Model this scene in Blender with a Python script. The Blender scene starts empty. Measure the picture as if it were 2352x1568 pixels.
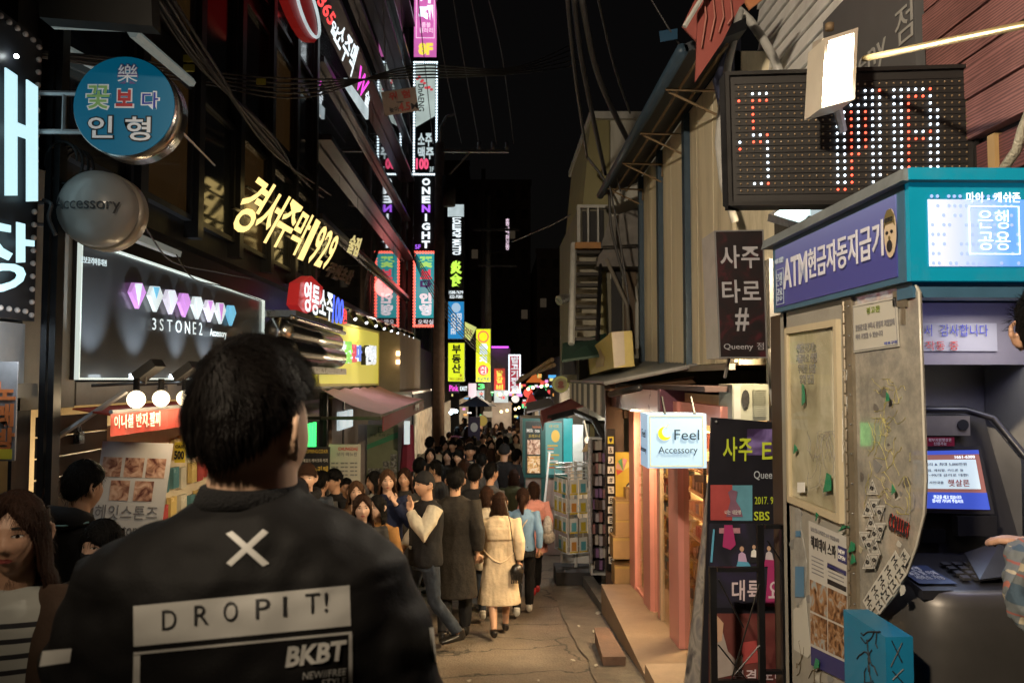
import bpy, bmesh, math, random, re
from mathutils import Vector, Matrix, noise, Euler
from mathutils.bvhtree import BVHTree
random.seed(7)
SC = bpy.context.scene
COL = SC.collection
# ------------------------------------------------------------------ camera
EYE = 1.70
F = 1829.0                      # focal length in pixels of a 2352 px wide picture
cam_d = bpy.data.cameras.new('camera'); cam = bpy.data.objects.new('camera', cam_d); COL.objects.link(cam)
cam_d.sensor_width = 36; cam_d.lens = 28.0; cam_d.clip_start = .05; cam_d.clip_end = 900
cam.location = (0, 0, EYE)
cam.rotation_euler = (math.radians(92.75), 0, math.radians(-1.13))
cam_d.dof.use_dof = True; cam_d.dof.focus_distance = 4.2; cam_d.dof.aperture_fstop = 5.6
SC.camera = cam
# ------------------------------------------------------------------ world: night sky
w = bpy.data.worlds.new('World'); SC.world = w; w.use_nodes = True
nt = w.node_tree; bg = nt.nodes['Background']
sky = nt.nodes.new('ShaderNodeTexSky'); sky.sky_type = 'NISHITA'; sky.sun_disc = False
sky.sun_elevation = math.radians(1.5); sky.sun_rotation = math.radians(200)
mixn = nt.nodes.new('ShaderNodeMix'); mixn.data_type = 'RGBA'; mixn.inputs[0].default_value = .8
mixn.inputs[7].default_value = (.9, .75, .75, 1)
nt.links.new(sky.outputs[0], mixn.inputs[6]); nt.links.new(mixn.outputs[2], bg.inputs[0])
bg.inputs[1].default_value = .0026
# ------------------------------------------------------------------ exposure
SC.view_settings.view_transform = 'Standard'; SC.view_settings.look = 'None'
SC.view_settings.exposure = 0.0; SC.view_settings.gamma = 1.0; SC.view_settings.use_curve_mapping = False
SC.render.engine = 'CYCLES'
SC.cycles.use_denoising = True
SC.cycles.max_bounces = 6; SC.cycles.diffuse_bounces = 3; SC.cycles.glossy_bounces = 3
SC.cycles.transmission_bounces = 6; SC.cycles.transparent_max_bounces = 10
SC.cycles.sample_clamp_indirect = 4.0; SC.cycles.caustics_reflective = False; SC.cycles.caustics_refractive = False

def lamp(name, kind, loc, power, col, size=.1, aim=None, spot=150, blend=.6):
    l = bpy.data.lights.new(name, kind); l.energy = power; l.color = col
    if kind == 'AREA': l.size = size; l.shape = 'DISK'
    else: l.shadow_soft_size = size
    if kind == 'SPOT': l.spot_size = math.radians(spot); l.spot_blend = blend
    o = bpy.data.objects.new(name, l); COL.objects.link(o); o.location = loc
    if aim is not None:
        o.rotation_euler = (Vector(aim) - Vector(loc)).to_track_quat('-Z', 'Y').to_euler()
    return o
# ------------------------------------------------------------------ geometry from measurements of the photograph
CAMM = Euler(cam.rotation_euler).to_matrix()
C0 = Vector(cam.location)
def ray(u, v): return CAMM @ Vector(((u - 1176) / F, (784 - v) / F, -1))
def P(u, v, d):
    r = ray(u, v); return C0 + r * (d / r.y)
def PX(u, v, X):
    r = ray(u, v); return C0 + r * (X / r.x)
GP = [(-40, 1.6), (1.0, 1.66), (2.2, 1.86), (4, 2.12), (6.5, 2.42), (8.3, 2.67), (10, 2.87), (12, 3.05), (18, 3.2), (32, 3.55), (60, 4.2), (300, 5.5)]
def G(y):
    if y <= GP[0][0]: return EYE - GP[0][1]
    for (a, b), (c, d) in zip(GP, GP[1:]):
        if y <= c:
            return EYE - (b + (d - b) * (y - a) / (c - a))
    return EYE - GP[-1][1]
class Quad:
    """four corners BL BR TR TL seen from the front; normal points at the viewer"""
    def __init__(s, a, b, c, d):
        s.c = [Vector(a), Vector(b), Vector(c), Vector(d)]
        s.n = ((s.c[1] - s.c[0]).cross(s.c[3] - s.c[0])).normalized()
    def pt(s, a, b, off=0):
        bl, br, tr, tl = s.c
        return (bl * (1 - a) + br * a) * (1 - b) + (tl * (1 - a) + tr * a) * b + s.n * off
    def sub(s, a0, b0, a1, b1, off=0):
        return Quad(s.pt(a0, b0, off), s.pt(a1, b0, off), s.pt(a1, b1, off), s.pt(a0, b1, off))
    def back(s): return s
    def w(s): return (s.c[1] - s.c[0]).length
    def h(s): return (s.c[3] - s.c[0]).length
def QY(u0, v0, u1, v1, d):
    um, vm = (u0 + u1) / 2, (v0 + v1) / 2
    x0, x1 = P(u0, vm, d).x, P(u1, vm, d).x
    z0, z1 = P(um, v1, d).z, P(um, v0, d).z
    return Quad((x0, d, z0), (x1, d, z0), (x1, d, z1), (x0, d, z1))
def QP(pts, X):
    """bl, br, tr, tl pixels on the plane x = X"""
    return Quad(*[PX(u, v, X) for u, v in pts])
def QX(u0, u1, X, z0, z1):
    """side wall panel between picture columns u0<u1, heights z relative to the eye"""
    y0, y1 = PX(u0, 800, X).y, PX(u1, 800, X).y
    return Quad((X, y0, EYE + z0), (X, y1, EYE + z0), (X, y1, EYE + z1), (X, y0, EYE + z1))
# ------------------------------------------------------------------ materials
MATS = {}
def M(name, col=(.5, .5, .5), rough=.6, metal=0., emit=0., ecol=None, var=.25, scale=6., bump=0., bscale=80., streak=False, alpha=1., coat=0., trans=0., dirt=None, dirt_amt=.45, spec=.5):
    if name in MATS: return MATS[name]
    m = bpy.data.materials.new(name); m.use_nodes = True; MATS[name] = m
    n = m.node_tree; b = n.nodes['Principled BSDF']
    b.inputs['Base Color'].default_value = (*col, 1); b.inputs['Roughness'].default_value = rough
    b.inputs['Metallic'].default_value = metal; b.inputs['Specular IOR Level'].default_value = spec
    b.inputs['Alpha'].default_value = alpha; b.inputs['Coat Weight'].default_value = coat
    b.inputs['Transmission Weight'].default_value = trans
    if emit:
        b.inputs['Emission Color'].default_value = (*(ecol or col), 1); b.inputs['Emission Strength'].default_value = emit
    if var or bump or dirt:
        tc = n.nodes.new('ShaderNodeTexCoord'); mp = n.nodes.new('ShaderNodeMapping')
        n.links.new(tc.outputs['Object'], mp.inputs[0])
        if streak: mp.inputs['Scale'].default_value = (1, 1, .12)
    if var:
        t = n.nodes.new('ShaderNodeTexNoise'); t.inputs['Scale'].default_value = scale; t.inputs['Detail'].default_value = 6; t.inputs['Roughness'].default_value = .65
        n.links.new(mp.outputs[0], t.inputs[0])
        r = n.nodes.new('ShaderNodeMapRange'); r.inputs[1].default_value = .3; r.inputs[2].default_value = .7; r.inputs[3].default_value = 0; r.inputs[4].default_value = 1
        n.links.new(t.outputs[0], r.inputs[0])
        x = n.nodes.new('ShaderNodeMix'); x.data_type = 'RGBA'
        x.inputs[6].default_value = (*[c * (1 - var) for c in col], 1); x.inputs[7].default_value = (*[min(1, c * (1 + var * .6)) for c in col], 1)
        n.links.new(r.outputs[0], x.inputs[0]); last = x.outputs[2]
        if dirt:
            t2 = n.nodes.new('ShaderNodeTexNoise'); t2.inputs['Scale'].default_value = scale * .45; t2.inputs['Detail'].default_value = 9
            t2.inputs['Roughness'].default_value = .75; n.links.new(mp.outputs[0], t2.inputs[0])
            r2 = n.nodes.new('ShaderNodeMapRange'); r2.inputs[1].default_value = .5; r2.inputs[2].default_value = .68; r2.inputs[4].default_value = dirt_amt
            n.links.new(t2.outputs[0], r2.inputs[0])
            x2 = n.nodes.new('ShaderNodeMix'); x2.data_type = 'RGBA'; x2.inputs[7].default_value = (*dirt, 1)
            n.links.new(r2.outputs[0], x2.inputs[0]); n.links.new(last, x2.inputs[6]); last = x2.outputs[2]
        n.links.new(last, b.inputs['Base Color'])
        rr = n.nodes.new('ShaderNodeMapRange'); rr.inputs[3].default_value = max(.02, rough - .12); rr.inputs[4].default_value = min(1, rough + .12)
        n.links.new(t.outputs[0], rr.inputs[0]); n.links.new(rr.outputs[0], b.inputs['Roughness'])
    if bump:
        t3 = n.nodes.new('ShaderNodeTexNoise'); t3.inputs['Scale'].default_value = bscale; t3.inputs['Detail'].default_value = 4
        n.links.new(mp.outputs[0], t3.inputs[0])
        bp = n.nodes.new('ShaderNodeBump'); bp.inputs['Strength'].default_value = bump; bp.inputs['Distance'].default_value = .02
        n.links.new(t3.outputs[0], bp.inputs['Height']); n.links.new(bp.outputs[0], b.inputs['Normal'])
    return m
def E(name, col=(1, 1, 1), s=1.0, var=.0, scale=5):
    """a lit surface (sign faces, tubes, diodes)"""
    if name in MATS: return MATS[name]
    m = M(name, tuple(min(.8, c * .6) for c in col), .4, emit=s, ecol=col, var=0)
    if var:
        n = m.node_tree; b = n.nodes['Principled BSDF']
        tc = n.nodes.new('ShaderNodeTexCoord'); t = n.nodes.new('ShaderNodeTexNoise'); t.inputs['Scale'].default_value = scale
        n.links.new(tc.outputs['Object'], t.inputs[0])
        r = n.nodes.new('ShaderNodeMapRange'); r.inputs[1].default_value = .3; r.inputs[2].default_value = .7
        r.inputs[3].default_value = s * (1 - var); r.inputs[4].default_value = s * (1 + var * .5)
        n.links.new(t.outputs[0], r.inputs[0]); n.links.new(r.outputs[0], b.inputs['Emission Strength'])
    return m
def photo_mat(name, cols, scale=9, emit=0, seed=0, rough=.4):
    """printed photograph seen small: soft patches of several inks"""
    if name in MATS: return MATS[name]
    m = M(name, cols[0], rough, var=0); n = m.node_tree; b = n.nodes['Principled BSDF']
    tc = n.nodes.new('ShaderNodeTexCoord'); mp = n.nodes.new('ShaderNodeMapping'); mp.inputs['Location'].default_value = (seed * 3.1, seed * 1.7, seed)
    n.links.new(tc.outputs['Object'], mp.inputs[0])
    t = n.nodes.new('ShaderNodeTexNoise'); t.inputs['Scale'].default_value = scale; t.inputs['Detail'].default_value = 3; t.inputs['Distortion'].default_value = 1.2
    n.links.new(mp.outputs[0], t.inputs[0])
    cr = n.nodes.new('ShaderNodeValToRGB'); el = cr.color_ramp.elements
    k = len(cols)
    el[0].position = .32; el[0].color = (*cols[0], 1); el[1].position = .68; el[1].color = (*cols[-1], 1)
    for i in range(1, k - 1):
        e = el.new(.32 + .36 * i / (k - 1)); e.color = (*cols[i], 1)
    n.links.new(t.outputs[0], cr.inputs[0]); n.links.new(cr.outputs[0], b.inputs['Base Color'])
    if emit:
        n.links.new(cr.outputs[0], b.inputs['Emission Color']); b.inputs['Emission Strength'].default_value = emit
    return m
def glass(name, tint=(.8, .85, .85), rough=.05, alpha=.25, ior=1.3):
    """thin pane: part clear, part reflecting"""
    if name in MATS: return MATS[name]
    m = bpy.data.materials.new(name); m.use_nodes = True; MATS[name] = m; n = m.node_tree
    b = n.nodes['Principled BSDF']; out = n.nodes['Material Output']
    b.inputs['Base Color'].default_value = (*tint, 1); b.inputs['Roughness'].default_value = rough
    tr = n.nodes.new('ShaderNodeBsdfTransparent'); tr.inputs[0].default_value = (*[.5 + .5 * c for c in tint], 1)
    mx = n.nodes.new('ShaderNodeMixShader')
    fr = n.nodes.new('ShaderNodeFresnel'); fr.inputs[0].default_value = ior
    ad = n.nodes.new('ShaderNodeMath'); ad.operation = 'ADD'; ad.inputs[1].default_value = alpha; ad.use_clamp = True
    ge = n.nodes.new('ShaderNodeNewGeometry'); iv = n.nodes.new('ShaderNodeMath'); iv.operation = 'SUBTRACT'; iv.inputs[0].default_value = 1; n.links.new(ge.outputs['Backfacing'], iv.inputs[1])
    mu = n.nodes.new('ShaderNodeMath'); mu.operation = 'MULTIPLY'; n.links.new(ad.outputs[0], mu.inputs[0]); n.links.new(iv.outputs[0], mu.inputs[1])
    n.links.new(fr.outputs[0], ad.inputs[0]); n.links.new(mu.outputs[0], mx.inputs[0])
    gl = n.nodes.new('ShaderNodeBsdfGlossy'); gl.inputs['Roughness'].default_value = rough
    n.links.new(tr.outputs[0], mx.inputs[1]); n.links.new((gl if rough < .1 else b).outputs[0], mx.inputs[2])
    n.links.new(mx.outputs[0], out.inputs[0])
    return m
# ------------------------------------------------------------------ mesh builder
def frame(d):
    d = d.normalized(); a = Vector((0, 0, 1)) if abs(d.z) < .9 else Vector((1, 0, 0))
    x = a.cross(d).normalized(); return x, d.cross(x).normalized()
class MB:
    def __init__(s): s.v = []; s.f = []; s.m = []; s.smooth = False
    def add(s, vs, fs, mi=0):
        k = len(s.v); s.v += [Vector(p) for p in vs]; s.f += [tuple(i + k for i in f) for f in fs]; s.m += [mi] * len(fs); return s
    def quad(s, q, off=0, mi=0):
        return s.add([q.pt(0, 0, off), q.pt(1, 0, off), q.pt(1, 1, off), q.pt(0, 1, off)], [(0, 1, 2, 3)], mi)
    def slab(s, q, t, off=0, mi=0):
        """front face off metres in front of the quad, thickness t behind it"""
        a = [q.pt(x, y, off) for x, y in ((0, 0), (1, 0), (1, 1), (0, 1))]; b = [p - q.n * t for p in a]
        return s.add(a + b, [(0, 1, 2, 3), (7, 6, 5, 4), (0, 4, 5, 1), (1, 5, 6, 2), (2, 6, 7, 3), (3, 7, 4, 0)], mi)
    def box(s, lo, hi, mi=0):
        x0, y0, z0 = lo; x1, y1, z1 = hi
        return s.add([(x0, y0, z0), (x1, y0, z0), (x1, y1, z0), (x0, y1, z0), (x0, y0, z1), (x1, y0, z1), (x1, y1, z1), (x0, y1, z1)],
                     [(0, 3, 2, 1), (4, 5, 6, 7), (0, 1, 5, 4), (1, 2, 6, 5), (2, 3, 7, 6), (3, 0, 4, 7)], mi)
    def rframe(s, q, wd, t, off=0, mi=0):
        """picture-frame border of width wd (metres) inside the quad"""
        a, b = wd / q.w(), wd / q.h()
        for r in ((0, 0, 1, b), (0, 1 - b, 1, 1), (0, b, a, 1 - b), (1 - a, b, 1, 1 - b)): s.slab(q.sub(*r), t, off, mi)
        return s
    def tube(s, pts, r, n=8, cap=True, mi=0, up=None):
        pts = [Vector(p) for p in pts]; R = r if isinstance(r, (list, tuple)) else [r] * len(pts)
        k = len(s.v); prev = None
        for i, p in enumerate(pts):
            d = pts[min(i + 1, len(pts) - 1)] - pts[max(i - 1, 0)]
            if prev is None: x, y = frame(d)
            else:
                d = d.normalized(); x = (prev - d * prev.dot(d)).normalized(); y = d.cross(x)
            prev = x
            rr = R[i]; rx, ry = rr if isinstance(rr, (list, tuple)) else (rr, rr)
            for j in range(n):
                a = 2 * math.pi * j / n; s.v.append(p + x * (rx * math.cos(a)) + y * (ry * math.sin(a)))
        for i in range(len(pts) - 1):
            for j in range(n):
                a = k + i * n + j; b = k + i * n + (j + 1) % n; s.f.append((a, b, b + n, a + n)); s.m.append(mi)
        if cap:
            s.f.append(tuple(k + j for j in reversed(range(n)))); s.m.append(mi)
            s.f.append(tuple(k + (len(pts) - 1) * n + j for j in range(n))); s.m.append(mi)
        return s
    def rings(s, rings, n=24, mi=0, p=2.2):
        """closed loft of horizontal superellipses: (x, y, z, rx, ry)"""
        k = len(s.v)
        for (cx, cy, z, rx, ry) in rings:
            for j in range(n):
                a = 2 * math.pi * j / n; c, q = math.cos(a), math.sin(a)
                s.v.append(Vector((cx + rx * math.copysign(abs(c) ** (2 / p), c), cy + ry * math.copysign(abs(q) ** (2 / p), q), z)))
        for i in range(len(rings) - 1):
            for j in range(n):
                a = k + i * n + j; b = k + i * n + (j + 1) % n; s.f.append((a, b, b + n, a + n)); s.m.append(mi)
        s.f.append(tuple(k + j for j in reversed(range(n)))); s.m.append(mi)
        s.f.append(tuple(k + (len(rings) - 1) * n + j for j in range(n))); s.m.append(mi)
        return s
    def ball(s, c, r, nu=12, nv=8, mi=0):
        c = Vector(c); r = Vector(r) if isinstance(r, (tuple, list, Vector)) else Vector((r, r, r)); k = len(s.v)
        s.v.append(c - Vector((0, 0, r.z)))
        for i in range(1, nv):
            t = math.pi * i / nv - math.pi / 2
            for j in range(nu):
                a = 2 * math.pi * j / nu
                s.v.append(c + Vector((r.x * math.cos(t) * math.cos(a), r.y * math.cos(t) * math.sin(a), r.z * math.sin(t))))
        s.v.append(c + Vector((0, 0, r.z)))
        for j in range(nu):
            s.f.append((k, k + 1 + (j + 1) % nu, k + 1 + j)); s.m.append(mi)
            e = k + 1 + (nv - 2) * nu; s.f.append((e + j, e + (j + 1) % nu, len(s.v) - 1)); s.m.append(mi)
        for i in range(nv - 2):
            for j in range(nu):
                a = k + 1 + i * nu + j; b = k + 1 + i * nu + (j + 1) % nu; s.f.append((a, b, b + nu, a + nu)); s.m.append(mi)
        return s
    def poly(s, pts, nrm, t, mi=0):
        """flat outline with real thickness"""
        pts = [Vector(p) for p in pts]; nrm = Vector(nrm).normalized(); k = len(pts)
        return s.add(pts + [p - nrm * t for p in pts], [tuple(range(k)), tuple(range(2 * k - 1, k - 1, -1))] + [(i, i + k, (i + 1) % k + k, (i + 1) % k) for i in range(k)], mi)
    def disc(s, q, a, b, ra, rb, t, off=0, n=24, mi=0):
        return s.poly([q.pt(a + ra * math.cos(2 * math.pi * i / n), b + rb * math.sin(2 * math.pi * i / n), off) for i in range(n)], q.n, t, mi)
    def text(s, txt, q, off=.002, t=.002, bold=0., mi=0, only=None):
        vs, fs, _ = glyphs(txt, bold)
        if only: vs = vs[only[0]:only[1]]; fs = [tuple(i - only[0] for i in f) for f in fs if only[0] <= f[0] < only[1]]
        k = len(s.v)
        for (a, b, c) in vs: s.v.append(q.pt(a, b, off + (t if c > 0 else 0)))
        for f in fs: s.f.append(tuple(i + k for i in f)); s.m.append(mi)
        return s
    def mesh(s, name, mats, org=Vector((0, 0, 0)), smooth=None):
        me = bpy.data.meshes.new(name); me.from_pydata([p - org for p in s.v], [], s.f)
        for m in (mats if isinstance(mats, (list, tuple)) else [mats]): me.materials.append(m)
        if any(s.m): me.polygons.foreach_set('material_index', s.m)
        if s.smooth if smooth is None else smooth: me.shade_smooth()
        me.update(); return me
_G = {}
_C = {}
def raw(txt, bold):
    if (txt, bold) in _C: return _C[txt, bold]
    c = bpy.data.curves.new('t', 'FONT'); c.body = txt; c.size = 1; c.offset = bold; c.extrude = .01; c.resolution_u = 2 if bold > .03 else 3
    o = bpy.data.objects.new('t', c); me = bpy.data.meshes.new_from_object(o)
    vs = [tuple(v.co) for v in me.vertices]; fs = [tuple(p.vertices) for p in me.polygons]
    bpy.data.objects.remove(o); bpy.data.curves.remove(c); bpy.data.meshes.remove(me)
    _C[txt, bold] = (vs, fs); return vs, fs
def glyphs(txt, bold):
    """lettering outline scaled to a unit box; wide characters are laid out one by one"""
    bold = 0 if bold < .008 else .014 if bold < .025 else .04 if bold < .05 else .058
    key = (txt, bold)
    if key in _G: return _G[key]
    vs, fs, rg = [], [], []; lines = txt.split('\n'); wd = []
    runs = []
    for l in lines:
        x = 0; row = []
        for tok in re.findall(r'[\u2e80-\uffff]| +|[^\u2e80-\uffff ]+', l):
            if tok.isspace(): x += .3 * len(tok); continue
            v, f = raw(tok, bold)
            if not v: continue
            if ord(tok[0]) >= 0x2e80: row.append((x, v, f)); x += .95
            else:
                x0 = min(p[0] for p in v); row.append((x - x0 + .03, v, f)); x += max(p[0] for p in v) - x0 + .1
        wd.append(x); runs.append(row)
    for li, row in enumerate(runs):
        for x, v, f in row:
            k = len(vs); ox = x - wd[li] / 2; vs += [(p[0] + ox, p[1] - li * 1.02, p[2]) for p in v]; fs += [tuple(i + k for i in q) for q in f]; rg.append((k, len(vs)))
    if vs:
        x0 = min(v[0] for v in vs); x1 = max(v[0] for v in vs); y0 = min(v[1] for v in vs); y1 = max(v[1] for v in vs)
        vs = [((v[0] - x0) / max(x1 - x0, 1e-6), (v[1] - y0) / max(y1 - y0, 1e-6), v[2]) for v in vs]
    _G[key] = (vs, fs, rg); return _G[key]
# ------------------------------------------------------------------ objects
ORG = {}
def thing(name, label, cat, loc, group=None):
    o = bpy.data.objects.new(name, None); o.empty_display_size = .2; COL.objects.link(o); o.location = Vector(loc); ORG[o.name] = Vector(loc)
    o['label'] = label; o['category'] = cat
    if group: o['group'] = group
    return o
def part(name, mb, mat, parent, smooth=None, stuff=False, label=None):
    org = ORG[parent.name]
    me = mb.mesh(name, mat, org, smooth) if isinstance(mb, MB) else mb
    o = bpy.data.objects.new(name, me); COL.objects.link(o); o.parent = parent; ORG[o.name] = org
    if stuff: o['kind'] = 'stuff'
    if label: o['label'] = label
    return o
def solo(name, mb, mat, label, cat, group=None, smooth=None, kind=None):
    c = sum((p for p in mb.v), Vector()) / len(mb.v)
    o = bpy.data.objects.new(name, mb.mesh(name, mat, c, smooth)); COL.objects.link(o); o.location = c; ORG[o.name] = c
    if kind: o['kind'] = kind
    else: o['label'] = label; o['category'] = cat
    if group: o['group'] = group
    return o
def struct(name, mb, mat, smooth=None): return solo(name, mb, mat, '', '', kind='structure', smooth=smooth)
def mb(): return MB()
def sm(m): m.smooth = True; return m
def texts(root, q, items, off=.004, t=.003, name='lettering'):
    for it in items:
        s, a0, b0, a1, b1, mat = it[:6]; bold = it[6] if len(it) > 6 else .01
        qq = q.sub(a0, b0, a1, b1); rg = glyphs(s, bold)[2]
        if len(rg) > 1 and qq.h() / (s.count('\n') + 1) * F / (qq.pt(.5, .5) - C0).length > 25:
            for g in rg: part('letter', mb().text(s, qq, off, t, bold, only=g), mat, root)
        else: part(name, mb().text(s, qq, off, t, bold), mat, root)
def signbox(name, label, cat, q, thick, face, side, items=(), group=None, rim=.02, off=.006):
    """box sign: cabinet, face panel, rim, lettering"""
    r = thing(name, label, cat, q.pt(.5, 0), group)
    part('cabinet', mb().slab(q, thick, -.004), side, r)
    part('face', mb().slab(q.sub(rim / q.w(), rim / q.h(), 1 - rim / q.w(), 1 - rim / q.h()), .003, 0), face, r)
    if rim: part('frame', mb().rframe(q, rim, .01, .005), side, r)
    texts(r, q, items, off)
    return r
def bulbs(root, q, n_a, n_b, r, mat, off=.01, inset=.03, name='bulb_border'):
    m = mb(); a_in, b_in = inset / q.w(), inset / q.h(); pts = []
    for i in range(n_a):
        t = a_in + (1 - 2 * a_in) * i / (n_a - 1); pts += [(t, b_in), (t, 1 - b_in)]
    for i in range(1, n_b - 1):
        t = b_in + (1 - 2 * b_in) * i / (n_b - 1); pts += [(a_in, t), (1 - a_in, t)]
    for a, b in pts: m.ball(q.pt(a, b, off), r, 6, 4)
    return part(name, sm(m), mat, root, stuff=True)
# common materials
m_black = M('black_metal', (.012, .012, .014), .35, .3, var=.4)
m_dark = M('dark_wall', (.022, .022, .026), .7, var=.5, scale=2, bump=.2, bscale=25)
m_steel = M('brushed_steel', (.45, .46, .48), .3, .9, var=.3, scale=14)
m_alu = M('painted_aluminium', (.42, .42, .44), .4, .5, var=.2)
m_white = M('white_print', (.75, .75, .73), .5, var=0)
m_whiteled = E('white_lit', (.86, .96, 1), 1.25)
m_softwhite = E('soft_white_lit', (.62, .74, .76), .8, .25, 3)
m_yellow_print = M('yellow_print', (.75, .62, .05), .5, var=0)
m_blackprint = M('black_print', (.015, .015, .02), .5, var=0)
m_redprint = M('red_print', (.55, .04, .03), .5, var=0)
m_blueprint = M('blue_print', (.03, .07, .42), .5, var=0)
m_rubber = M('cable_rubber', (.018, .018, .02), .55, var=.3)
m_cream = M('cream_paint', (.68, .61, .45), .55, var=.15, streak=True, scale=5, dirt=(.16, .13, .08), dirt_amt=.65, bump=.05)
m_glassdark = M('dark_window_glass', (.012, .014, .018), .06, var=.3, scale=2, spec=.8)
# ================================================================== GROUND
def ground():
    xs = [-60, -20, -8, -5] + [-4 + .25 * i for i in range(33)] + [5, 8, 20, 60]
    ys = [-30, -8, -2] + [.25 * i for i in range(0, 57)] + [15 + i for i in range(0, 30)] + [50, 65, 90, 140, 300]
    m = mb()
    for y in ys:
        for x in xs:
            z = G(y) + (noise.noise((x * .8, y * .5, 0)) * .012 if abs(x) < 4 else 0)
            m.v.append(Vector((x, y, z)))
    n = len(xs)
    for j in range(len(ys) - 1):
        for i in range(n - 1):
            a = j * n + i; m.f.append((a, a + 1, a + n + 1, a + n)); m.m.append(0)
    return m
def asphalt():
    m = M('worn_asphalt', (.19, .155, .12), .72, var=.4, scale=1.6, bump=.8, bscale=45, dirt=(.26, .23, .19), dirt_amt=.6)
    n = m.node_tree; b = n.nodes['Principled BSDF']
    tc = n.nodes.new('ShaderNodeTexCoord'); vo = n.nodes.new('ShaderNodeTexVoronoi'); vo.feature = 'DISTANCE_TO_EDGE'; vo.inputs['Scale'].default_value = .55
    ns = n.nodes.new('ShaderNodeTexNoise'); ns.inputs['Scale'].default_value = 2.5; ns.inputs['Detail'].default_value = 5
    ad = n.nodes.new('ShaderNodeMix'); ad.data_type = 'RGBA'; ad.blend_type = 'ADD'; ad.inputs[0].default_value = .5
    n.links.new(tc.outputs['Object'], ad.inputs[6]); n.links.new(tc.outputs['Object'], ns.inputs[0]); n.links.new(ns.outputs[1], ad.inputs[7])
    n.links.new(ad.outputs[2], vo.inputs[0])
    mr = n.nodes.new('ShaderNodeMapRange'); mr.inputs[1].default_value = 0; mr.inputs[2].default_value = .012; n.links.new(vo.outputs['Distance'], mr.inputs[0])
    old = b.inputs['Base Color'].links[0].from_socket
    mx = n.nodes.new('ShaderNodeMix'); mx.data_type = 'RGBA'; mx.inputs[6].default_value = (.03, .028, .026, 1)
    n.links.new(mr.outputs[0], mx.inputs[0]); n.links.new(old, mx.inputs[7])
    sp = n.nodes.new('ShaderNodeTexNoise'); sp.inputs['Scale'].default_value = 140; n.links.new(tc.outputs['Object'], sp.inputs[0])
    r2 = n.nodes.new('ShaderNodeMapRange'); r2.inputs[1].default_value = .35; r2.inputs[2].default_value = .75; r2.inputs[3].default_value = .7; r2.inputs[4].default_value = 1.5
    n.links.new(sp.outputs[0], r2.inputs[0])
    m2 = n.nodes.new('ShaderNodeMix'); m2.data_type = 'RGBA'; m2.blend_type = 'MULTIPLY'; m2.inputs[0].default_value = 1
    n.links.new(mx.outputs[2], m2.inputs[6]); n.links.new(r2.outputs[0], m2.inputs[7]); n.links.new(m2.outputs[2], b.inputs['Base Color'])
    return m
struct('road', ground(), asphalt(), smooth=True)
m_conc = M('worn_concrete', (.27, .24, .2), .75, var=.3, scale=5, bump=.35, bscale=70, dirt=(.1, .085, .07), dirt_amt=.5)
# gutter strip of paler concrete, a sheet 4 mm above the road
gm = mb(); ys = [5.5 + .3 * i for i in range(24)]
for y in ys:
    for k, x in enumerate((.80, 1.26)):
        wob = .05 * noise.noise((y * 1.3, 5, k))
        gm.v.append(Vector((x + wob * (k == 0), y, G(y) + .016)))
for i in range(len(ys) - 1): gm.f.append((2 * i, 2 * i + 1, 2 * i + 3, 2 * i + 2)); gm.m.append(0)
struct('gutter_strip', gm, M('gutter_concrete', (.19, .165, .135), .8, var=.4, scale=3, bump=.5, bscale=60, dirt=(.05, .045, .04), dirt_amt=.6))
# litter on the road
for i, (u, v, s) in enumerate(((1374, 1405, .045), (1078, 1557, .02), (1316, 1513, .025), (1370, 1525, .022), (1236, 1558, .014), (1365, 1448, .03), (1330, 1435, .02))):
    d = 7.4 if v > 1480 else 8.8
    for _ in range(8): d = (EYE - G(d)) * F / (v - 872)
    p = P(u, v, d); p.z = G(d) + .03
    q = mb(); pts = [p + Vector((math.cos(a) * s * random.uniform(.5, 1.2), math.sin(a) * s * random.uniform(.8, 2), random.uniform(0, .012))) for a in [j * 1.05 for j in range(6)]]
    q.poly(pts, (0, 0, 1), .004)
    solo('paper_litter', q, M('dirty_paper', (.5, .48, .42), .8, var=.2),
         ['crumpled white cup scrap lying at the foot of the long concrete step', 'small pale paper scrap on the asphalt left of the queue', 'pale paper scrap near the loose step block', 'tiny paper scrap beside the long step near the frame bottom', 'tiny leaf scrap in the middle of the road', 'flat paper scrap against the far end of the long step', 'grey wrapper scrap on the gutter'][i], 'litter', 'scraps of litter on the road')
# ================================================================== BACKDROP TOWERS
m_tower = M('night_tower', (.12, .1, .095), .9, var=.4, scale=.15)
m_win = M('dim_window', (.035, .03, .03), .5, var=0)
m_winlit = M('faint_lit_window', (.035, .03, .03), .5, var=0, emit=.03, ecol=(1, .75, .5))
def tower(label, x0, x1, y0, y1, top, cols, rows, mat=m_tower):
    r = thing('apartment_tower', label, 'building', ((x0 + x1) / 2, y0, G(y0)))
    part('wall', mb().box((x0, y0, G(y0)), (x1, y1, top)), mat, r)
    part('parapet', mb().box((x0 - .1, y0 - .1, top), (x1 + .1, y0 + .4, top + .5)), mat, r)
    q = Quad((x0, y0, G(y0)), (x1, y0, G(y0)), (x1, y0, top), (x0, y0, top))
    w0 = None
    for i in range(cols):
        for j in range(rows):
            a, b = (i + .25) / cols, (j + .3) / rows
            part('window', mb().slab(q.sub(a, b, a + .5 / cols, b + .45 / rows), .05, .03), m_winlit if (i * 7 + j * 5 + rows) % 13 == 0 else m_win, r)
tower('dark narrow tower block closing the far end of the alley', -2.6, 3.2, 74, 84, P(1130, 425, 74).z, 5, 12)
tower('broad unlit block behind the right side roofs at the alley end', 3.4, 9.5, 66, 90, P(1250, 585, 66).z, 6, 9)
tower('dark block behind the column of stacked blade signs', -12, -2.8, 80, 95, P(1060, 380, 80).z, 4, 14)
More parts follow.
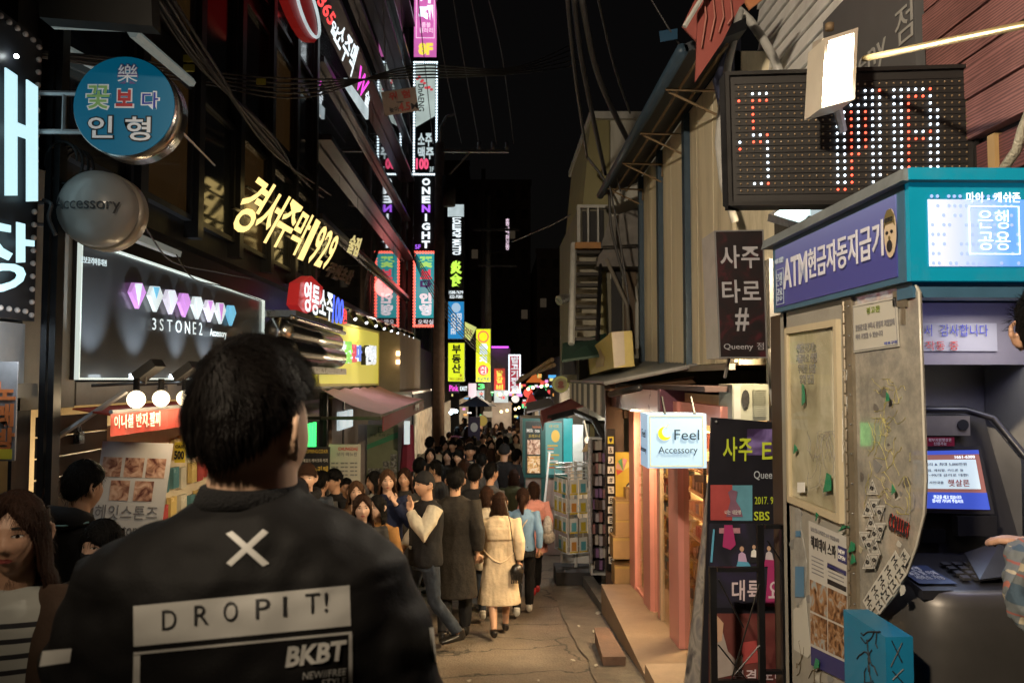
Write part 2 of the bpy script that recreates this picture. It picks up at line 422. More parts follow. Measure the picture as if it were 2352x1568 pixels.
# ================================================================== LEFT SIDE
XL = -2.8
m_fac = M('dark_tile_facade', (.014, .014, .015), .45, var=.5, scale=1.5, streak=True, bump=.1, bscale=20)
m_fac2 = M('dark_cladding', (.014, .014, .016), .4, var=.4, scale=2)
m_greybeige = M('grey_beige_panel', (.2, .18, .15), .6, var=.2, scale=3, dirt=(.08, .07, .06), dirt_amt=.4)
b1 = thing('shop_building', 'dark several storey building carrying the black sign with gem shapes', 'building', (XL, 8, G(8)))
part('wall', mb().box((-9, 4.72, EYE + 1.25), (XL - .06, 12.25, EYE + 14)).box((-9, 4.72, EYE - .02), (XL - .12, 5.25, EYE + 1.25))
     .box((-9, 5.25, EYE - .02), (XL - .2, 12.25, EYE + 1.25)).box((-9, 9.6, G(9) - .4), (XL - .02, 10.1, EYE - .02)).box((-9, 4.72, G(4.6) - .5), (XL - .02, 4.9, EYE - .02))
     .box((-9, 10.1, G(10) - .5), (XL - 1.7, 12.25, EYE - .02)).box((-9, 12.0, G(10) - .5), (XL - .02, 12.25, EYE - .02)), m_fac, b1)
part('side_panel', mb().box((XL - .118, 4.72, EYE - .18), (XL + .02, 5.32, EYE + 1.28)).box((XL - .118, 5.32, EYE - .17), (XL + .03, 9.5, EYE - .015)), m_greybeige, b1)
part('shop_interior', mb().box((-5.2, 4.9, G(5) - .45), (-5.1, 9.6, EYE - .03)).box((-5.2, 9.5, G(9) - .1), (XL - .1, 9.59, EYE - .03)).box((-5.2, 4.91, G(5) - .1), (XL - .1, 4.98, EYE - .03)), M('cream_interior', (.62, .55, .42), .6, var=.12), b1)
part('ceiling', mb().box((-5.1, 4.99, EYE - .14), (XL - .13, 9.49, EYE - .04)), M('cream_interior'), b1)
# window bands of the first building
m_fr = M('window_frame_dark', (.025, .025, .028), .4, .4, var=.2)
m_orange_sheen = M('orange_sheen_window', (.03, .02, .012), .15, var=.4, scale=1.3, emit=.012, ecol=(1, .5, .15), spec=.8)  # subtle orange reflection put in as a dim glow of the panes
for j in range(5):
    z0 = EYE + 1.45 + j * 1.55
    for i in range(6):
        y0 = 5.1 + i * 1.18
        q = Quad((XL, y0, z0), (XL, y0 + 1.0, z0), (XL, y0 + 1.0, z0 + 1.25), (XL, y0, z0 + 1.25))
        wv = part('window', mb().rframe(q, .05, .07, .02), m_fr, b1)
        part('pane', mb().slab(q.sub(.05, .04, .95, .96), .01, -.02), m_orange_sheen if (i + j * 2) % 5 in (1, 3) and j < 2 else m_glassdark, wv)
for i in range(7):
    part('pilaster', mb().box((XL - .06, 4.93 + i * 1.18, EYE + 1.3), (XL + .07, 5.06 + i * 1.18, EYE + 9.3)), m_fac2, b1)
# the second, glazed building with ledges
b2 = thing('glass_building', 'tall dark glass fronted building with projecting metal ledges mirroring the blade signs', 'building', (XL, 19, G(19)))
part('wall', mb().box((-10, 12.4, G(12) - .8), (XL - .1, 27.5, EYE + 22)), m_fac2, b2)
m_mirror = M('mirror_glass', (.3, .3, .32), .03, .9, var=0)
m_ledge = M('ledge_metal', (.07, .065, .075), .35, .6, var=.3, scale=9)
for j in range(15):
    z0 = EYE + 1.35 + j * 1.25
    part('ledge', mb().box((XL - .1, 12.4, z0 - .09), (XL + (.08 if j % 2 else .2), 27.4, z0)), m_ledge, b2)
    for i in range(8):
        y0 = 12.45 + i * 1.87
        part('pane', mb().box((XL - .09, y0, z0 + .02), (XL - .03 - .002 * ((i * 7 + j) % 3), y0 + 1.84, z0 + 1.13)), m_mirror, b2)
# third building, beige, behind the awning shop, and others further on the left
m_pink3 = M('beige_render', (.34, .27, .22), .7, var=.2, scale=2)
b3 = thing('corner_building', 'beige rendered shop front with two small wall lamps above the pink awning', 'building', (-2.6, 20, G(20)))
part('wall', mb().box((XL - .02, 18.9, EYE - .28), (-2.28, 24, EYE + 1.15)).box((XL - .02, 13.2, EYE - 3.6), (XL + .1, 23.8, EYE - .3)), m_pink3, b3)
part('canopy', mb().box((XL, 18.6, EYE - .34), (-1.95, 24.2, EYE - .28)), m_alu, b3)
for z in (.62, .42):
    part('wall_lamp', mb().box((-2.36, 18.8, EYE + z - .05), (-2.28, 18.9, EYE + z + .05)), E('lamp_warm', (1, .72, .35), 5), b3)
for i, (y0, y1, x, h, lb) in enumerate(((28, 36, -2.9, 5, 'low dark building on the left just past the utility pole'), (36.3, 47, -2.7, 7.5, 'far left building behind the yellow bear sign'), (47.3, 62, -2.2, 9, 'furthest left building at the bend of the alley'))):
    b = thing('shop_building', lb, 'building', (x, y0, G(y0)))
    part('wall', mb().box((-12, y0, G(y0) - .5), (x, y1, EYE + h)), m_fac, b)
    for j in range(3):
        for k in range(4):
            yy = y0 + .6 + k * (y1 - y0 - 1) / 4
            part('window', mb().box((x, yy, EYE + 1.2 + j * 1.6), (x + .04, yy + 1.4, EYE + 2.2 + j * 1.6)), m_glassdark, b)
    part('shop_window', mb().box((x, y0 + .5, G(y0)), (x + .05, y1 - .5, EYE - 1.2)), E('dim_shop_light', (.95, .7, .42), .4, .9, 3), b)
# ---- gem sign
q = QP([(170, 872), (600, 868), (600, 677), (178, 565)], XL + .05)
q = Quad((XL + .05, q.c[0].y, EYE), (XL + .05, q.c[1].y, EYE), (XL + .05, q.c[1].y, EYE + .93), (XL + .05, q.c[0].y, EYE + .93))
gs = thing('gem_sign', 'long glossy black shop sign with eight coloured gem shapes and lit edges', 'shop sign', q.pt(.5, 0))
part('backboard', mb().slab(q, .12), M('glossy_black_board', (.045, .048, .052), .35, var=.25, scale=4, streak=True, coat=.4), gs)
part('lit_edge', mb().rframe(q, .014, .03, .03), E('edge_light', (.75, .85, .78), .75), gs)
m_pk = E('gem_violet', (.62, .28, .72), .75); m_bl = E('gem_blue', (.18, .55, .8), .8); m_wh = E('gem_white', (.75, .85, .86), .8); m_li = E('gem_lilac', (.78, .74, .88), .75)
gemc = [(m_pk, m_wh), (m_wh, m_bl), (m_li, m_wh), (m_pk, m_pk), (m_wh, m_wh), (m_li, m_pk), (m_wh, m_pk), (m_bl, m_bl)]
for i, (ga, gb) in enumerate(gemc):
    u = [319, 360, 395, 426, 456, 484, 509, 533][i]; vt = [649, 657, 665, 673, 681, 689, 695, 701][i]; hh = [60, 59, 57, 55, 52, 50, 49, 47][i]; hw = [17, 15, 14, 13, 12, 11, 10.5, 10][i]
    X = XL + .09
    def g(du, dv): return PX(u + du * hw, vt + dv * hh, X)
    gem = part('gem', mb().poly([g(0, 1), g(1, .38), g(.5, .02), g(-.5, 0), g(-1, .36)], (1, 0, 0), .03), ga, gs)
    part('facet', mb().poly([PX(u, vt + hh * (.5 if i % 2 else .9), X + .004), PX(u + hw * .5, vt + hh * .05, X + .004), PX(u - hw * .5, vt + hh * .03, X + .004)], (1, 0, 0), .002), gb, gem)
X = XL + .09
texts(gs, QP([(349, 757), (463, 770), (463, 741), (349, 730)], X), [('3 S T O N E 2', 0, 0, 1, 1, m_wh, .0)])
texts(gs, QP([(481, 776), (519, 780), (519, 759), (481, 754)], X), [('Accessory', 0, 0, 1, 1, m_wh, .01)])
texts(gs, QP([(183, 604), (243, 612), (243, 597), (183, 586)], X), [('보보코리아홍대점', 0, 0, 1, 1, m_softwhite, .01)])
texts(gs, QP([(359, 895), (383, 895), (383, 884), (359, 883)], XL + .07), [('금연구역', 0, 0, 1, 1, m_blackprint, .03)])
m_lampbody = M('lamp_housing', (.03, .03, .03), .5, var=.2)
for i, (u, lb) in enumerate(((335, 'small black projector lamp at the left foot of the gem sign'), (422, 'small black projector lamp beside the dark haired man at the foot of the gem sign'), (505, 'black projector lamp at the foot of the gem sign hidden behind the head'), (560, 'rightmost projector lamp at the foot of the gem sign'))):
    c = PX(u, 858, XL + .42); c.z = EYE + .04
    r = thing('projector_lamp', lb, 'lamp', c, 'projector lamps under the gem sign')
    part('housing', mb().add([c + Vector(p) for p in ((-.06, -.09, .0), (-.06, .09, .0), (.07, .09, .1), (.07, -.09, .1), (-.03, -.09, -.05), (-.03, .09, -.05), (.10, .09, .05), (.10, -.09, .05))], [(0, 1, 2, 3), (7, 6, 5, 4), (0, 4, 5, 1), (1, 5, 6, 2), (2, 6, 7, 3), (3, 7, 4, 0)]), m_lampbody, r)
    part('bracket', mb().tube([c + Vector((0, 0, 0)), c + Vector((0, 0, -.06)), c + Vector((-.36, 0, -.08))], .012, 6), m_lampbody, r)
    part('glow_face', mb().box((c.x - .075, c.y - .08, c.z - .035), (c.x - .062, c.y + .08, c.z + .0)), E('cool_lamp', (.8, .93, 1), 10), r)
    lamp('projector_light', 'SPOT', c + Vector((-.09, 0, .02)), 34, (.78, .9, 1), .015, aim=(XL - .1, c.y - .05, EYE + .75), spot=75, blend=.9)
# ---- awning shop under the gem sign
m_redcl = M('red_awning_cloth', (.5, .045, .03), .65, var=.15, bump=.1, bscale=30)
aw = thing('red_awning', 'red cloth awning with white lettering below the gem sign', 'awning', PX(330, 960, -2.3))
a0, a1 = PX(185, 912, XL), PX(440, 905, XL - .0); z_t = EYE - .19; f0, f1 = PX(235, 950, -2.35), PX(560, 945, -2.35)
part('canopy_cloth', mb().poly([(XL - .05, a0.y, z_t), (-2.3, f0.y, f0.z), (-2.3, f1.y + .3, f0.z), (XL - .05, f1.y + .3, z_t)], (.3, 0, 1), .012), m_redcl, aw)
vq = Quad((-2.3, f0.y, f0.z - .135), (-2.3, f1.y, f0.z - .15), (-2.3, f1.y, f0.z), (-2.3, f0.y, f0.z))
m = mb()
for i in range(16): m.add([vq.pt(i / 16, 0, .012 * math.sin(i * 1.9)), vq.pt((i + 1) / 16, 0, .012 * math.sin((i + 1) * 1.9)), vq.pt((i + 1) / 16, 1), vq.pt(i / 16, 1)], [(0, 1, 2, 3)])
part('valance', m, m_redcl, aw)
texts(aw, QP([(260, 984), (366, 978), (366, 944), (260, 954)], -2.27), [('이니셜 반지.팔찌', 0, 0, 1, 1, m_white, .015)])
part('arm', mb().tube([PX(130, 1005, XL + .1), PX(290, 898, XL + .4)], .018, 6), m_alu, aw)
part('front_bar', mb().tube([(-2.3, f0.y, f0.z + .01), (-2.3, f1.y + .3, f0.z + .01)], .014, 6), m_alu, aw)
m_globe = E('globe_light', (1, .82, .52), 3.6)
for i, (u, v) in enumerate(((313, 917), (370, 915), (424, 914), (480, 913), (530, 912))):
    c = PX(u, v, -2.2)
    r = thing('globe_lamp', ['leftmost glowing round globe lamp over the red awning', 'second glowing globe lamp from the left over the red awning', 'third glowing globe lamp touching the outline of the dark head', 'globe lamp over the red awning behind the dark head', 'last globe lamp in the row over the red awning'][i], 'lamp', c, 'globe lamps over the red awning')
    part('globe', sm(mb().ball(c, .054, 16, 10)), m_globe, r); part('cap', mb().tube([c + Vector((0, 0, .06)), c + Vector((0, 0, .13))], .02, 8), m_black, r)
    lamp('globe_light', 'POINT', c + Vector((.06, 0, -.075)), 4, (1, .74, .42), .07)
# goods and menu stand
lamp('shop_light', 'AREA', (-3.6, 7.6, EYE - .2), 130, (1, .76, .45), 1.0, aim=(-3.6, 7.6, -1))
def xbanner(): 
    # cx,cy pixel corners of the leaning print at about 4.9 m
    d = 5.4; q = Quad(P(215, 1232, d - .1), P(365, 1232, d - .1), P(398, 1018, d + .12), P(236, 1012, d + .12))
    r = thing('menu_banner', 'white printed banner stand with five photos of jewellery and grey lettering', 'banner', Vector((q.pt(.5, 0).x, d, G(d))))
    ql = Quad(P(180, 1430, d - .3), P(340, 1430, d - .3), q.c[2], q.c[3])
    part('print_sheet', mb().slab(ql, .006), M('grey_white_vinyl', (.62, .62, .64), .5, var=.08), r)
    for i, (x, y) in enumerate(((.045, .79), (.36, .79), (.67, .79), (.2, .655), (.54, .655))):
        part('photo_print', mb().slab(ql.sub(x, y, x + .27, y + .115), .001, .004), photo_mat('jewel_photo%d' % i, [(.1, .02, .015), (.45, .25, .18), (.7, .5, .4)], 16, seed=i), r)
    texts(r, ql, [('헤잇스톤즈', .03, .55, .92, .63, M('grey_print', (.22, .22, .24), .5, var=0), -.004), ('Hatestones', .1, .46, .8, .525, M('grey_print2', (.16, .16, .17), .5, var=0), .0), ('반지', .3, .33, .8, .42, m_blackprint, .01)])
    part('pole', mb().tube([P(205, 1440, d + .1), P(300, 1050, d + .3)], .01, 6), m_black, r)
xbanner()
q = QY(401, 1014, 425, 1062, 6.4)
r = thing('price_card', 'yellow price card with black digits hanging inside the lit shop', 'sign', q.pt(.5, 0))
part('card', mb().slab(q, .005), m_yellow_print, r); texts(r, q, [('CASE', .1, .7, .95, .85, m_blackprint), ('500', 0, .15, .95, .58, m_blackprint, .03)])
r = thing('jewellery_display', 'bright shop display hung with small transparent accessory packets', 'display', (-2.75, 7, G(7)))
part('board', mb().box((-2.98, 6.1, G(7) + .6), (-2.95, 8.8, EYE - .35)), M('cream_interior'), r)
mp = [M('packet_%d' % i, c, .25, var=.2, alpha=1) for i, c in enumerate(((.6, .58, .5), (.1, .25, .3), (.45, .08, .08), (.65, .5, .2), (.3, .3, .32)))]
for i in range(60):
    y = 6.2 + (i % 12) * .21 + random.uniform(-.03, .03); z = EYE - .62 - (i // 12) * .27 + random.uniform(-.03, .03)
    part('packet', mb().box((-2.94, y, z - .11), (-2.9, y + .13, z + .08)), random.choice(mp), r)
r = thing('goods_shelf', 'low shop table piled with boxed accessories under the red awning', 'shelf', (-2.6, 7.2, G(7)))
part('table_top', mb().box((-2.95, 6.0, G(7) + .55), (-2.5, 8.8, G(7) + .6)), m_alu, r)
for i in range(26): 
    y = 6.05 + i * .105; part('goods_box', mb().box((-2.85, y, G(7) + .6), (-2.55, y + .08, G(7) + .66 + .09 * random.random())), random.choice(mp), r)
# padlocks hanging on dark shutter left of awning
r = thing('security_shutter', 'dark side shutter with hanging padlock beside the red awning', 'shutter', (XL + .02, 5.1, G(5)))
for i in range(14):
    z = G(5) + .2 + i * .13; part('slat', mb().box((XL - .02, 4.95, z), (XL + .03, 5.75, z + .12)), M('shutter_brown', (.07, .05, .04), .5, .3, var=.3), r)
part('padlock', mb().box((XL + .03, 5.3, EYE - .42), (XL + .07, 5.36, EYE - .34)).tube([(XL + .05, 5.31, EYE - .34), (XL + .05, 5.33, EYE - .29), (XL + .05, 5.35, EYE - .34)], .008, 6), m_steel, r)
# ---- foremost black billboard with bulbs
XB = -2.62
yr = PX(86, 500, XB).y
q = Quad((XB, yr - 2.0, EYE + .33), (XB, yr, EYE + .33), (XB, yr, EYE + 1.95), (XB, yr - 2.0, EYE + 1.95))
r = thing('bulb_sign', 'tall black billboard edged with unlit bulbs and huge white glowing letters', 'shop sign', q.pt(.5, 0))
part('backboard', mb().slab(q, .2), M('black_board', (.022, .024, .03), .4, var=.2), r)
m = sm(mb())
for i in range(22): m.ball(q.pt(.975, .02 + i * .045, .012), .016, 8, 6)
for i in range(26): m.ball(q.pt(.02 + i * .037, .03, .012), .016, 8, 6); m.ball(q.pt(.02 + i * .037, .975, .012), .016, 8, 6)
part('bulb_border', m, M('unlit_bulb', (.5, .42, .38), .2, var=.1), r, stuff=True)
m_bigw = E('big_letter_white', (.60, .92, 1), 1.0)
texts(r, QP([(-130, 470), (76, 462), (76, 200), (-130, 60)], XB + .03), [('매', 0, 0, 1, 1, m_bigw, .012)], .02, .008)
texts(r, QP([(-90, 690), (68, 652), (68, 520), (-90, 480)], XB + .03), [('장', 0, 0, 1, 1, m_bigw, .015)], .02, .008)
part('spark_lamp', sm(mb().ball(PX(38, 130, XB + .04), .012, 8, 6)), E('spark', (.9, 1, 1), 30), r)
r = thing('shop_building', 'nearest left shop front with pale ribbed metal panel under the black billboard', 'building', (XB, 3.6, G(4)))
part('wall', mb().box((-9, -2, G(4) - 1), (XB - .25, 4.5, EYE + 12)), m_fac2, r)
for i in range(9):
    y1 = yr - i * .24; part('metal_panel', mb().box((XB - .2, y1 - .235, EYE - .02), (XB - .05 - .004 * (i % 2), y1, EYE + .315)), M('pale_metal_panel', (.5, .52, .55), .35, .5, var=.15), r)
part('beam', mb().box((XB - .22, 2, EYE - .1), (XB, yr + .05, EYE - .02)), m_greybeige, r)
part('door_frame', mb().box((XB - .24, yr - .12, G(4) - .5), (XB - .1, yr - .04, EYE - .1)).box((XB - .24, yr - .5, G(4) - .5), (XB - .16, yr - .44, EYE - .1)), M('brass_frame', (.3, .22, .1), .35, .7, var=.2), r)
part('door_pane', mb().box((XB - .24, yr - 1.8, G(4) - .5), (XB - .22, yr - .12, EYE - .1)), photo_mat('cluttered_window', [(.02, .02, .02), (.12, .1, .06), (.35, .3, .18)], 9, seed=4), r)
lamp('panel_light', 'AREA', (XB + .35, 3.9, EYE + .28), 5, (.8, .93, 1), .25, aim=(XB - .2, 3.9, EYE + .1))
q = QY(-30, 830, 37, 1058, 4.0)
r = thing('poster', 'grey poster with orange block letters at the left edge', 'poster', q.pt(.5, 0))
part('sheet', mb().slab(q, .01), M('grey_poster', (.25, .24, .25), .5, var=.3), r)
texts(r, q, [('노\n래\n방', .25, .1, 1, .8, M('orange_print', (.6, .17, .05), .5, var=0), .04)])
part('sticker', mb().slab(q.sub(.3, .02, .95, .12), .002, .012), m_yellow_print, r)
for (a, b, z, lb) in ((92, 106, 7, 'thin black steel column between the billboard and the gem sign shop'), (112, 126, 7, 'second black steel column beside the gem sign shop')):
    p0 = P(a, 800, 4.62); p1 = P(b, 800, 4.62)
    solo('steel_column', mb().box((p0.x, 4.62, G(4.6) - .3), (p1.x, 4.7, EYE + z)), m_black, lb, 'column')
# ---- round signs
def round_sign(u, v, rad, d, t):
    c = P(u, v, d); R = rad * d / F; return c, R
c, R = round_sign(287, 245, 115, 4.4, .16)
rs = thing('round_sign', 'round blue disc sign with colourful Korean lettering and steel rim', 'shop sign', c)
part('rim', sm(mb().tube([c, c + Vector((0, .17, 0))], R + .006, 48)), M('round_rim', (.5, .48, .46), .22, .95, var=.2), rs)
m_tealf = M('teal_face', (.004, .09, .17), .55, emit=.2, ecol=(.0, .25, .45), var=0)
part('face', mb().tube([c + Vector((0, -.012, 0)), c + Vector((0, -.002, 0))], R, 48), m_tealf, rs)
q = Quad(c + Vector((-R, -.014, -R)), c + Vector((R, -.014, -R)), c + Vector((R, -.014, R)), c + Vector((-R, -.014, R)))
m_grn = M('leaf_green_print', (.28, .5, .16), .5, emit=.12, ecol=(.4, .7, .25), var=0); m_outw = M('outline_white', (.6, .6, .6), .5, emit=.22, ecol=(.8, .8, .8), var=0)
m_redp2 = M('red_sign_print', (.5, .05, .06), .5, emit=.1, ecol=(.8, .08, .08), var=0); m_blu2 = M('navy_sign_print', (.03, .05, .35), .5, emit=.1, ecol=(.05, .1, .6), var=0)
texts(rs, q, [('꽃', .12, .45, .375, .715, m_outw, .055), ('보', .41, .475, .605, .675, m_outw, .055), ('다', .67, .46, .86, .65, m_outw, .055), ('인', .14, .155, .415, .405, m_blackprint, .06), ('형', .51, .13, .79, .4, m_blackprint, .06), ('樂', .42, .72, .65, .93, M('purple_print', (.25, .2, .5), .5, var=0), .05)], .001, .001)
texts(rs, q, [('꽃', .135, .465, .36, .70, m_grn, .02), ('보', .425, .49, .59, .66, m_redp2, .025), ('다', .685, .475, .845, .635, m_blu2, .02), ('인', .155, .17, .40, .39, m_outw, .02), ('형', .525, .145, .775, .385, m_outw, .02), ('樂', .435, .735, .635, .915, m_outw, .0)], .004, .001)
part('bracket', mb().tube([c + Vector((-R, .08, .1)), (XL, c.y + .08, c.z + .1)], .015, 6).tube([c + Vector((-R * .9, .08, -.12)), (XL, c.y + .08, c.z - .12)], .015, 6).tube([c + Vector((-R - .1, .08, .1)), c + Vector((-R - .1, .08, -.12))], .012, 6), m_alu, rs)
part('stay', mb().tube([c + Vector((R * .95, .15, -.1)), (XL + .1, 7.6, EYE + 2.05)], .008, 6), m_alu, rs)
c, R = round_sign(215, 476, 88, 4.6, .1)
rs = thing('round_sign', 'grey domed round sign reading Accessory in black', 'shop sign', c)
m = sm(mb()); k0 = []
prof = [(.0, -.085), (.35, -.08), (.65, -.06), (.86, -.03), (.97, 0), (1, .03), (1, .09)]
for (rr, yy) in prof:
    for j in range(40):
        a = 2 * math.pi * j / 40; m.v.append(c + Vector((R * max(rr, .01) * math.cos(a), yy, R * max(rr, .01) * math.sin(a))))
for i in range(len(prof) - 1):
    for j in range(40):
        a = i * 40 + j; b = i * 40 + (j + 1) % 40; m.f.append((a, b, b + 40, a + 40)); m.m.append(0)
part('dome', m, M('dome_plastic', (.34, .335, .33), .34, var=.0, coat=.2), rs)
part('rim', sm(mb().tube([c + Vector((0, .092, 0)), c + Vector((0, .2, 0))], R * 1.04, 40)), M('cream_rim', (.45, .4, .33), .35, .2, var=.2), rs)
q = Quad(c + Vector((-R * .86, 0, -.05)), c + Vector((R * .82, 0, -.05)), c + Vector((R * .82, 0, .04)), c + Vector((-R * .86, 0, .04)))
vs, fs, _ = glyphs('Accessory', .0)
tm = mb()
for (a, b, cc) in vs:
    p = q.pt(a, b); rr = math.hypot(p.x - c.x, p.z - c.z) / R
    p.y = c.y - .093 + .1 * max(0, rr) ** 2.4 * .55 - (.003 if cc > 0 else 0); tm.v.append(p)
tm.f = list(fs); tm.m = [0] * len(fs)
part('lettering', tm, m_blackprint, rs)
part('bracket', mb().tube([c + Vector((-R, .12, .05)), (XL, c.y + .12, c.z + .05)], .014, 6).tube([c + Vector((-R * .95, .12, -.08)), (XL, c.y + .12, c.z - .08)], .014, 6), m_alu, rs)
# white light tubes / boxes behind the round signs
for i, (p0, p1, wd, lb) in enumerate((((135, 0), (350, 65), 0, ''), )):
    pass
q = QY(95, 40, 352, 72, 4.0)
r = thing('light_trough', 'grey metal underside of a box sign at the top left', 'sign frame', q.pt(.5, 0))
part('tray', mb().slab(Quad(P(90, 40, 3.9), P(350, 60, 3.9), P(345, -60, 3.9), P(85, -60, 3.9)), .1), M('tray_dark', (.006, .006, .006), .8, var=.3), r)
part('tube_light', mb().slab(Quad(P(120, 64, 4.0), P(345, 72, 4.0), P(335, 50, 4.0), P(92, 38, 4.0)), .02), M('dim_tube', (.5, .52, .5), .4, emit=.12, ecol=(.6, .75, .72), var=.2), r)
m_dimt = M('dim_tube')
for (pa, pb, lb) in (((145, 112), (245, 165), 'dim white batten behind the blue round sign at the left'), ((305, 75), (440, 190), 'dim white batten crossing above the blue round sign')):
    a = P(*pa, 5.0); b = P(*pb, 6.3 if pa[0] > 200 else 5.6)
    solo('light_batten', mb().tube([a, b], (.035), 6), m_dimt, lb, 'lamp')
r = thing('ledge_beam', 'white painted steel ledge running above the gem sign with loose cables', 'beam', (XL + .3, 7, EYE + 1.05))
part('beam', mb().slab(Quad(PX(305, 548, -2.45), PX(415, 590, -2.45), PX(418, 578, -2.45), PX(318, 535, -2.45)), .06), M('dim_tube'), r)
# ---- yellow lit letters on the first building
m_yl = E('warm_letter', (1, .72, .26), 1.5)
r = thing('letter_sign', 'slanting row of warm yellow glowing letters ending in 1929', 'shop sign', PX(650, 560, XL + .3))
qq = QP([(516, 520), (752, 618), (782, 545), (596, 397)], XL + .25)
part('rail', mb().slab(Quad(qq.pt(0, .3), qq.pt(1.02, .3), qq.pt(1.02, .34), qq.pt(0, .34)), .02, -.03), m_black, r)
part('bracket', mb().slab(Quad(qq.pt(0, .7), qq.pt(1.02, .7), qq.pt(1.02, .73), qq.pt(0, .73)), .02, -.03), m_black, r)
for i, ch in enumerate('경서주막'):
    texts(r, qq.sub(i * .15, 0, i * .15 + .142, 1), [(ch, 0, 0, 1, 1, m_yl, .012)], .0, .006, name='letter')
for i, ch in enumerate('1929'):
    texts(r, qq.sub(.61 + i * .1, -.04, .61 + i * .1 + (.085 if i else .06), .98), [(ch, 0, 0, 1, 1, m_yl, .012)], .0, .006, name='letter')
for o in [o for o in r.children if o.name.startswith('letter')]: pass
texts(r, QP([(795, 578), (818, 590), (830, 548), (808, 538)], XL + .25), [('술집', 0, 0, 1, 1, E('dim_yellow', (.8, .66, .28), .8), .02)], 0, .02)
texts(r, QP([(740, 632), (800, 655), (812, 622), (760, 600)], XL + .25), [('주원초산', 0, 0, 1, 1, M('unlit_letter', (.22, .16, .12), .5, var=.2), .03)], 0, .03)
# ---- red hexagon sign
r = thing('bar_sign', 'red hexagon with white and blue glowing letters above the steel duct', 'shop sign', PX(740, 690, -2.4))
hexp = [(684, 700), (690, 650), (716, 634), (742, 660), (738, 705), (700, 722)]
part('hexagon', mb().poly([PX(u, v, -2.45) for u, v in reversed(hexp)], (1, 0, 0), .14), M('hex_red', (.45, .03, .03), .4, emit=.35, ecol=(.7, .03, .03), var=0), r)
texts(r, QP([(697, 712), (762, 740), (765, 672), (700, 642)], -2.42), [('영통소주', 0, 0, 1, 1, m_whiteled, .012)], 0, .006)
texts(r, QP([(762, 742), (786, 744), (790, 690), (766, 676)], -2.42), [('100', 0, 0, 1, 1, E('blue_lit', (.08, .15, 1), 1.6), .02)], 0, .006)
texts(r, QP([(786, 745), (796, 742), (796, 712), (788, 704)], -2.42), [('원', 0, 0, 1, 1, E('red_lit', (1, .08, .08), 1.3), .02)], 0, .006)
# ---- the same sign higher up
r = thing('bar_sign', 'vertical slanting white and red letters high on the glass building', 'shop sign', PX(790, 130, -2.4))
texts(r, QP([(727, 5), (757, 62), (772, 40), (745, -18)], -2.4), [('365', 0, 0, 1, 1, E('red_lit'  , (1, .08, .08), 1.3), .02)], 0, .006)
texts(r, QP([(757, 70), (770, 92), (778, 66), (765, 44)], -2.4), [('일', 0, 0, 1, 1, m_whiteled, .015)], 0, .006)
texts(r, QP([(762, 95), (806, 178), (824, 110), (786, 52)], -2.4), [('소주맥', 0, 0, 1, 1, m_whiteled, .015)], 0, .006)
texts(r, QP([(816, 200), (832, 228), (848, 190), (828, 150)], -2.4), [('W', 0, 0, 1, 1, E('magenta_lit', (1, .08, .75), 1.3), .015)], 0, .006)
part('lit_panel', mb().slab(QP([(795, 195), (846, 275), (847, 250), (797, 180)], -2.4), .05), m_softwhite, r)
texts(r, QP([(836, 235), (846, 250), (850, 215), (842, 205)], -2.4), [('술', 0, 0, 1, 1, m_whiteled, .015)], 0, .006)
r = thing('round_neon', 'dark red round sign with white ring cut by the top edge', 'shop sign', PX(690, 10, -2.4))
c = PX(690, 0, -2.3); m = mb(); m.poly([c + Vector((.0, .9 * math.cos(a), .34 * math.sin(a))) for a in [i * math.pi / 10 for i in range(20)]], (1, 0, 0), .1)
part('disc', m, M('dark_red_disc', (.25, .01, .01), .4, emit=.12, ecol=(.8, .02, .02), var=0), r)
part('ring', sm(mb().tube([c + Vector((.02, .62 * math.cos(a) + .3, .25 * math.sin(a) + .05)) for a in [i * math.pi / 12 for i in range(25)]], .02, 6, cap=False)), m_softwhite, r)
# ---- polished steel duct
r = thing('steel_duct', 'double polished steel duct running between the gem sign and the yellow board', 'duct', PX(690, 770, -2.4))
m_chrome = M('chrome', (.7, .7, .71), .2, 1, var=0)
for z0, rr, xx in ((.57, .15, -2.52), (.34, .16, -2.48), (.72, .03, -2.36)):
    part('pipe', sm(mb().tube([(xx, y, EYE + z0) for y in (9.2, 9.4, 9.45, 10.6, 10.65, 12.4)], [rr, rr, rr * 1.06, rr, rr * 1.06, rr], 20)), m_chrome, r)
part('tray', mb().box((-2.72, 9.4, EYE + .08), (-2.34, 12.5, EYE + .17)).box((-2.72, 9.4, EYE + .74), (-2.36, 12.3, EYE + .82)), m_steel, r)
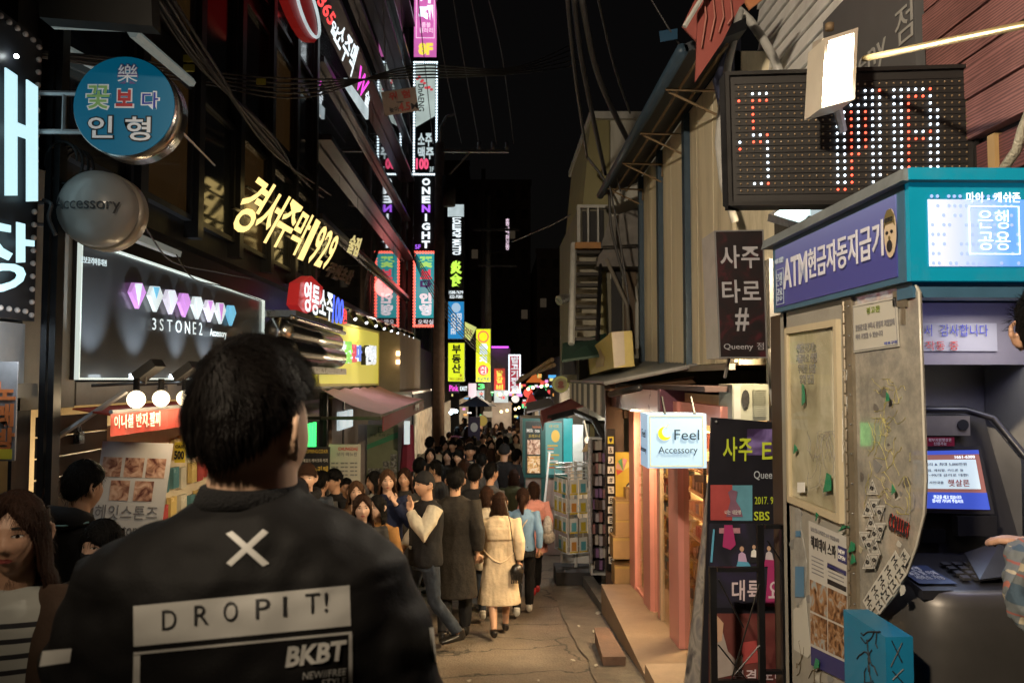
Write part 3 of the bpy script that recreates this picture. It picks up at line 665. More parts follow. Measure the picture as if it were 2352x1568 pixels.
# ---- yellow board and awning shop
y0, y1 = 12.35, 18.7
q = Quad((XL + .04, y0, EYE - .1), (XL + .04, y1, EYE - .13), (XL + .04, y1, EYE + 1.13), (XL + .04, y0, EYE + .98))
r = thing('yellow_sign', 'bright yellow board sign with coloured raised Korean letters', 'shop sign', q.pt(.5, 0))
part('board', mb().slab(q, .1), M('yellow_board', (.72, .6, .1), .5, var=.12, streak=True, scale=5, emit=.55, ecol=(.85, .74, .12)), r)
part('frame', mb().rframe(q, .04, .03, .02), M('yellow_frame', (.6, .5, .12), .5, var=.1, emit=.15), r)
m_lw = E('letter_soft_white', (.8, .85, .9), .85)
for i, (ch, u0, u1, vt, vb, cmat) in enumerate((('꽃', 779, 792, 783, 835, E('lit_green', (.35, .8, .15), .9)), ('보', 794, 803, 790, 832, E('lit_redp', (.85, .1, .15), .8)), ('다', 805, 815, 792, 830, E('lit_bluep', (.15, .25, .85), .8)), ('인', 828, 838, 792, 838, m_lw), ('형', 840, 850, 793, 838, m_lw))):
    qb = QP([(u0 - 1, vb), (u1 + 1, vb - 1), (u1 + 1, vt + 1), (u0 - 1, vt)], XL + .1)
    part('letter_back', mb().text(ch, qb, .0, .1, .07), m_black if i > 2 else m_lw, r); part('letter', mb().text(ch, qb, .1, .03, .025), cmat, r)
c = PX(769, 832, XL + .2)
part('round_mark', sm(mb().ball(c, (.03, .16, .1), 16, 8)), E('lit_cyan', (.1, .55, .8), .8), r)
lamp('board_light', 'SPOT', (XL + .5, 15.5, EYE + 1.3), 60, (1, .96, .85), .1, aim=(XL + .3, 15.5, EYE - .5), spot=165)
r = thing('gooseneck_lamp_rail', 'black rail of small spot lamps along the top of the yellow board', 'lamp rail', (XL + .5, 16, EYE + 1.15))
part('rail', mb().tube([(XL + .45, 12.6, EYE + 1.1), (XL + .45, 22.5, EYE + 1.3)], .025, 6), m_black, r)
for i in range(9):
    y = 13 + i * 1.12; z = EYE + 1.1 + .02 * i
    part('spot_head', mb().tube([(XL + .45, y, z), (XL + .5, y, z - .1)], .045, 8), m_black, r)
    part('spot_face', sm(mb().ball((XL + .5, y, z - .11), .03, 8, 6)), E('tiny_white', (.9, .95, 1), 3), r)
m_pinkc = M('pink_awning_cloth', (.72, .36, .43), .6, var=.12, streak=False, scale=3, bump=.1, bscale=15)
r = thing('pink_awning', 'faded pink sloping awning with dark red valance', 'awning', (-2, 15, EYE - .4))
A = [(XL + .06, 12.5, EYE - .16), (XL + .06, 18.6, EYE - .16), (-1.62, 17.9, EYE - .45), (-1.62, 11.5, EYE - .52)]
Vv = [Vector(p) for p in A]; m = mb(); N = 12
for i in range(N + 1):
    for j in range(5):
        a, b = i / N, j / 4; p = (Vv[0] * (1 - a) + Vv[1] * a) * (1 - b) + (Vv[3] * (1 - a) + Vv[2] * a) * b; p.z += .02 * math.cos(a * N * math.pi) - .06 * math.sin(b * math.pi); m.v.append(p)
for i in range(N):
    for j in range(4): k = i * 5 + j; m.f.append((k, k + 1, k + 6, k + 5)); m.m.append(0)
part('cloth', m, m_pinkc, r, smooth=True)
part('valance', mb().poly([(-1.62, 11.5, EYE - .52), (-1.62, 11.5, EYE - .74), (-1.62, 17.9, EYE - .66), (-1.62, 17.9, EYE - .45)], (1, 0, 0), .012), M('maroon_cloth', (.2, .035, .04), .7, var=.15), r)
texts(r, QP([(952, 945), (962, 941), (962, 925), (952, 929)], -1.6), [('카페', 0, 0, 1, 1, M('grey_print'), .03)])
part('arm', mb().tube([(XL + .06, 12.6, EYE - .6), (-1.64, 11.55, EYE - .55)], .03, 6).tube([(-1.64, 11.5, EYE - .52), (-1.64, 17.9, EYE - .45)], .025, 6), m_greybeige, r)
# shopfront under the pink awning
r = thing('glazed_shop', 'dark glazed shop front with green neon strips under the pink awning', 'shop', (-2.75, 13, G(13)))
for y in (10.3, 12.7, 14.1): part('frame_post', mb().box((-2.8, y, G(12) - .4), (-2.68, y + .1, EYE - (.6 if y < 11 else .2))), m_black, r)
part('glazing', mb().box((-2.76, 10.4, G(12) - .4), (-2.74, 13.2, EYE - .3)), m_glassdark, r)
for u in (708, 715, 722):
    p = PX(u, 1000, -2.66); part('neon_strip', mb().box((-2.68, p.y - .045, EYE - 1.0), (-2.64, p.y + .045, EYE - .62)), E('green_neon', (.06, .95, .2), 1.6), r)
part('lit_panel', mb().box((-2.7, 13.6, EYE - .86), (-2.66, 14.9, EYE - .55)), m_softwhite, r)
q = QY(845, 985, 930, 1150, 14.5)
part('beige_wall_panel', mb().slab(QY(822, 975, 845, 1150, 14.5), .1).slab(QY(845, 965, 942, 1150, 14.6), .1), M('beige_grey', (.28, .24, .23), .6, var=.15), r)
q = QY(843, 975, 914, 1110, 14.4)
part('olive_poster', mb().slab(q, .02), M('olive_poster_mat', (.16, .18, .11), .5, var=.15), r)
for i in range(4):
    for j in range(4):
        if j > i * .8 + 1: continue
        part('photo_print', mb().slab(q.sub(.04 + i * .24, .03 + j * .12, .25 + i * .24, .14 + j * .12), .004, .01), photo_mat('grey_photo%d' % ((i + j) % 3), [(.02, .02, .02), (.15, .15, .15), (.35, .35, .35)], 14, seed=i + j), r)
texts(r, q, [('D', .35, .86, .55, .97, M('dark_green_print', (.05, .08, .04), .5, var=0)), ('비밀 문의 고고', .1, .8, .85, .85, M('dark_green_print'))])
part('green_ribbon', mb().slab(Quad(q.pt(0, .58, .02), q.pt(1, .78, .02), q.pt(1, .88, .02), q.pt(0, .66, .02)), .004), M('green_ribbon_mat', (.04, .2, .1), .5, var=.1), r)
q = QY(928, 967, 940, 1020, 13.8)
part('lamp_strip', mb().slab(q, .1), m_softwhite, r)
solo('curtain', mb().tube([P(938, 975, 14.2), P(936, 1080, 14.2)], [.09, .14], 8), M('maroon_curtain', (.16, .01, .03), .8, var=.2), 'dark red gathered curtain at the far end of the pink awning', 'curtain')
q = QY(755, 1020, 828, 1110, 11.8)
r = thing('menu_board', 'white handwritten menu sheet on a stand under the pink awning', 'menu board', q.pt(.5, 0))
part('sheet', mb().slab(q, .02), M('menu_white', (.55, .53, .48), .6, var=.08), r)
texts(r, q, [('CHUNGDAE', .3, .84, .92, .93, m_redprint), ('보이 메뉴판', .25, .7, .9, .8, M('grey_print'))] + [('------ ----', .08 + .3 * (i % 3), .2 + .1 * (i // 3), .3 + .3 * (i % 3), .24 + .1 * (i // 3), M('grey_print')) for i in range(12)])
q = QY(684, 1026, 757, 1096, 11.2)
r = thing('cafe_board', 'black cafe board with gold lettering left of the white menu sheet', 'sign', q.pt(.5, 0))
part('board', mb().slab(q, .04), M('black_board'), r); texts(r, q, [('비바솔카페', .1, .08, .95, .38, M('gold_print', (.55, .38, .06), .4, var=0, emit=.1), .02), ('K&G.SPRING.CO.KR', .08, .8, .95, .92, M('gold_print')), ('이 계절의 케이크와 커피', .06, .5, .94, .62, m_white)])
# ================================================================== BLADE SIGNS IN THE MIDDLE
D1 = 25.0
q = QY(949, -40, 1005, 134, D1)
m_pinkface = E('pink_face', (.72, .16, .5), .95, .2, 2)
r = signbox('blade_sign', 'pink lit vertical cafe sign marked 8F at the top of the stack', 'shop sign', q, .35, m_pinkface, m_black, [('카', .25, .72, .8, .93, m_whiteled, .05), ('페', .22, .50, .82, .70, m_whiteled, .05), ('룸볼\n갤러리', .25, .33, .8, .47, E('pale_pink_lit', (1, .75, .9), 1), .02), ('8F', .22, .04, .82, .2, E('yellow_lit', (1, .85, .1), 1), .05)], rim=.03)
part('line_frame', mb().rframe(q.sub(.12, .26, .88, 1), .02, .01, .02), E('pale_pink_lit', (1, .75, .9), 1), r)
q = QY(949, 142, 1005, 403, D1)
r = signbox('blade_sign', 'tall black and white blade sign edged with white bulbs, red 100 at its foot', 'shop sign', q, .35, M('black_face', (.02, .02, .022), .4, var=0), m_black,
    [('소주', .2, .25, .78, .37, m_softwhite, .04), ('맥주', .2, .14, .85, .25, m_softwhite, .04), ('100', .12, .05, .65, .15, E('pinkred_lit', (.95, .1, .22), 1), .05), ('3F', .68, .03, .86, .075, m_softwhite, .02)], rim=.03)
part('white_area', mb().poly([q.pt(.1, .42, .008), q.pt(.9, .52, .008), q.pt(.9, .975, .008), q.pt(.1, .975, .008)], q.n, .004), E('grey_white_face', (.5, .6, .56), .85, .35, 1.5), r)
texts(r, Quad(q.pt(.2, .8), q.pt(.2, .56), q.pt(.45, .56), q.pt(.45, .8)), [('DnAENG', 0, 0, 1, 1, m_blackprint, .02)], .014)
m = mb()
for i in range(9): m.disc(q, .18 + .07 * i + random.uniform(-.02, .02), .86 - .015 * i + random.uniform(-.02, .02), .07, .012, .003, .015, 7)
part('red_flowers', m, E('dim_red', (.75, .08, .1), .7), r, stuff=True)
bulbs(r, q, 11, 40, .036, E('bulb_white', (.75, .92, 1), 2.2), inset=.03)
q = QY(958, 408, 998, 572, D1)
r = thing('blade_sign', 'black vertical sign with white glowing letters and one purple letter', 'shop sign', q.pt(.5, 0))
part('cabinet', mb().slab(QY(950, 405, 1004, 574, D1), .35, -.01), M('black_face'), r)
for i, ch in enumerate('ONENIGHT'):
    b1_ = 1 - i / 8
    part('letter', mb().text(ch, q.sub(.28 if ch != 'I' else .46, b1_ - .112, .75 if ch != 'I' else .57, b1_ - .012), .01, .03, .03), E('purple_lit', (.4, .12, .9), 1.4) if i == 3 else m_whiteled, r)
texts(r, q, [('5F', -.1, .0, .22, .06, E('purple_lit', (.4, .12, .9), 1.4), .02)])
q = QY(949, 577, 1006, 751, D1)
m_teal2 = E('teal_lit', (.03, .38, .42), .8)
r = signbox('blade_sign', 'teal vertical sign with bright red bulb border', 'shop sign', q, .35, m_teal2, M('dark_red_cab', (.15, .01, .01), .5, var=0), [('꽃', .22, .78, .8, .93, E('lit_lime', (.45, .85, .2), .9), .05), ('보', .28, .63, .75, .76, E('lit_redp'  , (.85, .1, .15), .8), .05), ('다', .28, .5, .75, .62, m_blu2, .05), ('인', .25, .31, .75, .45, m_lw, .05), ('형', .25, .15, .75, .3, m_lw, .05), ('오락실', .2, .035, .82, .1, m_lw, .02)], rim=.03)
part('footer', mb().slab(q.sub(.1, .03, .9, .12), .002, .0045), m_blackprint, r)
bulbs(r, q, 9, 24, .046, E('bulb_red', (1, .12, .08), 2.4), inset=.035)
lamp('red_glow', 'POINT', q.pt(.5, .5, .6), 18, (1, .12, .1), .3)
solo('sign_post', mb().box((q.pt(0, 0).x - .18, D1 + .1, EYE - .2), (q.pt(0, 0).x - .04, D1 + .3, EYE + 13)), M('dark_steel_post', (.05, .045, .045), .6, .3, var=.3), 'steel post carrying the stacked blade signs', 'post')
# reflected blade signs: the glazing of the glass building mirrors them
# ---- utility pole
r = thing('utility_pole', 'tall concrete utility pole with crossarm and curved street lamp', 'utility pole', (P(1004, 800, 24).x, 24, G(24)))
px = P(1008, 800, 24).x
part('pole', sm(mb().tube([(px, 24, G(24)), (px, 24, EYE + 7.2)], [.19, .14], 14)), M('brown_concrete', (.3, .22, .18), .8, var=.3, bump=.3, bscale=30), r)
part('crossarm', mb().box((px, 23.9, EYE + 6.9), (px + 2.1, 24, EYE + 6.98)).tube([(px, 24, EYE + 5.9), (px + .9, 24, EYE + 6.9)], .03, 6), m_alu, r)
for i in range(3): part('insulator', sm(mb().tube([(px + 1.2 + i * .42, 23.95, EYE + 6.98), (px + 1.2 + i * .42, 23.95, EYE + 7.22)], [.06, .05], 8)), m_alu, r)
part('lamp_arm', sm(mb().tube([(px, 24, EYE + 6.9), (px + .03, 24, EYE + 7.7), (px + .2, 24, EYE + 8.02), (px + .45, 24, EYE + 8.1)], .035, 8)), m_alu, r)
part('transformer', sm(mb().tube([(px + .3, 23.7, EYE + 5.2), (px + .3, 23.7, EYE + 6.1)], .2, 12)), m_dark, r)
r = thing('utility_pole', 'second utility pole among the far signs with a pale tag plate', 'utility pole', (P(1121, 800, 34.4).x, 34.4, G(34)))
px2 = P(1121, 800, 34.4).x
part('pole', sm(mb().tube([(px2, 34.4, G(34)), (px2, 34.4, EYE + 8)], [.17, .12], 12)), M('grey_concrete_pole', (.22, .21, .19), .8, var=.3), r)
part('tag_plate', mb().box((px2 - .2, 34.15, EYE - 1.6), (px2 + .2, 34.2, EYE - 1.35)), m_white, r)
part('crossarm', mb().box((px2 - .6, 32.9, EYE + 6.2), (px2 + 1.3, 33, EYE + 6.28)).box((px2 - .4, 32.9, EYE + 4.7), (px2 + 1.2, 33, EYE + 4.76)), m_dark, r)
r = thing('utility_pole', 'distant pole with a tall ladder like bracket beside the small pink sign', 'utility pole', (P(1110, 500, 45).x, 45, G(45)))
px3 = P(1110, 600, 45).x
part('pole', sm(mb().tube([(px3, 45, G(45)), (px3, 45, EYE + 12)], [.15, .12], 10)), m_tower, r)
part('crossarm', mb().box((px3, 44.9, EYE + 8.6), (px3 + 1.4, 45, EYE + 8.7)).box((px3, 44.9, EYE + 7.2), (px3 + 1.4, 45, EYE + 7.3)), m_dark, r)
# ---- second stack
D2 = 30
m_bk = M('black_face')
q = QY(1028, 470, 1066, 685, D2)
r = signbox('blade_sign', 'narrow black vertical sign with white top panel and green characters', 'shop sign', q, .3, m_bk, m_black, [('炎\n食', .15, .12, .88, .40, E('lime_lit', (.6, 1, .1), 1.1), .05), ('1588-7679\n322-7080', .1, .0, .95, .08, m_whiteled, .02)], rim=.01)
part('white_panel', mb().slab(q.sub(.0, .87, .98, 1), .003, .01), m_softwhite, r)
texts(r, Quad(q.pt(.22, .86), q.pt(.22, .46), q.pt(.88, .46), q.pt(.88, .86)), [('LOLLIPOP MATTO', 0, .1, 1, .9, m_whiteled, .03)], .012)
q = QY(1029, 692, 1066, 778, D2)
r = signbox('blade_sign', 'blue lit coffee blade sign with round white crest', 'shop sign', q, .3, E('blue_face', (.02, .26, .6), .85), m_alu, [], rim=.01)
part('crest', mb().disc(q, .5, .83, .28, .13, .004, .014, 20), E('crest_pale', (.45, .65, .85), .8), r)
texts(r, Quad(q.pt(.55, .68), q.pt(.55, .2), q.pt(.85, .2), q.pt(.85, .68)), [('EDIYA', 0, 0, 1, 1, m_lw, .03)], .01)
texts(r, Quad(q.pt(.18, .68), q.pt(.18, .12), q.pt(.48, .12), q.pt(.48, .68)), [('COFFEE', 0, 0, 1, 1, m_lw, .03)], .01)
q = QY(1029, 787, 1067, 876, D2)
m_yface = E('yellow_face', (.78, .88, .02), .95)
r = signbox('blade_sign', 'yellow blade sign with three black Korean characters', 'shop sign', q, .3, m_yface, m_alu, [('부\n동\n산', .22, .22, .8, .95, m_blackprint, .03), ('701-5800', .1, .03, .9, .1, M('orange_print')), ('홍', .68, .12, .88, .2, m_redprint)], rim=.01)
q = QY(1093, 755, 1127, 877, 33)
r = signbox('blade_sign', 'yellow blade sign with red ring emblem and white characters', 'shop sign', q, .3, m_yface, m_alu, [('곰\n쭈\n지', .22, .36, .8, .72, E('bluewhite_lit', (.7, .85, 1), 1), .06), ('찜닭해물', .1, .03, .9, .09, m_blueprint)], rim=.01)
part('ring', sm(mb().tube([q.pt(.5 + .33 * math.cos(a), .85 + .1 * math.sin(a), .02) for a in [i * math.pi / 10 for i in range(21)]], .03, 6, cap=False)), E('red_lit', (1, .08, .08), 1.3), r)
part('red_roundel', mb().disc(q, .5, .22, .36, .1, .004, .012, 20), E('dim_red', (.75, .08, .1), .7), r)
texts(r, q, [('치\n킨', .3, .15, .72, .29, m_lw, .03)], .016)
q = Quad(P(1067, 775, 34), P(1080, 783, 34), P(1096, 752, 34), P(1067, 738, 34))
r = signbox('blade_sign', 'small tilted yellow sign tucked behind the coffee sign', 'shop sign', q, .2, E('pale_yellow_face', (.75, .8, .25), .8), m_alu, [('맛집', .15, .3, .8, .7, m_redprint)], rim=.01)
# small distant signs, left to right
m_rface = E('red_face', (.8, .05, .03), .9)
def small(label, u0, v0, u1, v1, d, face, items=(), t=.2): return signbox('small_sign', label, 'shop sign', QY(u0, v0, u1, v1, d), t, face, m_black, items, rim=0)
small('lime green small sign on the left wall behind the blade stack', 936, 790, 957, 838, 26, E('lime_dim', (.45, .75, .1), .8), [('홍대\n포차', .3, .1, .95, .9, m_lw, .02)])
small('magenta neon word sign left of the second pole', 1031, 880, 1054, 902, 31, m_bk, [('Pink', .05, .2, .95, .8, E('magenta_lit', (1, .08, .75), 1.3), .02)])
small('small blue and white word sign under the yellow blade', 1056, 886, 1074, 898, 31.5, m_bk, [('EXIT', .05, .1, .95, .9, E('bluewhite_lit', (.7, .85, 1), 1), .02)])
small('pale lavender box sign under the yellow signs', 1076, 880, 1094, 912, 32, E('lavender_face', (.5, .42, .55), .7))
small('green outlined bracket neon sign', 1097, 880, 1114, 894, 34, m_bk, [('3', .05, .1, .95, .9, E('green_neon', (.06, .95, .2), 1.6), .02)])
small('white panel sign with black strokes at the foot of the second pole', 1081, 896, 1116, 923, 34.5, m_softwhite, [('J 치', .2, .1, .95, .9, m_blackprint, .02)])
small('white box sign with a red mark right of the second pole', 1135, 896, 1167, 924, 34.5, m_softwhite, [('먹', .3, .3, .55, .7, m_redprint)])
small('red vertical chicken restaurant sign with yellow characters', 1135, 846, 1160, 902, 36, m_rface, [('닭\n갈', .2, .4, .8, .92, E('yellow_lit', (1, .85, .1), 1), .04), ('비', .2, .1, .8, .35, E('yellow_lit', (1, .85, .1), 1), .04)])
q = QY(1168, 814, 1196, 903, 38)
r = signbox('small_sign', 'dark red vertical sign framed by white bulbs', 'shop sign', q, .2, E('maroon_face', (.4, .03, .06), .8), m_black, [('밥\n고\n기\n집\n술', .2, .06, .85, .95, m_lw, .04)], rim=0)
bulbs(r, q, 9, 26, .035, E('bulb_white', (.75, .92, 1), 2.2), inset=.03)
small('tiny pink and white vertical sign high in the distance', 1160, 498, 1171, 578, 60, m_bk, [('홍\n대\n천\n동', .1, .05, .9, .95, E('pale_pink_lit', (1, .75, .9), 1), .02)])
small('slim blue sign between the far facades', 1150, 858, 1155, 868, 45, E('blue_face'  , (.02, .26, .6), .85))
solo('neon_line', mb().box(tuple(P(1125, 799, 44)), tuple(P(1168, 795, 44.1))), E('violet_lit', (.75, .1, .95), 1.6), 'horizontal violet neon line on a far roof edge', 'neon light')
r = thing('shop_building', 'pale upper storey below the violet neon line', 'building', (P(1145, 850, 44.3).x, 44.3, G(44)))
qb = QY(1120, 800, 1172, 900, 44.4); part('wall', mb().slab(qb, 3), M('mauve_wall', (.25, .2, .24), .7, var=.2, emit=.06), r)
part('doorway', mb().slab(QY(1125, 925, 1175, 985, 36), 3), E('warm_doorway', (.8, .6, .42), .35, .7, 1.5), r)
c = P(1184, 915, 30)
for (u, v, rad, d, col, lb) in ((1184, 916, 9, 31, (.85, .85, .8), 'round white lit lamp sign in front of the red tents'), (1213, 902, 11, 33, (.9, .08, .06), 'round red lantern among the far signs'), (1288, 882, 20, 13.5, (.45, .42, .12), 'round olive yellow sign with a red figure emblem over the striped awning'), (1107, 966, 13, 27, (.65, .5, .12), 'round yellow sign behind the dark banner')):
    c = P(u, v, d); R = rad * d / F; r = thing('round_sign', lb, 'shop sign', c)
    part('rim', sm(mb().tube([c, c + Vector((0, .12, 0))], R, 28)), m_alu, r)
    nm = 'face_%d' % u
    part('face', mb().tube([c + Vector((0, -.01, 0)), c], R * .94, 28), E(nm, col, .25 if u in (1288, 1107) else .95), r)
    if u == 1288:
        qq = Quad(c + Vector((-R, -.012, -R)), c + Vector((R, -.012, -R)), c + Vector((R, -.012, R)), c + Vector((-R, -.012, R)))
        part('emblem', mb().disc(qq, .5, .5, .36, .36, .003, .004, 18), M('emblem_cream', (.4, .36, .2), .5, var=0), r)
        part('figure', mb().disc(qq, .5, .56, .16, .14, .003, .008, 10).disc(qq, .5, .36, .2, .1, .003, .008, 8), M('emblem_red', (.3, .1, .07), .5, var=0), r)
# red and white tents, umbrellas, boards far right
m_tent = M('red_tent', (.5, .04, .04), .6, var=.1, emit=.22, ecol=(.9, .07, .06))
for i, (u, v, wd, d, lb, mt) in enumerate(((1222, 918, 34, 30, 'small red tent roof with white text in the distance', m_tent), (1230, 868, 40, 45, 'orange lit stall roof in the far distance', M('orange_tent', (.6, .15, .03), .6, var=.2, emit=.5, ecol=(1, .25, .05))), (1245, 898, 42, 36, 'dark grey stall canopy behind the red tents', m_dark))):
    c = P(u, v, d); W = wd * d / F
    r = thing('stall_tent', lb, 'tent', (c.x, d, G(d)))
    part('roof', mb().add([c + Vector((-W / 2, 0, -.25)), c + Vector((W / 2, 0, -.25)), c + Vector((W / 2, 1.4, -.25)), c + Vector((-W / 2, 1.4, -.25)), c + Vector((0, .7, .3))], [(0, 1, 4), (1, 2, 4), (2, 3, 4), (3, 0, 4), (3, 2, 1, 0)]), mt, r)
    part('leg', mb().tube([c + Vector((-W / 2, 0, -.25)), (c.x - W / 2, d, G(d))], .03, 6).tube([c + Vector((W / 2, 0, -.25)), (c.x + W / 2, d, G(d))], .03, 6), m_alu, r)
cols = [(1, .1, .1), (.1, .5, 1), (1, .9, .3), (.2, 1, .4), (1, .4, .9), (1, 1, 1), (1, .45, .1)]
words = 'crimson azure golden green pink white orange'.split()
rnd = random.Random(5)
for i in range(72):
    u = rnd.uniform(1192, 1275); v = rnd.uniform(862, 945) ; d = rnd.uniform(30, 46); k = i % 7
    wd, hh = rnd.uniform(5, 18), rnd.uniform(3, 9)
    if i > 38: u = rnd.uniform(1030, 1192); v = rnd.uniform(898, 958); d = rnd.uniform(30.5, 44); wd *= .6; hh *= .7
    q = QY(u - wd / 2, v - hh / 2, u + wd / 2, v + hh / 2, d)
    o = solo('small_sign', mb().slab(q, .1), E('speck_%d' % k, cols[k], .9), 'tiny %s lit sign far down the alley' % words[k], 'shop sign', 'tiny %s lit signs far down the alley' % words[k])
for u, v in ((1036, 947), (1047, 944)):
    c = P(u, v, 28); solo('bare_bulb', sm(mb().ball(c, .07, 10, 8)), E('cold_bulb', (.75, .95, 1), 8), 'glaring cold white bulb beside the utility pole, %s one' % ('left' if u < 1040 else 'right'), 'lamp')
lamp('cold_light', 'POINT', P(1042, 950, 27.5), 60, (.7, .9, 1), .2)
r = thing('umbrella', 'dark blue shop parasol above the far crowd', 'parasol', (P(1090, 900, 30).x, 30, G(30)))
c = P(1095, 915, 30); part('canopy', mb().add([c + Vector((.75 * math.cos(a), .75 * math.sin(a), -.28)) for a in [i * math.pi / 4 for i in range(8)]] + [c + Vector((0, 0, .1))], [(i, (i + 1) % 8, 8) for i in range(8)]), M('navy_cloth', (.02, .03, .08), .7, var=.1), r)
part('pole', mb().tube([c, (c.x, c.y, G(30))], .03, 6), m_alu, r)
q = QY(1075, 957, 1103, 1010, 26.5)
r = signbox('banner', 'dark blue standing banner with pale round crest above the crowd', 'banner', q, .04, M('navy_banner', (.02, .025, .1), .5, var=.1), m_black, [], rim=0); part('crest', mb().disc(q, .5, .55, .3, .2, .004, .008, 18), M('pale_blue_print', (.35, .42, .5), .5, var=0, emit=.1), r)
part('pole', mb().tube([q.pt(.5, 1, -.05), (q.pt(.5, 0).x, 26.55, G(26))], .02, 6), m_alu, r)
for i in range(16):
    p = P(1150 + (i % 8) * 15 + rnd.uniform(-4, 4), 905 + 40 * (i // 8) - (i % 8) * 3, 26 + i)
    solo('bare_bulb', sm(mb().ball(p, .06, 8, 6)), E('warm_bulb', (1, .7, .32), 7), 'small warm bulb, %s of the %s string over the far stalls' % (('first', 'second', 'third', 'fourth', 'fifth', 'sixth', 'seventh', 'last')[i % 8], ('upper', 'lower')[i // 8]), 'lamp', 'warm bulbs over the far stalls')
lamp('stall_light', 'POINT', P(1215, 915, 24), 130, (1, .72, .42), .3); lamp('stall_light', 'POINT', P(1120, 900, 31), 150, (1, .8, .55), .3)
# ---- sign hung on wires 4.5 m
q = Quad(P(884, 266, 8), P(962, 254, 8), P(954, 200, 8), P(875, 212, 8))
r = thing('height_warning_sign', 'dirty hanging height limit plate reading 4.5M in red on the overhead wires', 'sign', q.pt(.5, .5))
part('plate', mb().slab(q, .01), M('dirty_plate', (.32, .24, .2), .6, var=.25, dirt=(.12, .08, .06)), r)
texts(r, q, [('위 험', .2, .58, .82, .92, M('rust_red', (.4, .05, .04), .5, var=0), .03), ('Height', .4, .42, .6, .5, m_blackprint), ('높이', .16, .08, .42, .3, m_blackprint, .02), ('4.5', .43, .06, .78, .42, M('rust_red'), .03), ('M', .8, .08, 1, .34, m_blackprint, .02)])
# ================================================================== CABLES
ORD = ['topmost', 'second', 'middle', 'fourth', 'lowest', 'sixth', 'seventh']
def cable(pts, rad, label, sag=.0, group='overhead cables'):
    W = [P(u, v, d) for u, v, d in pts]; out = []
    for i in range(len(W) - 1):
        for k in range(8):
            t = k / 8; a = W[max(i - 1, 0)]; b = W[i]; c = W[i + 1]; d = W[min(i + 2, len(W) - 1)]
            out.append(.5 * ((2 * b) + (c - a) * t + (2 * a - 5 * b + 4 * c - d) * t * t + (3 * b - a - 3 * c + d) * t ** 3) + Vector((0, 0, -sag * math.sin(math.pi * t))))
    out.append(W[-1])
    return solo('cable', sm(mb().tube(out, rad, 5)), m_rubber2, label, 'cable', group)
m_rubber2 = M('cable_dim', (.045, .045, .05), .5, var=.3)
rnd = random.Random(3)
for i in range(11):
    o = rnd.uniform(-18, 18); o2 = rnd.uniform(-14, 14)
    cable([(372 + o * 1.6, -10, 5 + .1 * i), (480 + o, 150 + o2, 6.5), (618 + o2, 330 + o, 9), (735 + o, 440 + o2 * 1.2, 13), (845 + o2 * .6, 505 + o * .5, 19), (925 + o * .3, 560 + i * 4, 24)], rnd.uniform(.008, .018), 'black cable in the loose bundle slanting down the left side', group='cables in the left bundle')
for i in range(5):
    o = i * 7
    cable([(80, 118 + o * .4, 4.6), (330, 140 + o, 6), (470, 165 + o, 7.5), (700, 182 + o * 1.5, 8), (950, 180 - o, 9), (1180, 170 - o * .5, 11), (1330, 150 - o * 2, 13)], .009 + .002 * (i % 2), '%s thin black cable crossing the alley at roof height' % ORD[i], group='cables crossing the alley')
for i, (a, b, c, rr) in enumerate((((1302, -10, 7), (1322, 180, 8.2), (1348, 360, 10.5), .02), ((1318, -10, 7), (1340, 160, 8), (1390, 400, 10), .028), ((1335, -10, 7), (1376, 180, 8), (1448, 335, 9.5), .032), ((1372, -10, 7.3), (1410, 150, 8.5), (1447, 260, 10), .014))):
    cable([a, b, c], rr, ['pale thin cable dropping to the white building', 'second dark cable dropping toward the white building', 'thick black cable running down to the canopy edge', 'faint thin cable behind the thick one'][i], group='cables on the right')
solo('blue_tag', mb().slab(Quad(P(1517, 97, 7), P(1556, 90, 7), P(1556, 66, 7), P(1514, 72, 7)), .01), M('blue_tag_mat', (.01, .06, .13), .5, var=.1), 'small blue plastic tag on a cable against the sky', 'tag')
cable([(1490, -10, 7), (1540, 72, 7), (1580, 130, 7.2)], .008, 'thin cable carrying the blue tag', group='cables on the right')
cable([(1176, 555, 20), (1280, 510, 15), (1370, 450, 12), (1470, 350, 10)], .012, 'slack cable rising from the dark to the canopy', group='cables on the right')
cable([(1348, 360, 10.5), (1395, 430, 10.5), (1405, 530, 10.5), (1440, 660, 10.4)], .02, 'black cable hanging down the white building front', group='cables on the right')
cable([(1395, 400, 10), (1425, 560, 10), (1445, 700, 10)], .014, 'thin cable hanging beside the outdoor stair', group='cables on the right')
cable([(1480, 345, 9.6), (1430, 350, 9.6), (1418, 400, 9.8), (1425, 440, 9.8)], .01, 'looped cable end under the canopy corner', group='cables on the right')
for k in range(5): cable([(940, 560 + k * 3, 22), (990, 640 + k * 9, 23), (1060, 740 + k * 8, 27), (1160, 850 + k * 4, 36)], .014, '%s thin cable sagging past the red bulb sign' % ORD[k], group='cables past the blade signs')
for k in range(7): cable([(40 * k + 880, -10, 14), (45 * k + 885, 140, 17), (50 * k + 895 if k < 3 else 940 + k * 40, 330, 24)], .01, 'faint cable crossing the night sky, %s from the left' % ('first', 'second', 'third', 'fourth', 'fifth', 'sixth', 'last')[k], group='faint sky cables')
m_ytag = M('yellow_tag_mat', (.4, .36, .05), .5, var=.1)
for i, (u, v, lb) in enumerate(((434, 135, 'upper small yellow clamp on the cable bundle'), (434, 157, 'lower small yellow clamp on the cable bundle'), (600, 188, 'yellow clamp on the cables right of the others'))):
    c = P(u, v, 6.6 if u < 500 else 7.8); solo('cable_tag', mb().box(tuple(c - Vector((.045, .01, .028))), tuple(c + Vector((.045, .01, .028)))), m_ytag, lb, 'tag')
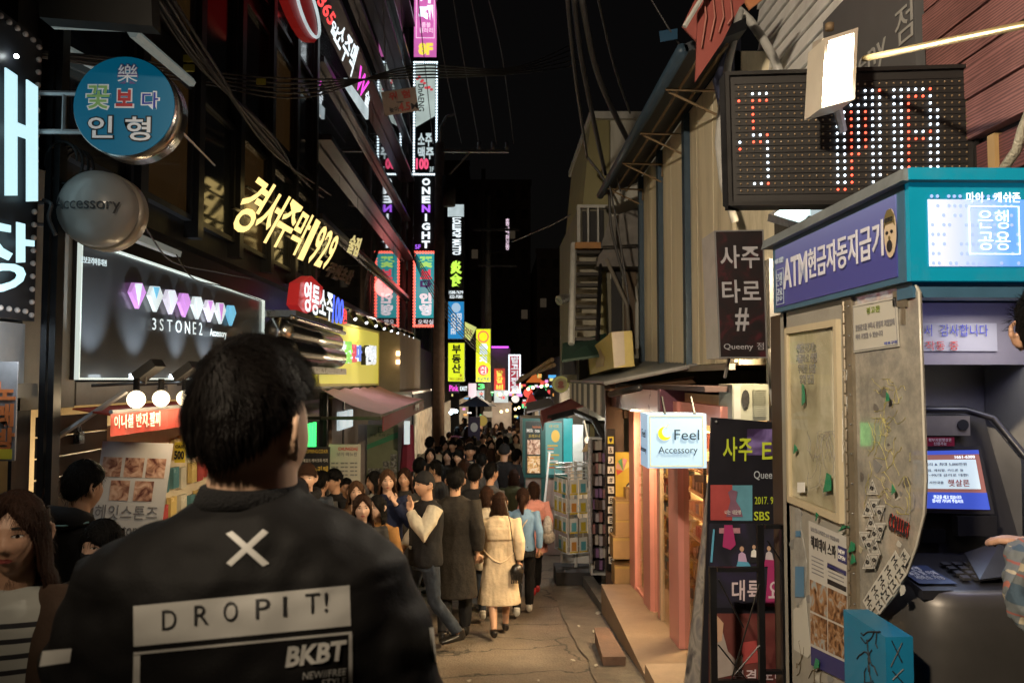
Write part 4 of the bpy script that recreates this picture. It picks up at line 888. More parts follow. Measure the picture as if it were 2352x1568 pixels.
cable([(310, 548, 4.9), (330, 520, 5), (395, 600, 6), (500, 625, 7.2), (575, 640, 8.2)], .006, 'white loose wire on top of the gem sign', group='loose wires over the gem sign')
cable([(405, 585, 5.6), (445, 640, 6), (520, 660, 6.8), (600, 690, 8)], .005, 'loose wire hanging across the gem sign', group='loose wires over the gem sign')
# ---- coil and junction clutter between billboard and round signs
c = P(138, 370, 4.6); solo('cable_coil', sm(mb().tube([c + Vector((.1 * math.cos(a), .01 * a, .12 * math.sin(a))) for a in [i * .3 for i in range(80)]], .009, 5)), m_rubber, 'coil of black cable hanging between the billboard and the round signs', 'cable coil')
# extra dark posts / lights on left facade: vent tubes
cable([(100, 460, 4.55), (118, 470, 4.5), (112, 500, 4.5), (128, 540, 4.5)], .012, 'twisted cable beside the Accessory sign bracket', group='loose wires over the gem sign')
# ================================================================== RIGHT SIDE: steps and kerbs
m_step = M('painted_step', (.3, .21, .14), .6, var=.2, scale=4, bump=.15, bscale=60, dirt=(.12, .085, .06), dirt_amt=.4)
m = mb(); pts = [(1.19, 6.2), (1.76, 6.2), (1.76, 9.95), (1.30, 9.95)]
top = [(x, y, EYE - (2.36 if y < 7 else 2.52)) for x, y in pts]; bot = [(x, y, G(y) - .2) for x, y in pts]
m.add(top + bot, [(0, 1, 2, 3), (7, 6, 5, 4), (0, 4, 5, 1), (1, 5, 6, 2), (2, 6, 7, 3), (3, 7, 4, 0)])
solo('long_step', m, m_step, 'long brown painted concrete step in front of the pink glazed shop', 'step')
solo('long_step', mb().box((1.14, 4.9, G(5) - .6), (1.75, 6.19, EYE - 2.17)), m_step, 'higher brown concrete step at the bottom edge by the black banner', 'step')
m = mb().add([(.935, 7.04, G(7.0) - .05), (1.12, 7.04, G(7) - .05), (1.12, 8.05, G(8) - .05), (.99, 8.05, G(8) - .05), (.925, 7.02, EYE - 2.40), (1.13, 7.02, EYE - 2.40), (1.13, 8.07, EYE - 2.47), (.98, 8.07, EYE - 2.47)], [(3, 2, 1, 0), (4, 5, 6, 7), (0, 1, 5, 4), (1, 2, 6, 5), (2, 3, 7, 6), (3, 0, 4, 7)])
solo('step_block', m, M('brick_brown_step', (.2, .12, .085), .7, var=.25, scale=8, bump=.3, bscale=50), 'loose low brown step block lying against the long step', 'step block')
m = mb(); 
for i, y in enumerate([9.96, 10.8, 11.6, 12.5]):
    pass
solo('kerb', mb().add([(1.30, 9.97, G(10) - .1), (1.44, 9.97, G(10) - .1), (1.42, 12.9, G(12.9) - .1), (1.26, 12.9, G(12.9) - .1), (1.30, 9.97, G(10) + .1), (1.44, 9.97, G(10) + .1), (1.42, 12.9, G(12.9) + .13), (1.26, 12.9, G(12.9) + .13)], [(3, 2, 1, 0), (4, 5, 6, 7), (0, 1, 5, 4), (1, 2, 6, 5), (2, 3, 7, 6), (3, 0, 4, 7)]), M('kerb_grey', (.16, .15, .14), .8, var=.3, scale=5, bump=.4), 'low grey kerb running on from the long step to the card rack', 'kerb')
cr = thing('wooden_crate', 'weathered slatted wooden crate at the bottom edge beside the banner stand', 'crate', (1.42, 5.35, EYE - 2.17))
for i in range(4): part('slat', mb().box((1.3, 5.1 + i * .09, EYE - 2.0), (1.52, 5.17 + i * .09, EYE - 1.985)), M('old_wood', (.14, .1, .06), .8, var=.4, scale=20), cr)
part('frame', mb().box((1.3, 5.1, EYE - 2.168), (1.33, 5.45, EYE - 2.002)).box((1.49, 5.1, EYE - 2.168), (1.52, 5.45, EYE - 2.002)), M('old_wood'), cr)
# ================================================================== PINK SHOP
XG = 1.69
m_pink = M('salmon_frame', (.68, .29, .25), .4, var=.08, scale=3)
m_intw = M('shop_inner_wall', (.62, .5, .32), .6, var=.12)
ps = thing('pink_shop', 'small accessory shop with salmon pink frames and tall glass panes', 'shop', (XG, 8.5, G(8.5)))
part('frame_post', mb().box((XG - .03, 9.62, EYE - 2.52), (XG + .05, 9.98, EYE - .2)), m_pink, ps)
part('frame_post', mb().box((XG - .045, 8.58, EYE - 2.54), (XG + .05, 8.98, EYE - .2)), m_pink, ps)
part('frame_post', mb().box((XG - .05, 7.22, EYE - 2.54), (XG + .05, 7.62, EYE - .2)), m_pink, ps)
for y0, y1 in ((8.99, 9.61), (7.63, 8.57), (5.92, 7.21)):
    part('sill', mb().box((XG - .02, y0, EYE - 2.52), (XG + .05, y1, EYE - 2.46)), m_pink, ps); part('head_rail', mb().box((XG - .02, y0, EYE - .36), (XG + .05, y1, EYE - .2)), m_pink, ps)
    part('glass_pane', mb().box((XG + .0, y0, EYE - 2.46), (XG + .012, y1, EYE - .36)), glass('shop_glass', (.85, .85, .8), .03, .0, 1.25), ps)
part('door_stile', mb().box((XG - .01, 8.2, EYE - 2.46), (XG + .03, 8.27, EYE - .36)), M('cream_stile', (.6, .45, .3), .4, var=.1), ps)
part('door_stile', mb().box((XG - .01, 8.28, EYE - 2.46), (XG + .03, 8.36, EYE - .36)), m_pink, ps)
part('floor', mb().box((XG + .06, 5.9, EYE - 2.56), (4.2, 10.4, EYE - 2.48)), M('shop_floor', (.3, .2, .12), .4, var=.2), ps)
part('back_wall', mb().box((4.0, 5.9, EYE - 2.48), (4.1, 10.4, EYE - .1)).box((XG + .06, 10.32, EYE - 2.48), (4, 10.4, EYE - .1)), m_intw, ps)
part('ceiling', mb().box((XG + .06, 5.9, EYE - .2), (4.1, 10.4, EYE - .12)), m_intw, ps)
part('ceiling_tube', mb().box((2.3, 6.4, EYE - .25), (2.42, 9.9, EYE - .21)), E('shop_tube', (1, .78, .45), 14), ps)
part('fascia', mb().box((1.52, 7.5, EYE - .35), (1.6, 11.6, EYE - .1)), M('fascia_pink_lit', (.6, .36, .42), .3, var=.15, scale=2), ps)
part('fascia_end', mb().box((1.52, 7.38, EYE - .34), (2.45, 7.495, EYE - .09)), M('fascia_pink_shaded', (.16, .055, .09), .5, var=.15), ps)  # end of the same fascia, its shade put into the darker colour
part('soffit', mb().box((1.55, 5.9, EYE - .09), (2.6, 11.6, EYE - .05)), M('soffit_brown', (.06, .035, .035), .7, var=.2), ps)
lamp('shop_light', 'AREA', (2.5, 8.2, EYE - .3), 480, (1, .72, .38), 1.2, aim=(2.3, 8.2, -3))
lamp('door_light', 'AREA', (1.62, 9.0, EYE - .36), 55, (1, .68, .4), .3, aim=(1.3, 8.7, -1.2))
# shelves with goods inside
rnd = random.Random(9); gm_ = [M('goods_%d' % i, c, .4, var=.2) for i, c in enumerate(((.5, .3, .12), (.12, .1, .1), (.6, .5, .4), (.4, .12, .1), (.15, .2, .25), (.6, .45, .15)))]
for k, (ya, yb) in enumerate(((6.0, 7.3), (7.7, 8.9), (9.0, 10.2))):
    sh = thing('goods_shelf', ['glass fronted shelf of small goods right behind the black banner stand', 'shelf of small accessories behind the middle glass pane', 'shelf of small accessories at the far end of the pink shop'][k], 'shelf', (2.1, ya, EYE - 2.48), 'shelves inside the pink shop')
    part('upright', mb().box((2.0, ya, EYE - 2.48), (2.03, ya + .03, EYE - .5)).box((2.0, yb - .03, EYE - 2.48), (2.03, yb, EYE - .5)), m_black, sh)
    for j in range(8):
        z = EYE - 2.3 + j * .23
        part('board', mb().box((2.0, ya, z), (2.35, yb, z + .015)), M('shelf_board', (.3, .2, .1), .5, var=.2), sh)
        for i in range(int((yb - ya) / .13)):
            hh = rnd.uniform(.05, .17); y = ya + .04 + i * .13
            part('goods_item', mb().box((2.05, y, z + .016), (2.05 + rnd.uniform(.05, .12), y + .09, z + .016 + hh)), rnd.choice(gm_), sh)
# white bag seen through glass
c = Vector((1.84, 6.75, EYE - 1.35)); m = sm(mb()); m.ball(c, (.1, .16, .2), 12, 8).ball(c + Vector((0, -.05, .22)), (.06, .1, .12), 10, 6)
solo('plastic_bag', m, M('bag_white', (.65, .55, .5), .35, var=.2, bump=.4, bscale=18), 'pale plastic bag hanging behind the glass beside the black banner', 'bag')
solo('wall_panel', mb().box((1.93, 6.9, EYE - 1.1), (2.1, 6.95, EYE - .35)), M('lavender_panel', (.35, .22, .36), .5, var=.1), 'narrow lavender wall panel beside the lit crescent moon sign', 'wall panel')
# end wall with yellow poster and stickers
r = thing('end_wall', 'brown end wall of the pink shop with yellow poster and white sticker strip', 'wall', (1.7, 10.5, G(10.5)))
part('wall', mb().box((1.44, 10.5, G(10.5) - .2), (1.68, 10.6, EYE - .1)).box((1.68, 10.45, EYE - .5), (1.78, 10.5, EYE - .1)), M('brown_post', (.1, .055, .035), .6, var=.2), r)
q = QY(1413, 1038, 1478, 1150, 10.4); part('yellow_poster', mb().slab(q, .02), M('yellow_poster_mat', (.75, .5, .06), .5, var=.08), r)
for i, cc in enumerate(((.7, .12, .08), (.75, .4, .3), (.15, .4, .15), (.7, .3, .35), (.85, .7, .2))):
    a = math.radians(200 - i * 42); part('paper_cone', mb().poly([q.pt(.28, .62, .01), q.pt(.28 + .26 * math.cos(a - .3), .66 + .22 * math.sin(a - .3), .01), q.pt(.28 + .26 * math.cos(a + .3), .66 + .22 * math.sin(a + .3), .01)], q.n, .006), M('cone_%d' % i, cc, .5, var=0), r)
part('eye', mb().disc(q, .55, .24, .2, .15, .003, .008, 18), m_blackprint, r); part('eye_white', mb().disc(q, .55, .24, .15, .11, .003, .012, 18), m_white, r); part('pupil', mb().disc(q, .57, .24, .06, .05, .003, .016, 12), m_blackprint, r)
q = QY(1395, 990, 1412, 1300, 10.35)
for i in range(13):
    b = .96 - i * .074; ww = rnd.uniform(.7, .9)
    st = part('sticker', mb().slab(q.sub((1 - ww) / 2, b - .052, (1 + ww) / 2, b, .0), .004), M('yellow_print') if i == 0 else M('sticker_white', (.7, .66, .58), .5, var=.06), r)
    part('sticker_print', mb().text('♥&♪A#%8@B0KX$R'[i], q.sub(.28, b - .045, .72, b - .008), .002, .002, .02), m_blackprint, st)
part('sticker_board', mb().slab(QY(1393, 985, 1414, 1310, 10.4), .03), m_black, r)
# cardboard boxes
m_card = M('cardboard', (.42, .26, .11), .75, var=.12, scale=6)
def cbox(u0, v0, u1, v1, d, dep, lb, rot=0):
    q = QY(u0, v0, u1, v1, d); r = thing('cardboard_box', lb, 'box', q.pt(.5, 0), 'cardboard boxes stacked by the pink shop')
    part('carton', mb().slab(q, dep), m_card, r)
    part('tape', mb().slab(q.sub(.0, .82, 1, .95), .002, .003), M('brown_tape', (.5, .34, .12), .25, var=.1), r)
    part('flap_seam', mb().slab(q.sub(.03, .955, .97, .975), .002, .002), M('seam_dark', (.12, .07, .03), .8, var=0), r)
cbox(1414, 1148, 1462, 1192, 10.1, .3, 'uppermost cardboard box standing under the yellow poster')
cbox(1414, 1192, 1462, 1232, 10.1, .3, 'second cardboard box from the top of the stack')
cbox(1408, 1232, 1462, 1283, 10.05, .33, 'wide cardboard box with yellow tape in the middle of the stack')
cbox(1412, 1297, 1455, 1345, 10.1, .3, 'lowest dented cardboard box resting on the ground')
solo('cardboard_box', mb().slab(QY(1438, 1122, 1464, 1148, 10.15), .2), m_card, 'small open carton on top of the box stack', 'box', 'cardboard boxes stacked by the pink shop')
# ---- crescent moon box sign
d = 5.8
q = QY(1487, 950, 1623, 1075, d)
r = thing('moon_sign', 'lit white box sign with yellow crescent moon reading Feel Accessory', 'shop sign', q.pt(.5, 0))
m_feel = E('feel_face', (.5, .74, .95), .6)
part('lightbox', mb().slab(q, .28, -.002), E('feel_side', (.42, .62, .85), .55), r)
part('face', mb().slab(q.sub(.005, .005, .995, .995), .004, .003), m_feel, r)
m_navy = M('navy_letter', (.02, .05, .1), .5, var=0)
m_gold = M('moon_yellow', (.75, .6, .02), .5, emit=.3, var=0)
part('gold_line', mb().rframe(q.sub(.04, .04, .94, .96), .003, .002, .006), m_gold, r)
pts = []
for i in range(19): a = math.radians(70 + i * 14.2); pts.append((.29 + .115 * math.cos(a), .64 + .125 * math.sin(a)))
for i in range(18, -1, -1): a = math.radians(85 + i * 12.5); pts.append((.335 + .09 * math.cos(a), .67 + .1 * math.sin(a)))
mm = mb(); n = 19
for i in range(n - 1):
    A_, B_ = pts[i], pts[i + 1]; C_, D_ = pts[2 * n - 2 - i], pts[2 * n - 1 - i]
    mm.add([q.pt(*A_, .008), q.pt(*B_, .008), q.pt(*C_, .008), q.pt(*D_, .008)], [(0, 1, 2, 3)])
part('crescent', mm, m_gold, r)
part('star', mb().disc(q, .345, .79, .012, .012, .002, .008, 4).disc(q, .37, .84, .006, .006, .002, .008, 4), m_gold, r)
texts(r, q, [('Feel', .45, .52, .87, .71, m_navy, .0), ('Accessory', .18, .24, .84, .40, m_navy, -.002)], .007, .002)
ql = Quad(q.pt(0, 0) + Vector((-.001, .28, 0)), q.pt(0, 0) + Vector((-.001, 0, 0)), q.pt(0, 1) + Vector((-.001, 0, 0)), q.pt(0, 1) + Vector((-.001, .28, 0)))
texts(r, ql, [('Feel', .3, .55, .8, .7, m_navy, 0), ('Accessory', .1, .25, .9, .38, m_navy, 0)], .003, .002)
for a in (.3, .8): part('hanger', mb().tube([q.pt(a, 1), q.pt(a, 1) + Vector((0, .1, .12))], .01, 6), m_black, r)
# ================================================================== CREAM BUILDING
cb = thing('cream_building', 'cream panelled upper storey with dark blue posts on the right', 'building', (1.9, 8.4, G(8.4)))
XC = 1.9
part('wall', mb().box((XC + .03, 6.3, EYE + .12), (6.5, 10.25, EYE + 2.66)), m_cream, cb)
y = 6.32
while y < 10.1:
    part('wall_panel', mb().box((XC, y, EYE + .14), (XC + .029, y + .545, EYE + 2.64)), m_cream, cb); y += .56
m_bluepost = M('blue_post', (.025, .05, .08), .5, .2, var=.2)
for y in (10.14, 8.95, 7.68): part('post', mb().box((XC - .06, y, EYE + .1), (XC - .002, y + .11, EYE + 2.62)), m_bluepost, cb)
part('base_rail', mb().box((XC - .05, 6.3, EYE + .08), (XC, 10.3, EYE + .13)), m_greybeige, cb)
part('canopy', mb().add([(1.44, 5.9, EYE + 2.48), (1.44, 10.65, EYE + 2.48), (1.9, 10.65, EYE + 2.66), (1.9, 5.9, EYE + 2.66), (1.42, 5.9, EYE + 2.54), (1.42, 10.65, EYE + 2.54), (1.9, 10.65, EYE + 2.75), (1.9, 5.9, EYE + 2.75)], [(0, 1, 2, 3), (7, 6, 5, 4), (0, 4, 5, 1), (1, 5, 6, 2), (2, 6, 7, 3), (3, 7, 4, 0)]), M('canopy_dark', (.02, .025, .035), .6, var=.3), cb)
part('gutter', sm(mb().tube([(1.41, 5.9, EYE + 2.5), (1.41, 10.7, EYE + 2.5)], .05, 8)), m_bluepost, cb)
m_rust = M('rusty_steel', (.2, .14, .08), .7, .4, var=.3)
for y in (6.6, 7.8, 8.9, 10.1): part('bracket', mb().tube([(1.43, y, EYE + 2.45), (1.88, y, EYE + 2.44), (1.88, y, EYE + 2.3)], .013, 6).tube([(1.46, y + .05, EYE + 2.45), (1.88, y + .05, EYE + 2.25)], .011, 6), m_rust, cb)
part('rail', mb().tube([(1.55, 5.9, EYE + 2.46), (1.55, 10.6, EYE + 2.46)], .014, 6).tube([(1.75, 5.9, EYE + 2.54), (1.75, 10.6, EYE + 2.54)], .014, 6), m_rust, cb)
# ---- grey corrugated awning with striped valance
m_corr = M('corrugated_grey', (.16, .17, .17), .5, .3, var=.2, streak=False)
r = thing('corrugated_awning', 'grey ribbed awning roof over the pink shop with striped cloth valance', 'awning', (1.5, 10, EYE))
A_ = [Vector(p) for p in ((1.2, 12.8, EYE - .02), (1.18, 8.6, EYE - .03), (2.0, 7.4, EYE + .17), (1.95, 11.3, EYE + .30))]
N = 44; m = mb()
for i in range(N + 1):
    t = i / N; a = A_[0] * (1 - t) + A_[1] * t; b = A_[3] * (1 - t) + A_[2] * t; h = .012 * (i % 2)
    m.v += [a + Vector((0, 0, h)), b + Vector((0, 0, h)), a + Vector((0, 0, h - .02)), b + Vector((0, 0, h - .02))]
for i in range(N): k = 4 * i; m.f += [(k, k + 4, k + 5, k + 1), (k + 2, k + 3, k + 7, k + 6)]; m.m += [0, 0]
part('roof_sheet', m, m_corr, r)
part('edge_strip', mb().tube([A_[1] + Vector((0, 0, -.01)), A_[2] + Vector((0, 0, -.01))], .022, 6).tube([A_[0], A_[1]], .016, 6), m_alu, r)
m_w1 = M('stripe_white', (.55, .52, .45), .7, var=.08); m_w2 = M('stripe_grey', (.1, .1, .1), .7, var=.1)
vm = mb(); ns = 34
for i in range(ns):
    for s in range(2):
        t0, t1 = i / ns, (i + 1) / ns
        def vp(t, b): p = A_[0].lerp(A_[1], t); return p + Vector((-.02 + .012 * math.sin(t * 70), 0, -.03 - b * (.24 + .11 * t)))
    vm.add([vp(t0, 0), vp(t1, 0), vp(t1, 1), vp(t0, 1)], [(0, 1, 2, 3)], i % 2)
part('valance', vm, [m_w1, m_w2], r)
part('beam', mb().tube([(1.3, 8.7, EYE - .12), (2.0, 8.0, EYE + .0)], .035, 4).tube([(1.3, 10.5, EYE - .1), (1.95, 10.3, EYE + .1)], .035, 4).box((1.24, 8.7, EYE - .12), (1.3, 12.6, EYE - .06)), M('raw_beam', (.16, .09, .05), .8, var=.3), r)
part('pipe', sm(mb().tube([P(1402, 905, 8.6), P(1470, 890, 8.0)], .035, 8)), m_black, r)
# ================================================================== WHITE BUILDING, STAIR
wb = thing('white_building', 'weathered white building behind the cream one, dark openings and stained face', 'building', (2, 11.6, G(11.6)))
m_wb = M('weathered_white', (.5, .5, .46), .7, var=.25, scale=2.5, streak=True, dirt=(.12, .12, .08), dirt_amt=.55)
m_ol = M('olive_tone', (.26, .24, .12), .7, var=.25, scale=2, streak=True)
f = lambda u, v, d=11.6: P(u, v, d)
part('wall', mb().box((f(1400, 300).x, 11.6, f(1400, 640).z), (6.5, 15, f(1400, 262).z)), m_wb, wb)
part('side_wall', mb().add([f(1357, 275), f(1402, 275), f(1402, 480), f(1338, 480), f(1357, 275) + Vector((0, 3, 0)), f(1402, 275) + Vector((0, 3, 0)), f(1402, 480) + Vector((0, 3, 0)), f(1338, 480) + Vector((0, 3, 0))], [(3, 2, 1, 0), (4, 5, 6, 7), (0, 1, 5, 4), (1, 2, 6, 5), (2, 3, 7, 6), (3, 0, 4, 7)]), m_ol, wb)  # shading of the side wall is put into its olive colour
part('parapet', mb().slab(QY(1354, 256, 1500, 272, 11.5), 3.4), M('parapet_white', (.45, .46, .45), .6, var=.2), wb)
part('lower_wall', mb().box((f(1328, 600).x, 11.62, EYE - .05), (6.5, 15, f(1328, 479).z)).box((1.75, 11.4, G(12) - .3), (6.5, 15, EYE - .052)), M('stained_lower', (.19, .18, .14), .7, var=.3, scale=2, streak=True, dirt=(.05, .045, .035), dirt_amt=.6), wb)
for u0, u1, v0, v1, mt in ((1338, 1347, 485, 555, m_dark), (1355, 1372, 485, 560, m_dark), (1378, 1386, 482, 560, m_dark), (1405, 1428, 620, 760, m_dark), (1434, 1462, 560, 770, M('brown_panel', (.1, .07, .045), .7, var=.3)), (1380, 1392, 590, 780, m_ol)):
    part('opening', mb().slab(QY(u0, v0, u1, v1, 11.56), .05), mt, wb)
part('frame_rail', mb().slab(QY(1326, 470, 1400, 477, 11.5), .12).slab(QY(1326, 477, 1333, 560, 11.5), .06).slab(QY(1349, 477, 1353, 560, 11.5), .06).slab(QY(1372, 477, 1376, 560, 11.5), .06), M('parapet_white'), wb)
part('drain_pipe', sm(mb().tube([f(1478, 590, 11.3), f(1478, 640, 11.3), f(1466, 660, 11.3), f(1466, 800, 11.3)], .045, 8)), m_wb, wb)
part('roof_pipe', sm(mb().tube([f(1392, 595, 11.2), f(1440, 700, 11.2), f(1447, 800, 11.2)], .03, 6)), m_greybeige, wb)
q = QY(1370, 545, 1488, 612, 11.2); m = mb()
prof = [(0, 0), (.05, .4), (.15, .62), (.5, .7), (.85, .62), (.95, .4), (1, 0)]
m.poly([q.pt(a, b) for a, b in reversed(prof)], q.n, .5)
part('tarpaulin_cover', m, M('grey_tarp', (.13, .12, .115), .6, var=.3, bump=.3, bscale=10), wb)
part('sloping_roof', mb().add([f(1400, 500, 11.3), f(1486, 470, 11.3), f(1486, 560, 11.0), f(1380, 565, 11.0)], [(0, 1, 2, 3)]).add([f(1400, 505, 11.4), f(1486, 475, 11.4), f(1486, 565, 11.1), f(1380, 570, 11.1)], [(3, 2, 1, 0)]), M('tarp_light', (.22, .21, .2), .6, var=.3), wb)
st = thing('outdoor_stair', 'steep dark iron stair with open treads on the white building', 'stair', f(1345, 780, 11.2))
for i in range(9):
    v = 575 + i * 25; e = 4 * (8 - i) / 8; q = QY(1318 + e * 1.5, v, 1378 + e * .3, v + 7, 11.3 - i * .08)
    part('tread', mb().slab(q, .22), M('iron_tread', (.03, .026, .024), .6, .3, var=.2), st)
part('stringer', mb().tube([f(1318, 560, 11.4), f(1312, 790, 10.6)], .045, 6), M('parapet_white'), st)
part('stringer', mb().tube([f(1381, 560, 11.4), f(1372, 790, 10.6)], .03, 6), m_black, st)
part('landing', mb().slab(QY(1322, 556, 1380, 570, 11.2), .5), M('orange_ply', (.35, .17, .05), .6, var=.2), st)
part('back_sheet', mb().slab(QY(1322, 580, 1380, 775, 11.56), .02), M('pale_ribbed', (.3, .28, .22), .6, var=.3, scale=12), st)
solo('security_camera', mb().tube([f(1306, 683, 11), f(1283, 690, 10.9)], [.06, .07], 10).tube([f(1300, 685, 11), f(1318, 675, 11.2)], .02, 6), m_steel, 'bulbous metal floodlight head sticking out left of the stair', 'lamp')
solo('green_awning', mb().add([f(1292, 788, 10.8), f(1392, 765, 10.8), f(1392, 812, 10.2), f(1290, 826, 10.2), f(1292, 792, 10.8), f(1392, 769, 10.8), f(1392, 818, 10.2), f(1290, 832, 10.2)], [(3, 2, 1, 0), (4, 5, 6, 7), (0, 1, 5, 4), (1, 2, 6, 5), (2, 3, 7, 6), (3, 0, 4, 7)]), M('dark_green_cloth', (.01, .035, .025), .7, var=.2), 'dark green awning below the iron stair', 'awning')
q = Quad(P(1355, 860, 11), P(1410, 845, 9.4), P(1404, 763, 9.4), P(1350, 806, 11))
r = thing('yellow_lightbox', 'unlit pale yellow box sign standing on the ribbed awning', 'shop sign', q.pt(.5, 0))
part('lightbox', mb().slab(q, .25), M('pale_yellow_box', (.5, .4, .13), .5, var=.1), r)
part('cream_side', mb().slab(Quad(P(1411, 845, 9.39), P(1436, 837, 9.4), P(1433, 761, 9.4), P(1405, 763, 9.39)), .2), M('box_cream', (.42, .36, .3), .5, var=.1), r)
part('emblem', mb().poly([q.pt(.3, .2, .006), q.pt(.62, .15, .006), q.pt(.7, .4, .006), q.pt(.55, .75, .006), q.pt(.35, .5, .006)], q.n, .004), M('box_emblem', (.38, .28, .16), .5, var=.2), r)
solo('shutter_box', mb().slab(QY(1330, 820, 1350, 875, 11.5), .3).slab(QY(1294, 828, 1330, 860, 11.9), .3), m_dark, 'dark shutter housing under the green awning', 'shutter')
# far right buildings down the street
for i, (y0, y1, x, h, lb) in enumerate(((15.1, 24, 1.9, 3.0, 'low dark building beyond the white one on the right'), (24.2, 36, 2.6, 2.6, 'low right side building among the red tents'), (36.2, 60, 2.9, 4, 'furthest right side building'))):
    b = thing('shop_building', lb, 'building', (x, y0, G(y0)))
    part('wall', mb().box((x, y0, G(y0) - .4), (12, y1, EYE - .3 + (h - 2.6))), m_dark, b)
    part('shop_window', mb().box((x - .03, y0 + .5, G(y0)), (x, y1 - .5, EYE - 1.5)), E('dim_shop_light'), b)
for (ua, va, ub, vb, lb) in ((1188, 878, 1268, 826, 'upper pale timber pole sticking out over the red tents'), (1196, 868, 1272, 838, 'lower pale timber pole sticking out over the red tents')):
    solo('timber_pole', mb().tube([P(ua, va, 19), P(ub, vb, 15)], .045, 6), M('pale_timber', (.4, .27, .15), .7, var=.2), lb, 'pole')
# ---- red awning and food kiosk
r = thing('maroon_awning', 'dull red sloping awning over the teal food kiosk', 'awning', P(1290, 940, 13))
part('cloth', mb().add([P(1242, 942, 13), P(1318, 912, 14.5), P(1345, 928, 13), P(1248, 968, 12), P(1242, 945, 13), P(1318, 915, 14.5), P(1345, 931, 13), P(1248, 972, 12)], [(3, 2, 1, 0), (4, 5, 6, 7), (0, 1, 5, 4), (1, 2, 6, 5), (2, 3, 7, 6), (3, 0, 4, 7)]), M('dull_red_cloth', (.26, .06, .06), .7, var=.15), r)
part('flap', mb().add([P(1242, 945, 12.9), P(1250, 968, 12.1), P(1247, 990, 12.2), P(1240, 960, 12.9)], [(0, 1, 2, 3)]), M('dull_red_cloth'), r)
part('arm', mb().tube([P(1262, 960, 12.2), P(1320, 945, 12.6), P(1365, 965, 11.8), P(1390, 1010, 11.4)], .05, 6), m_dark, r)
solo('grey_canopy', mb().add([P(1208, 925, 16), P(1262, 912, 17), P(1275, 930, 15), P(1210, 945, 14), P(1208, 929, 16), P(1262, 916, 17), P(1275, 934, 15), P(1210, 949, 14)], [(3, 2, 1, 0), (4, 5, 6, 7), (0, 1, 5, 4), (1, 2, 6, 5), (2, 3, 7, 6), (3, 0, 4, 7)]), M('grey_canopy_cloth', (.25, .22, .22), .7, var=.2), 'grey canopy behind the dull red awning', 'awning')
DK = 14.2
m_kg = M('kiosk_green', (.01, .09, .09), .45, var=.15)
r = thing('food_kiosk', 'dark teal food kiosk with menu boards and picture panels', 'kiosk', (P(1250, 1000, DK).x, DK, G(DK)))
q = QY(1200, 962, 1310, 1165, DK); part('body', mb().slab(q, 1.5, -.02).slab(QY(1203, 1165, 1308, 1275, DK), 1.4, -.05), M('kiosk_cream', (.36, .28, .25), .6, var=.15), r)
for (u0, u1) in ((1200, 1207), (1243, 1253), (1291, 1297)): part('frame_post', mb().slab(QY(u0, 960, u1, 1165, DK), .08, .02), m_kg, r)
for v0 in (960, 1089): part('frame_rail', mb().slab(QY(1200, v0, 1305, v0 + 7, DK), .08, .03), m_kg, r)
q = QY(1207, 968, 1243, 1089, DK); part('menu_board', mb().slab(q, .03, .01), M('board_blackgreen', (.015, .03, .03), .5, var=.1), r)
texts(r, q, [('handmade', .45, .88, .98, .93, M('orange_print')), ('Milk tea', .08, .8, .9, .87, m_white, .02), ('오레오니', .2, .70, .9, .76, M('gold_print'), .02)], .012)
part('picture_panel', mb().slab(q.sub(.12, .38, .92, .66), .01, .015), photo_mat('food_photo1', [(.1, .03, .02), (.5, .3, .2), (.7, .6, .5)], 16, .35, 1), r)
part('picture_panel', mb().slab(q.sub(.12, .03, .92, .35), .01, .015), photo_mat('food_photo2', [(.15, .04, .02), (.6, .35, .12), (.8, .65, .5)], 18, .45, 5), r)
q = QY(1253, 970, 1291, 1089, DK); part('menu_board', mb().slab(q, .03, .01), M('board_teal', (.1, .3, .3), .5, var=.1, emit=.2), r)
texts(r, q, [('오픈 시간표', .2, .9, .8, .96, M('gold_print'), .02)], .012)
part('yellow_figure', mb().disc(q, .6, .74, .26, .12, .003, .012, 14), M('fig_yellow', (.7, .45, .08), .5, var=0, emit=.25), r)
for i in range(8): part('menu_line', mb().slab(q.sub(.12, .54 - i * .06, .45 + .4 * rnd.random(), .57 - i * .06), .002, .012), (M('gold_print'), M('orange_print'), m_white)[i % 3], r)
part('teal_door', mb().slab(QY(1294, 960, 1315, 1062, DK), .1, .05), M('teal_bright', (.02, .35, .38), .4, var=.2, emit=.3), r)
part('white_panel', mb().slab(QY(1316, 975, 1345, 1080, DK - .6), .1), M('pale_panel', (.45, .5, .5), .5, var=.15), r)
part('flag_pole', mb().tube([P(1262, 1040, DK - .5), P(1250, 1160, DK - .9)], .018, 6), m_white, r)
lamp('kiosk_light', 'POINT', P(1300, 960, DK - 1.2), 60, (.9, .9, .8), .1)
m = mb(); c = P(1351, 1030, 11.8)
m.poly([c + Vector((-.1, 0, -.05)), c + Vector((.1, 0, -.02)), c + Vector((.0, 0, .13))], (0, -1, 0), .01)
solo('hanging_bag', m, M('tan_paper', (.5, .36, .2), .7, var=.15), 'small tan triangular bag hanging under the maroon awning', 'bag')
solo('clip_lamp', mb().ball(P(1350, 1010, 11.7), .05, 8, 6).tube([P(1350, 1005, 11.7), P(1342, 965, 11.8)], .008, 5), E('clip_bulb', (1, .85, .6), 1.2), 'small clip lamp shining above the tan bag', 'lamp')
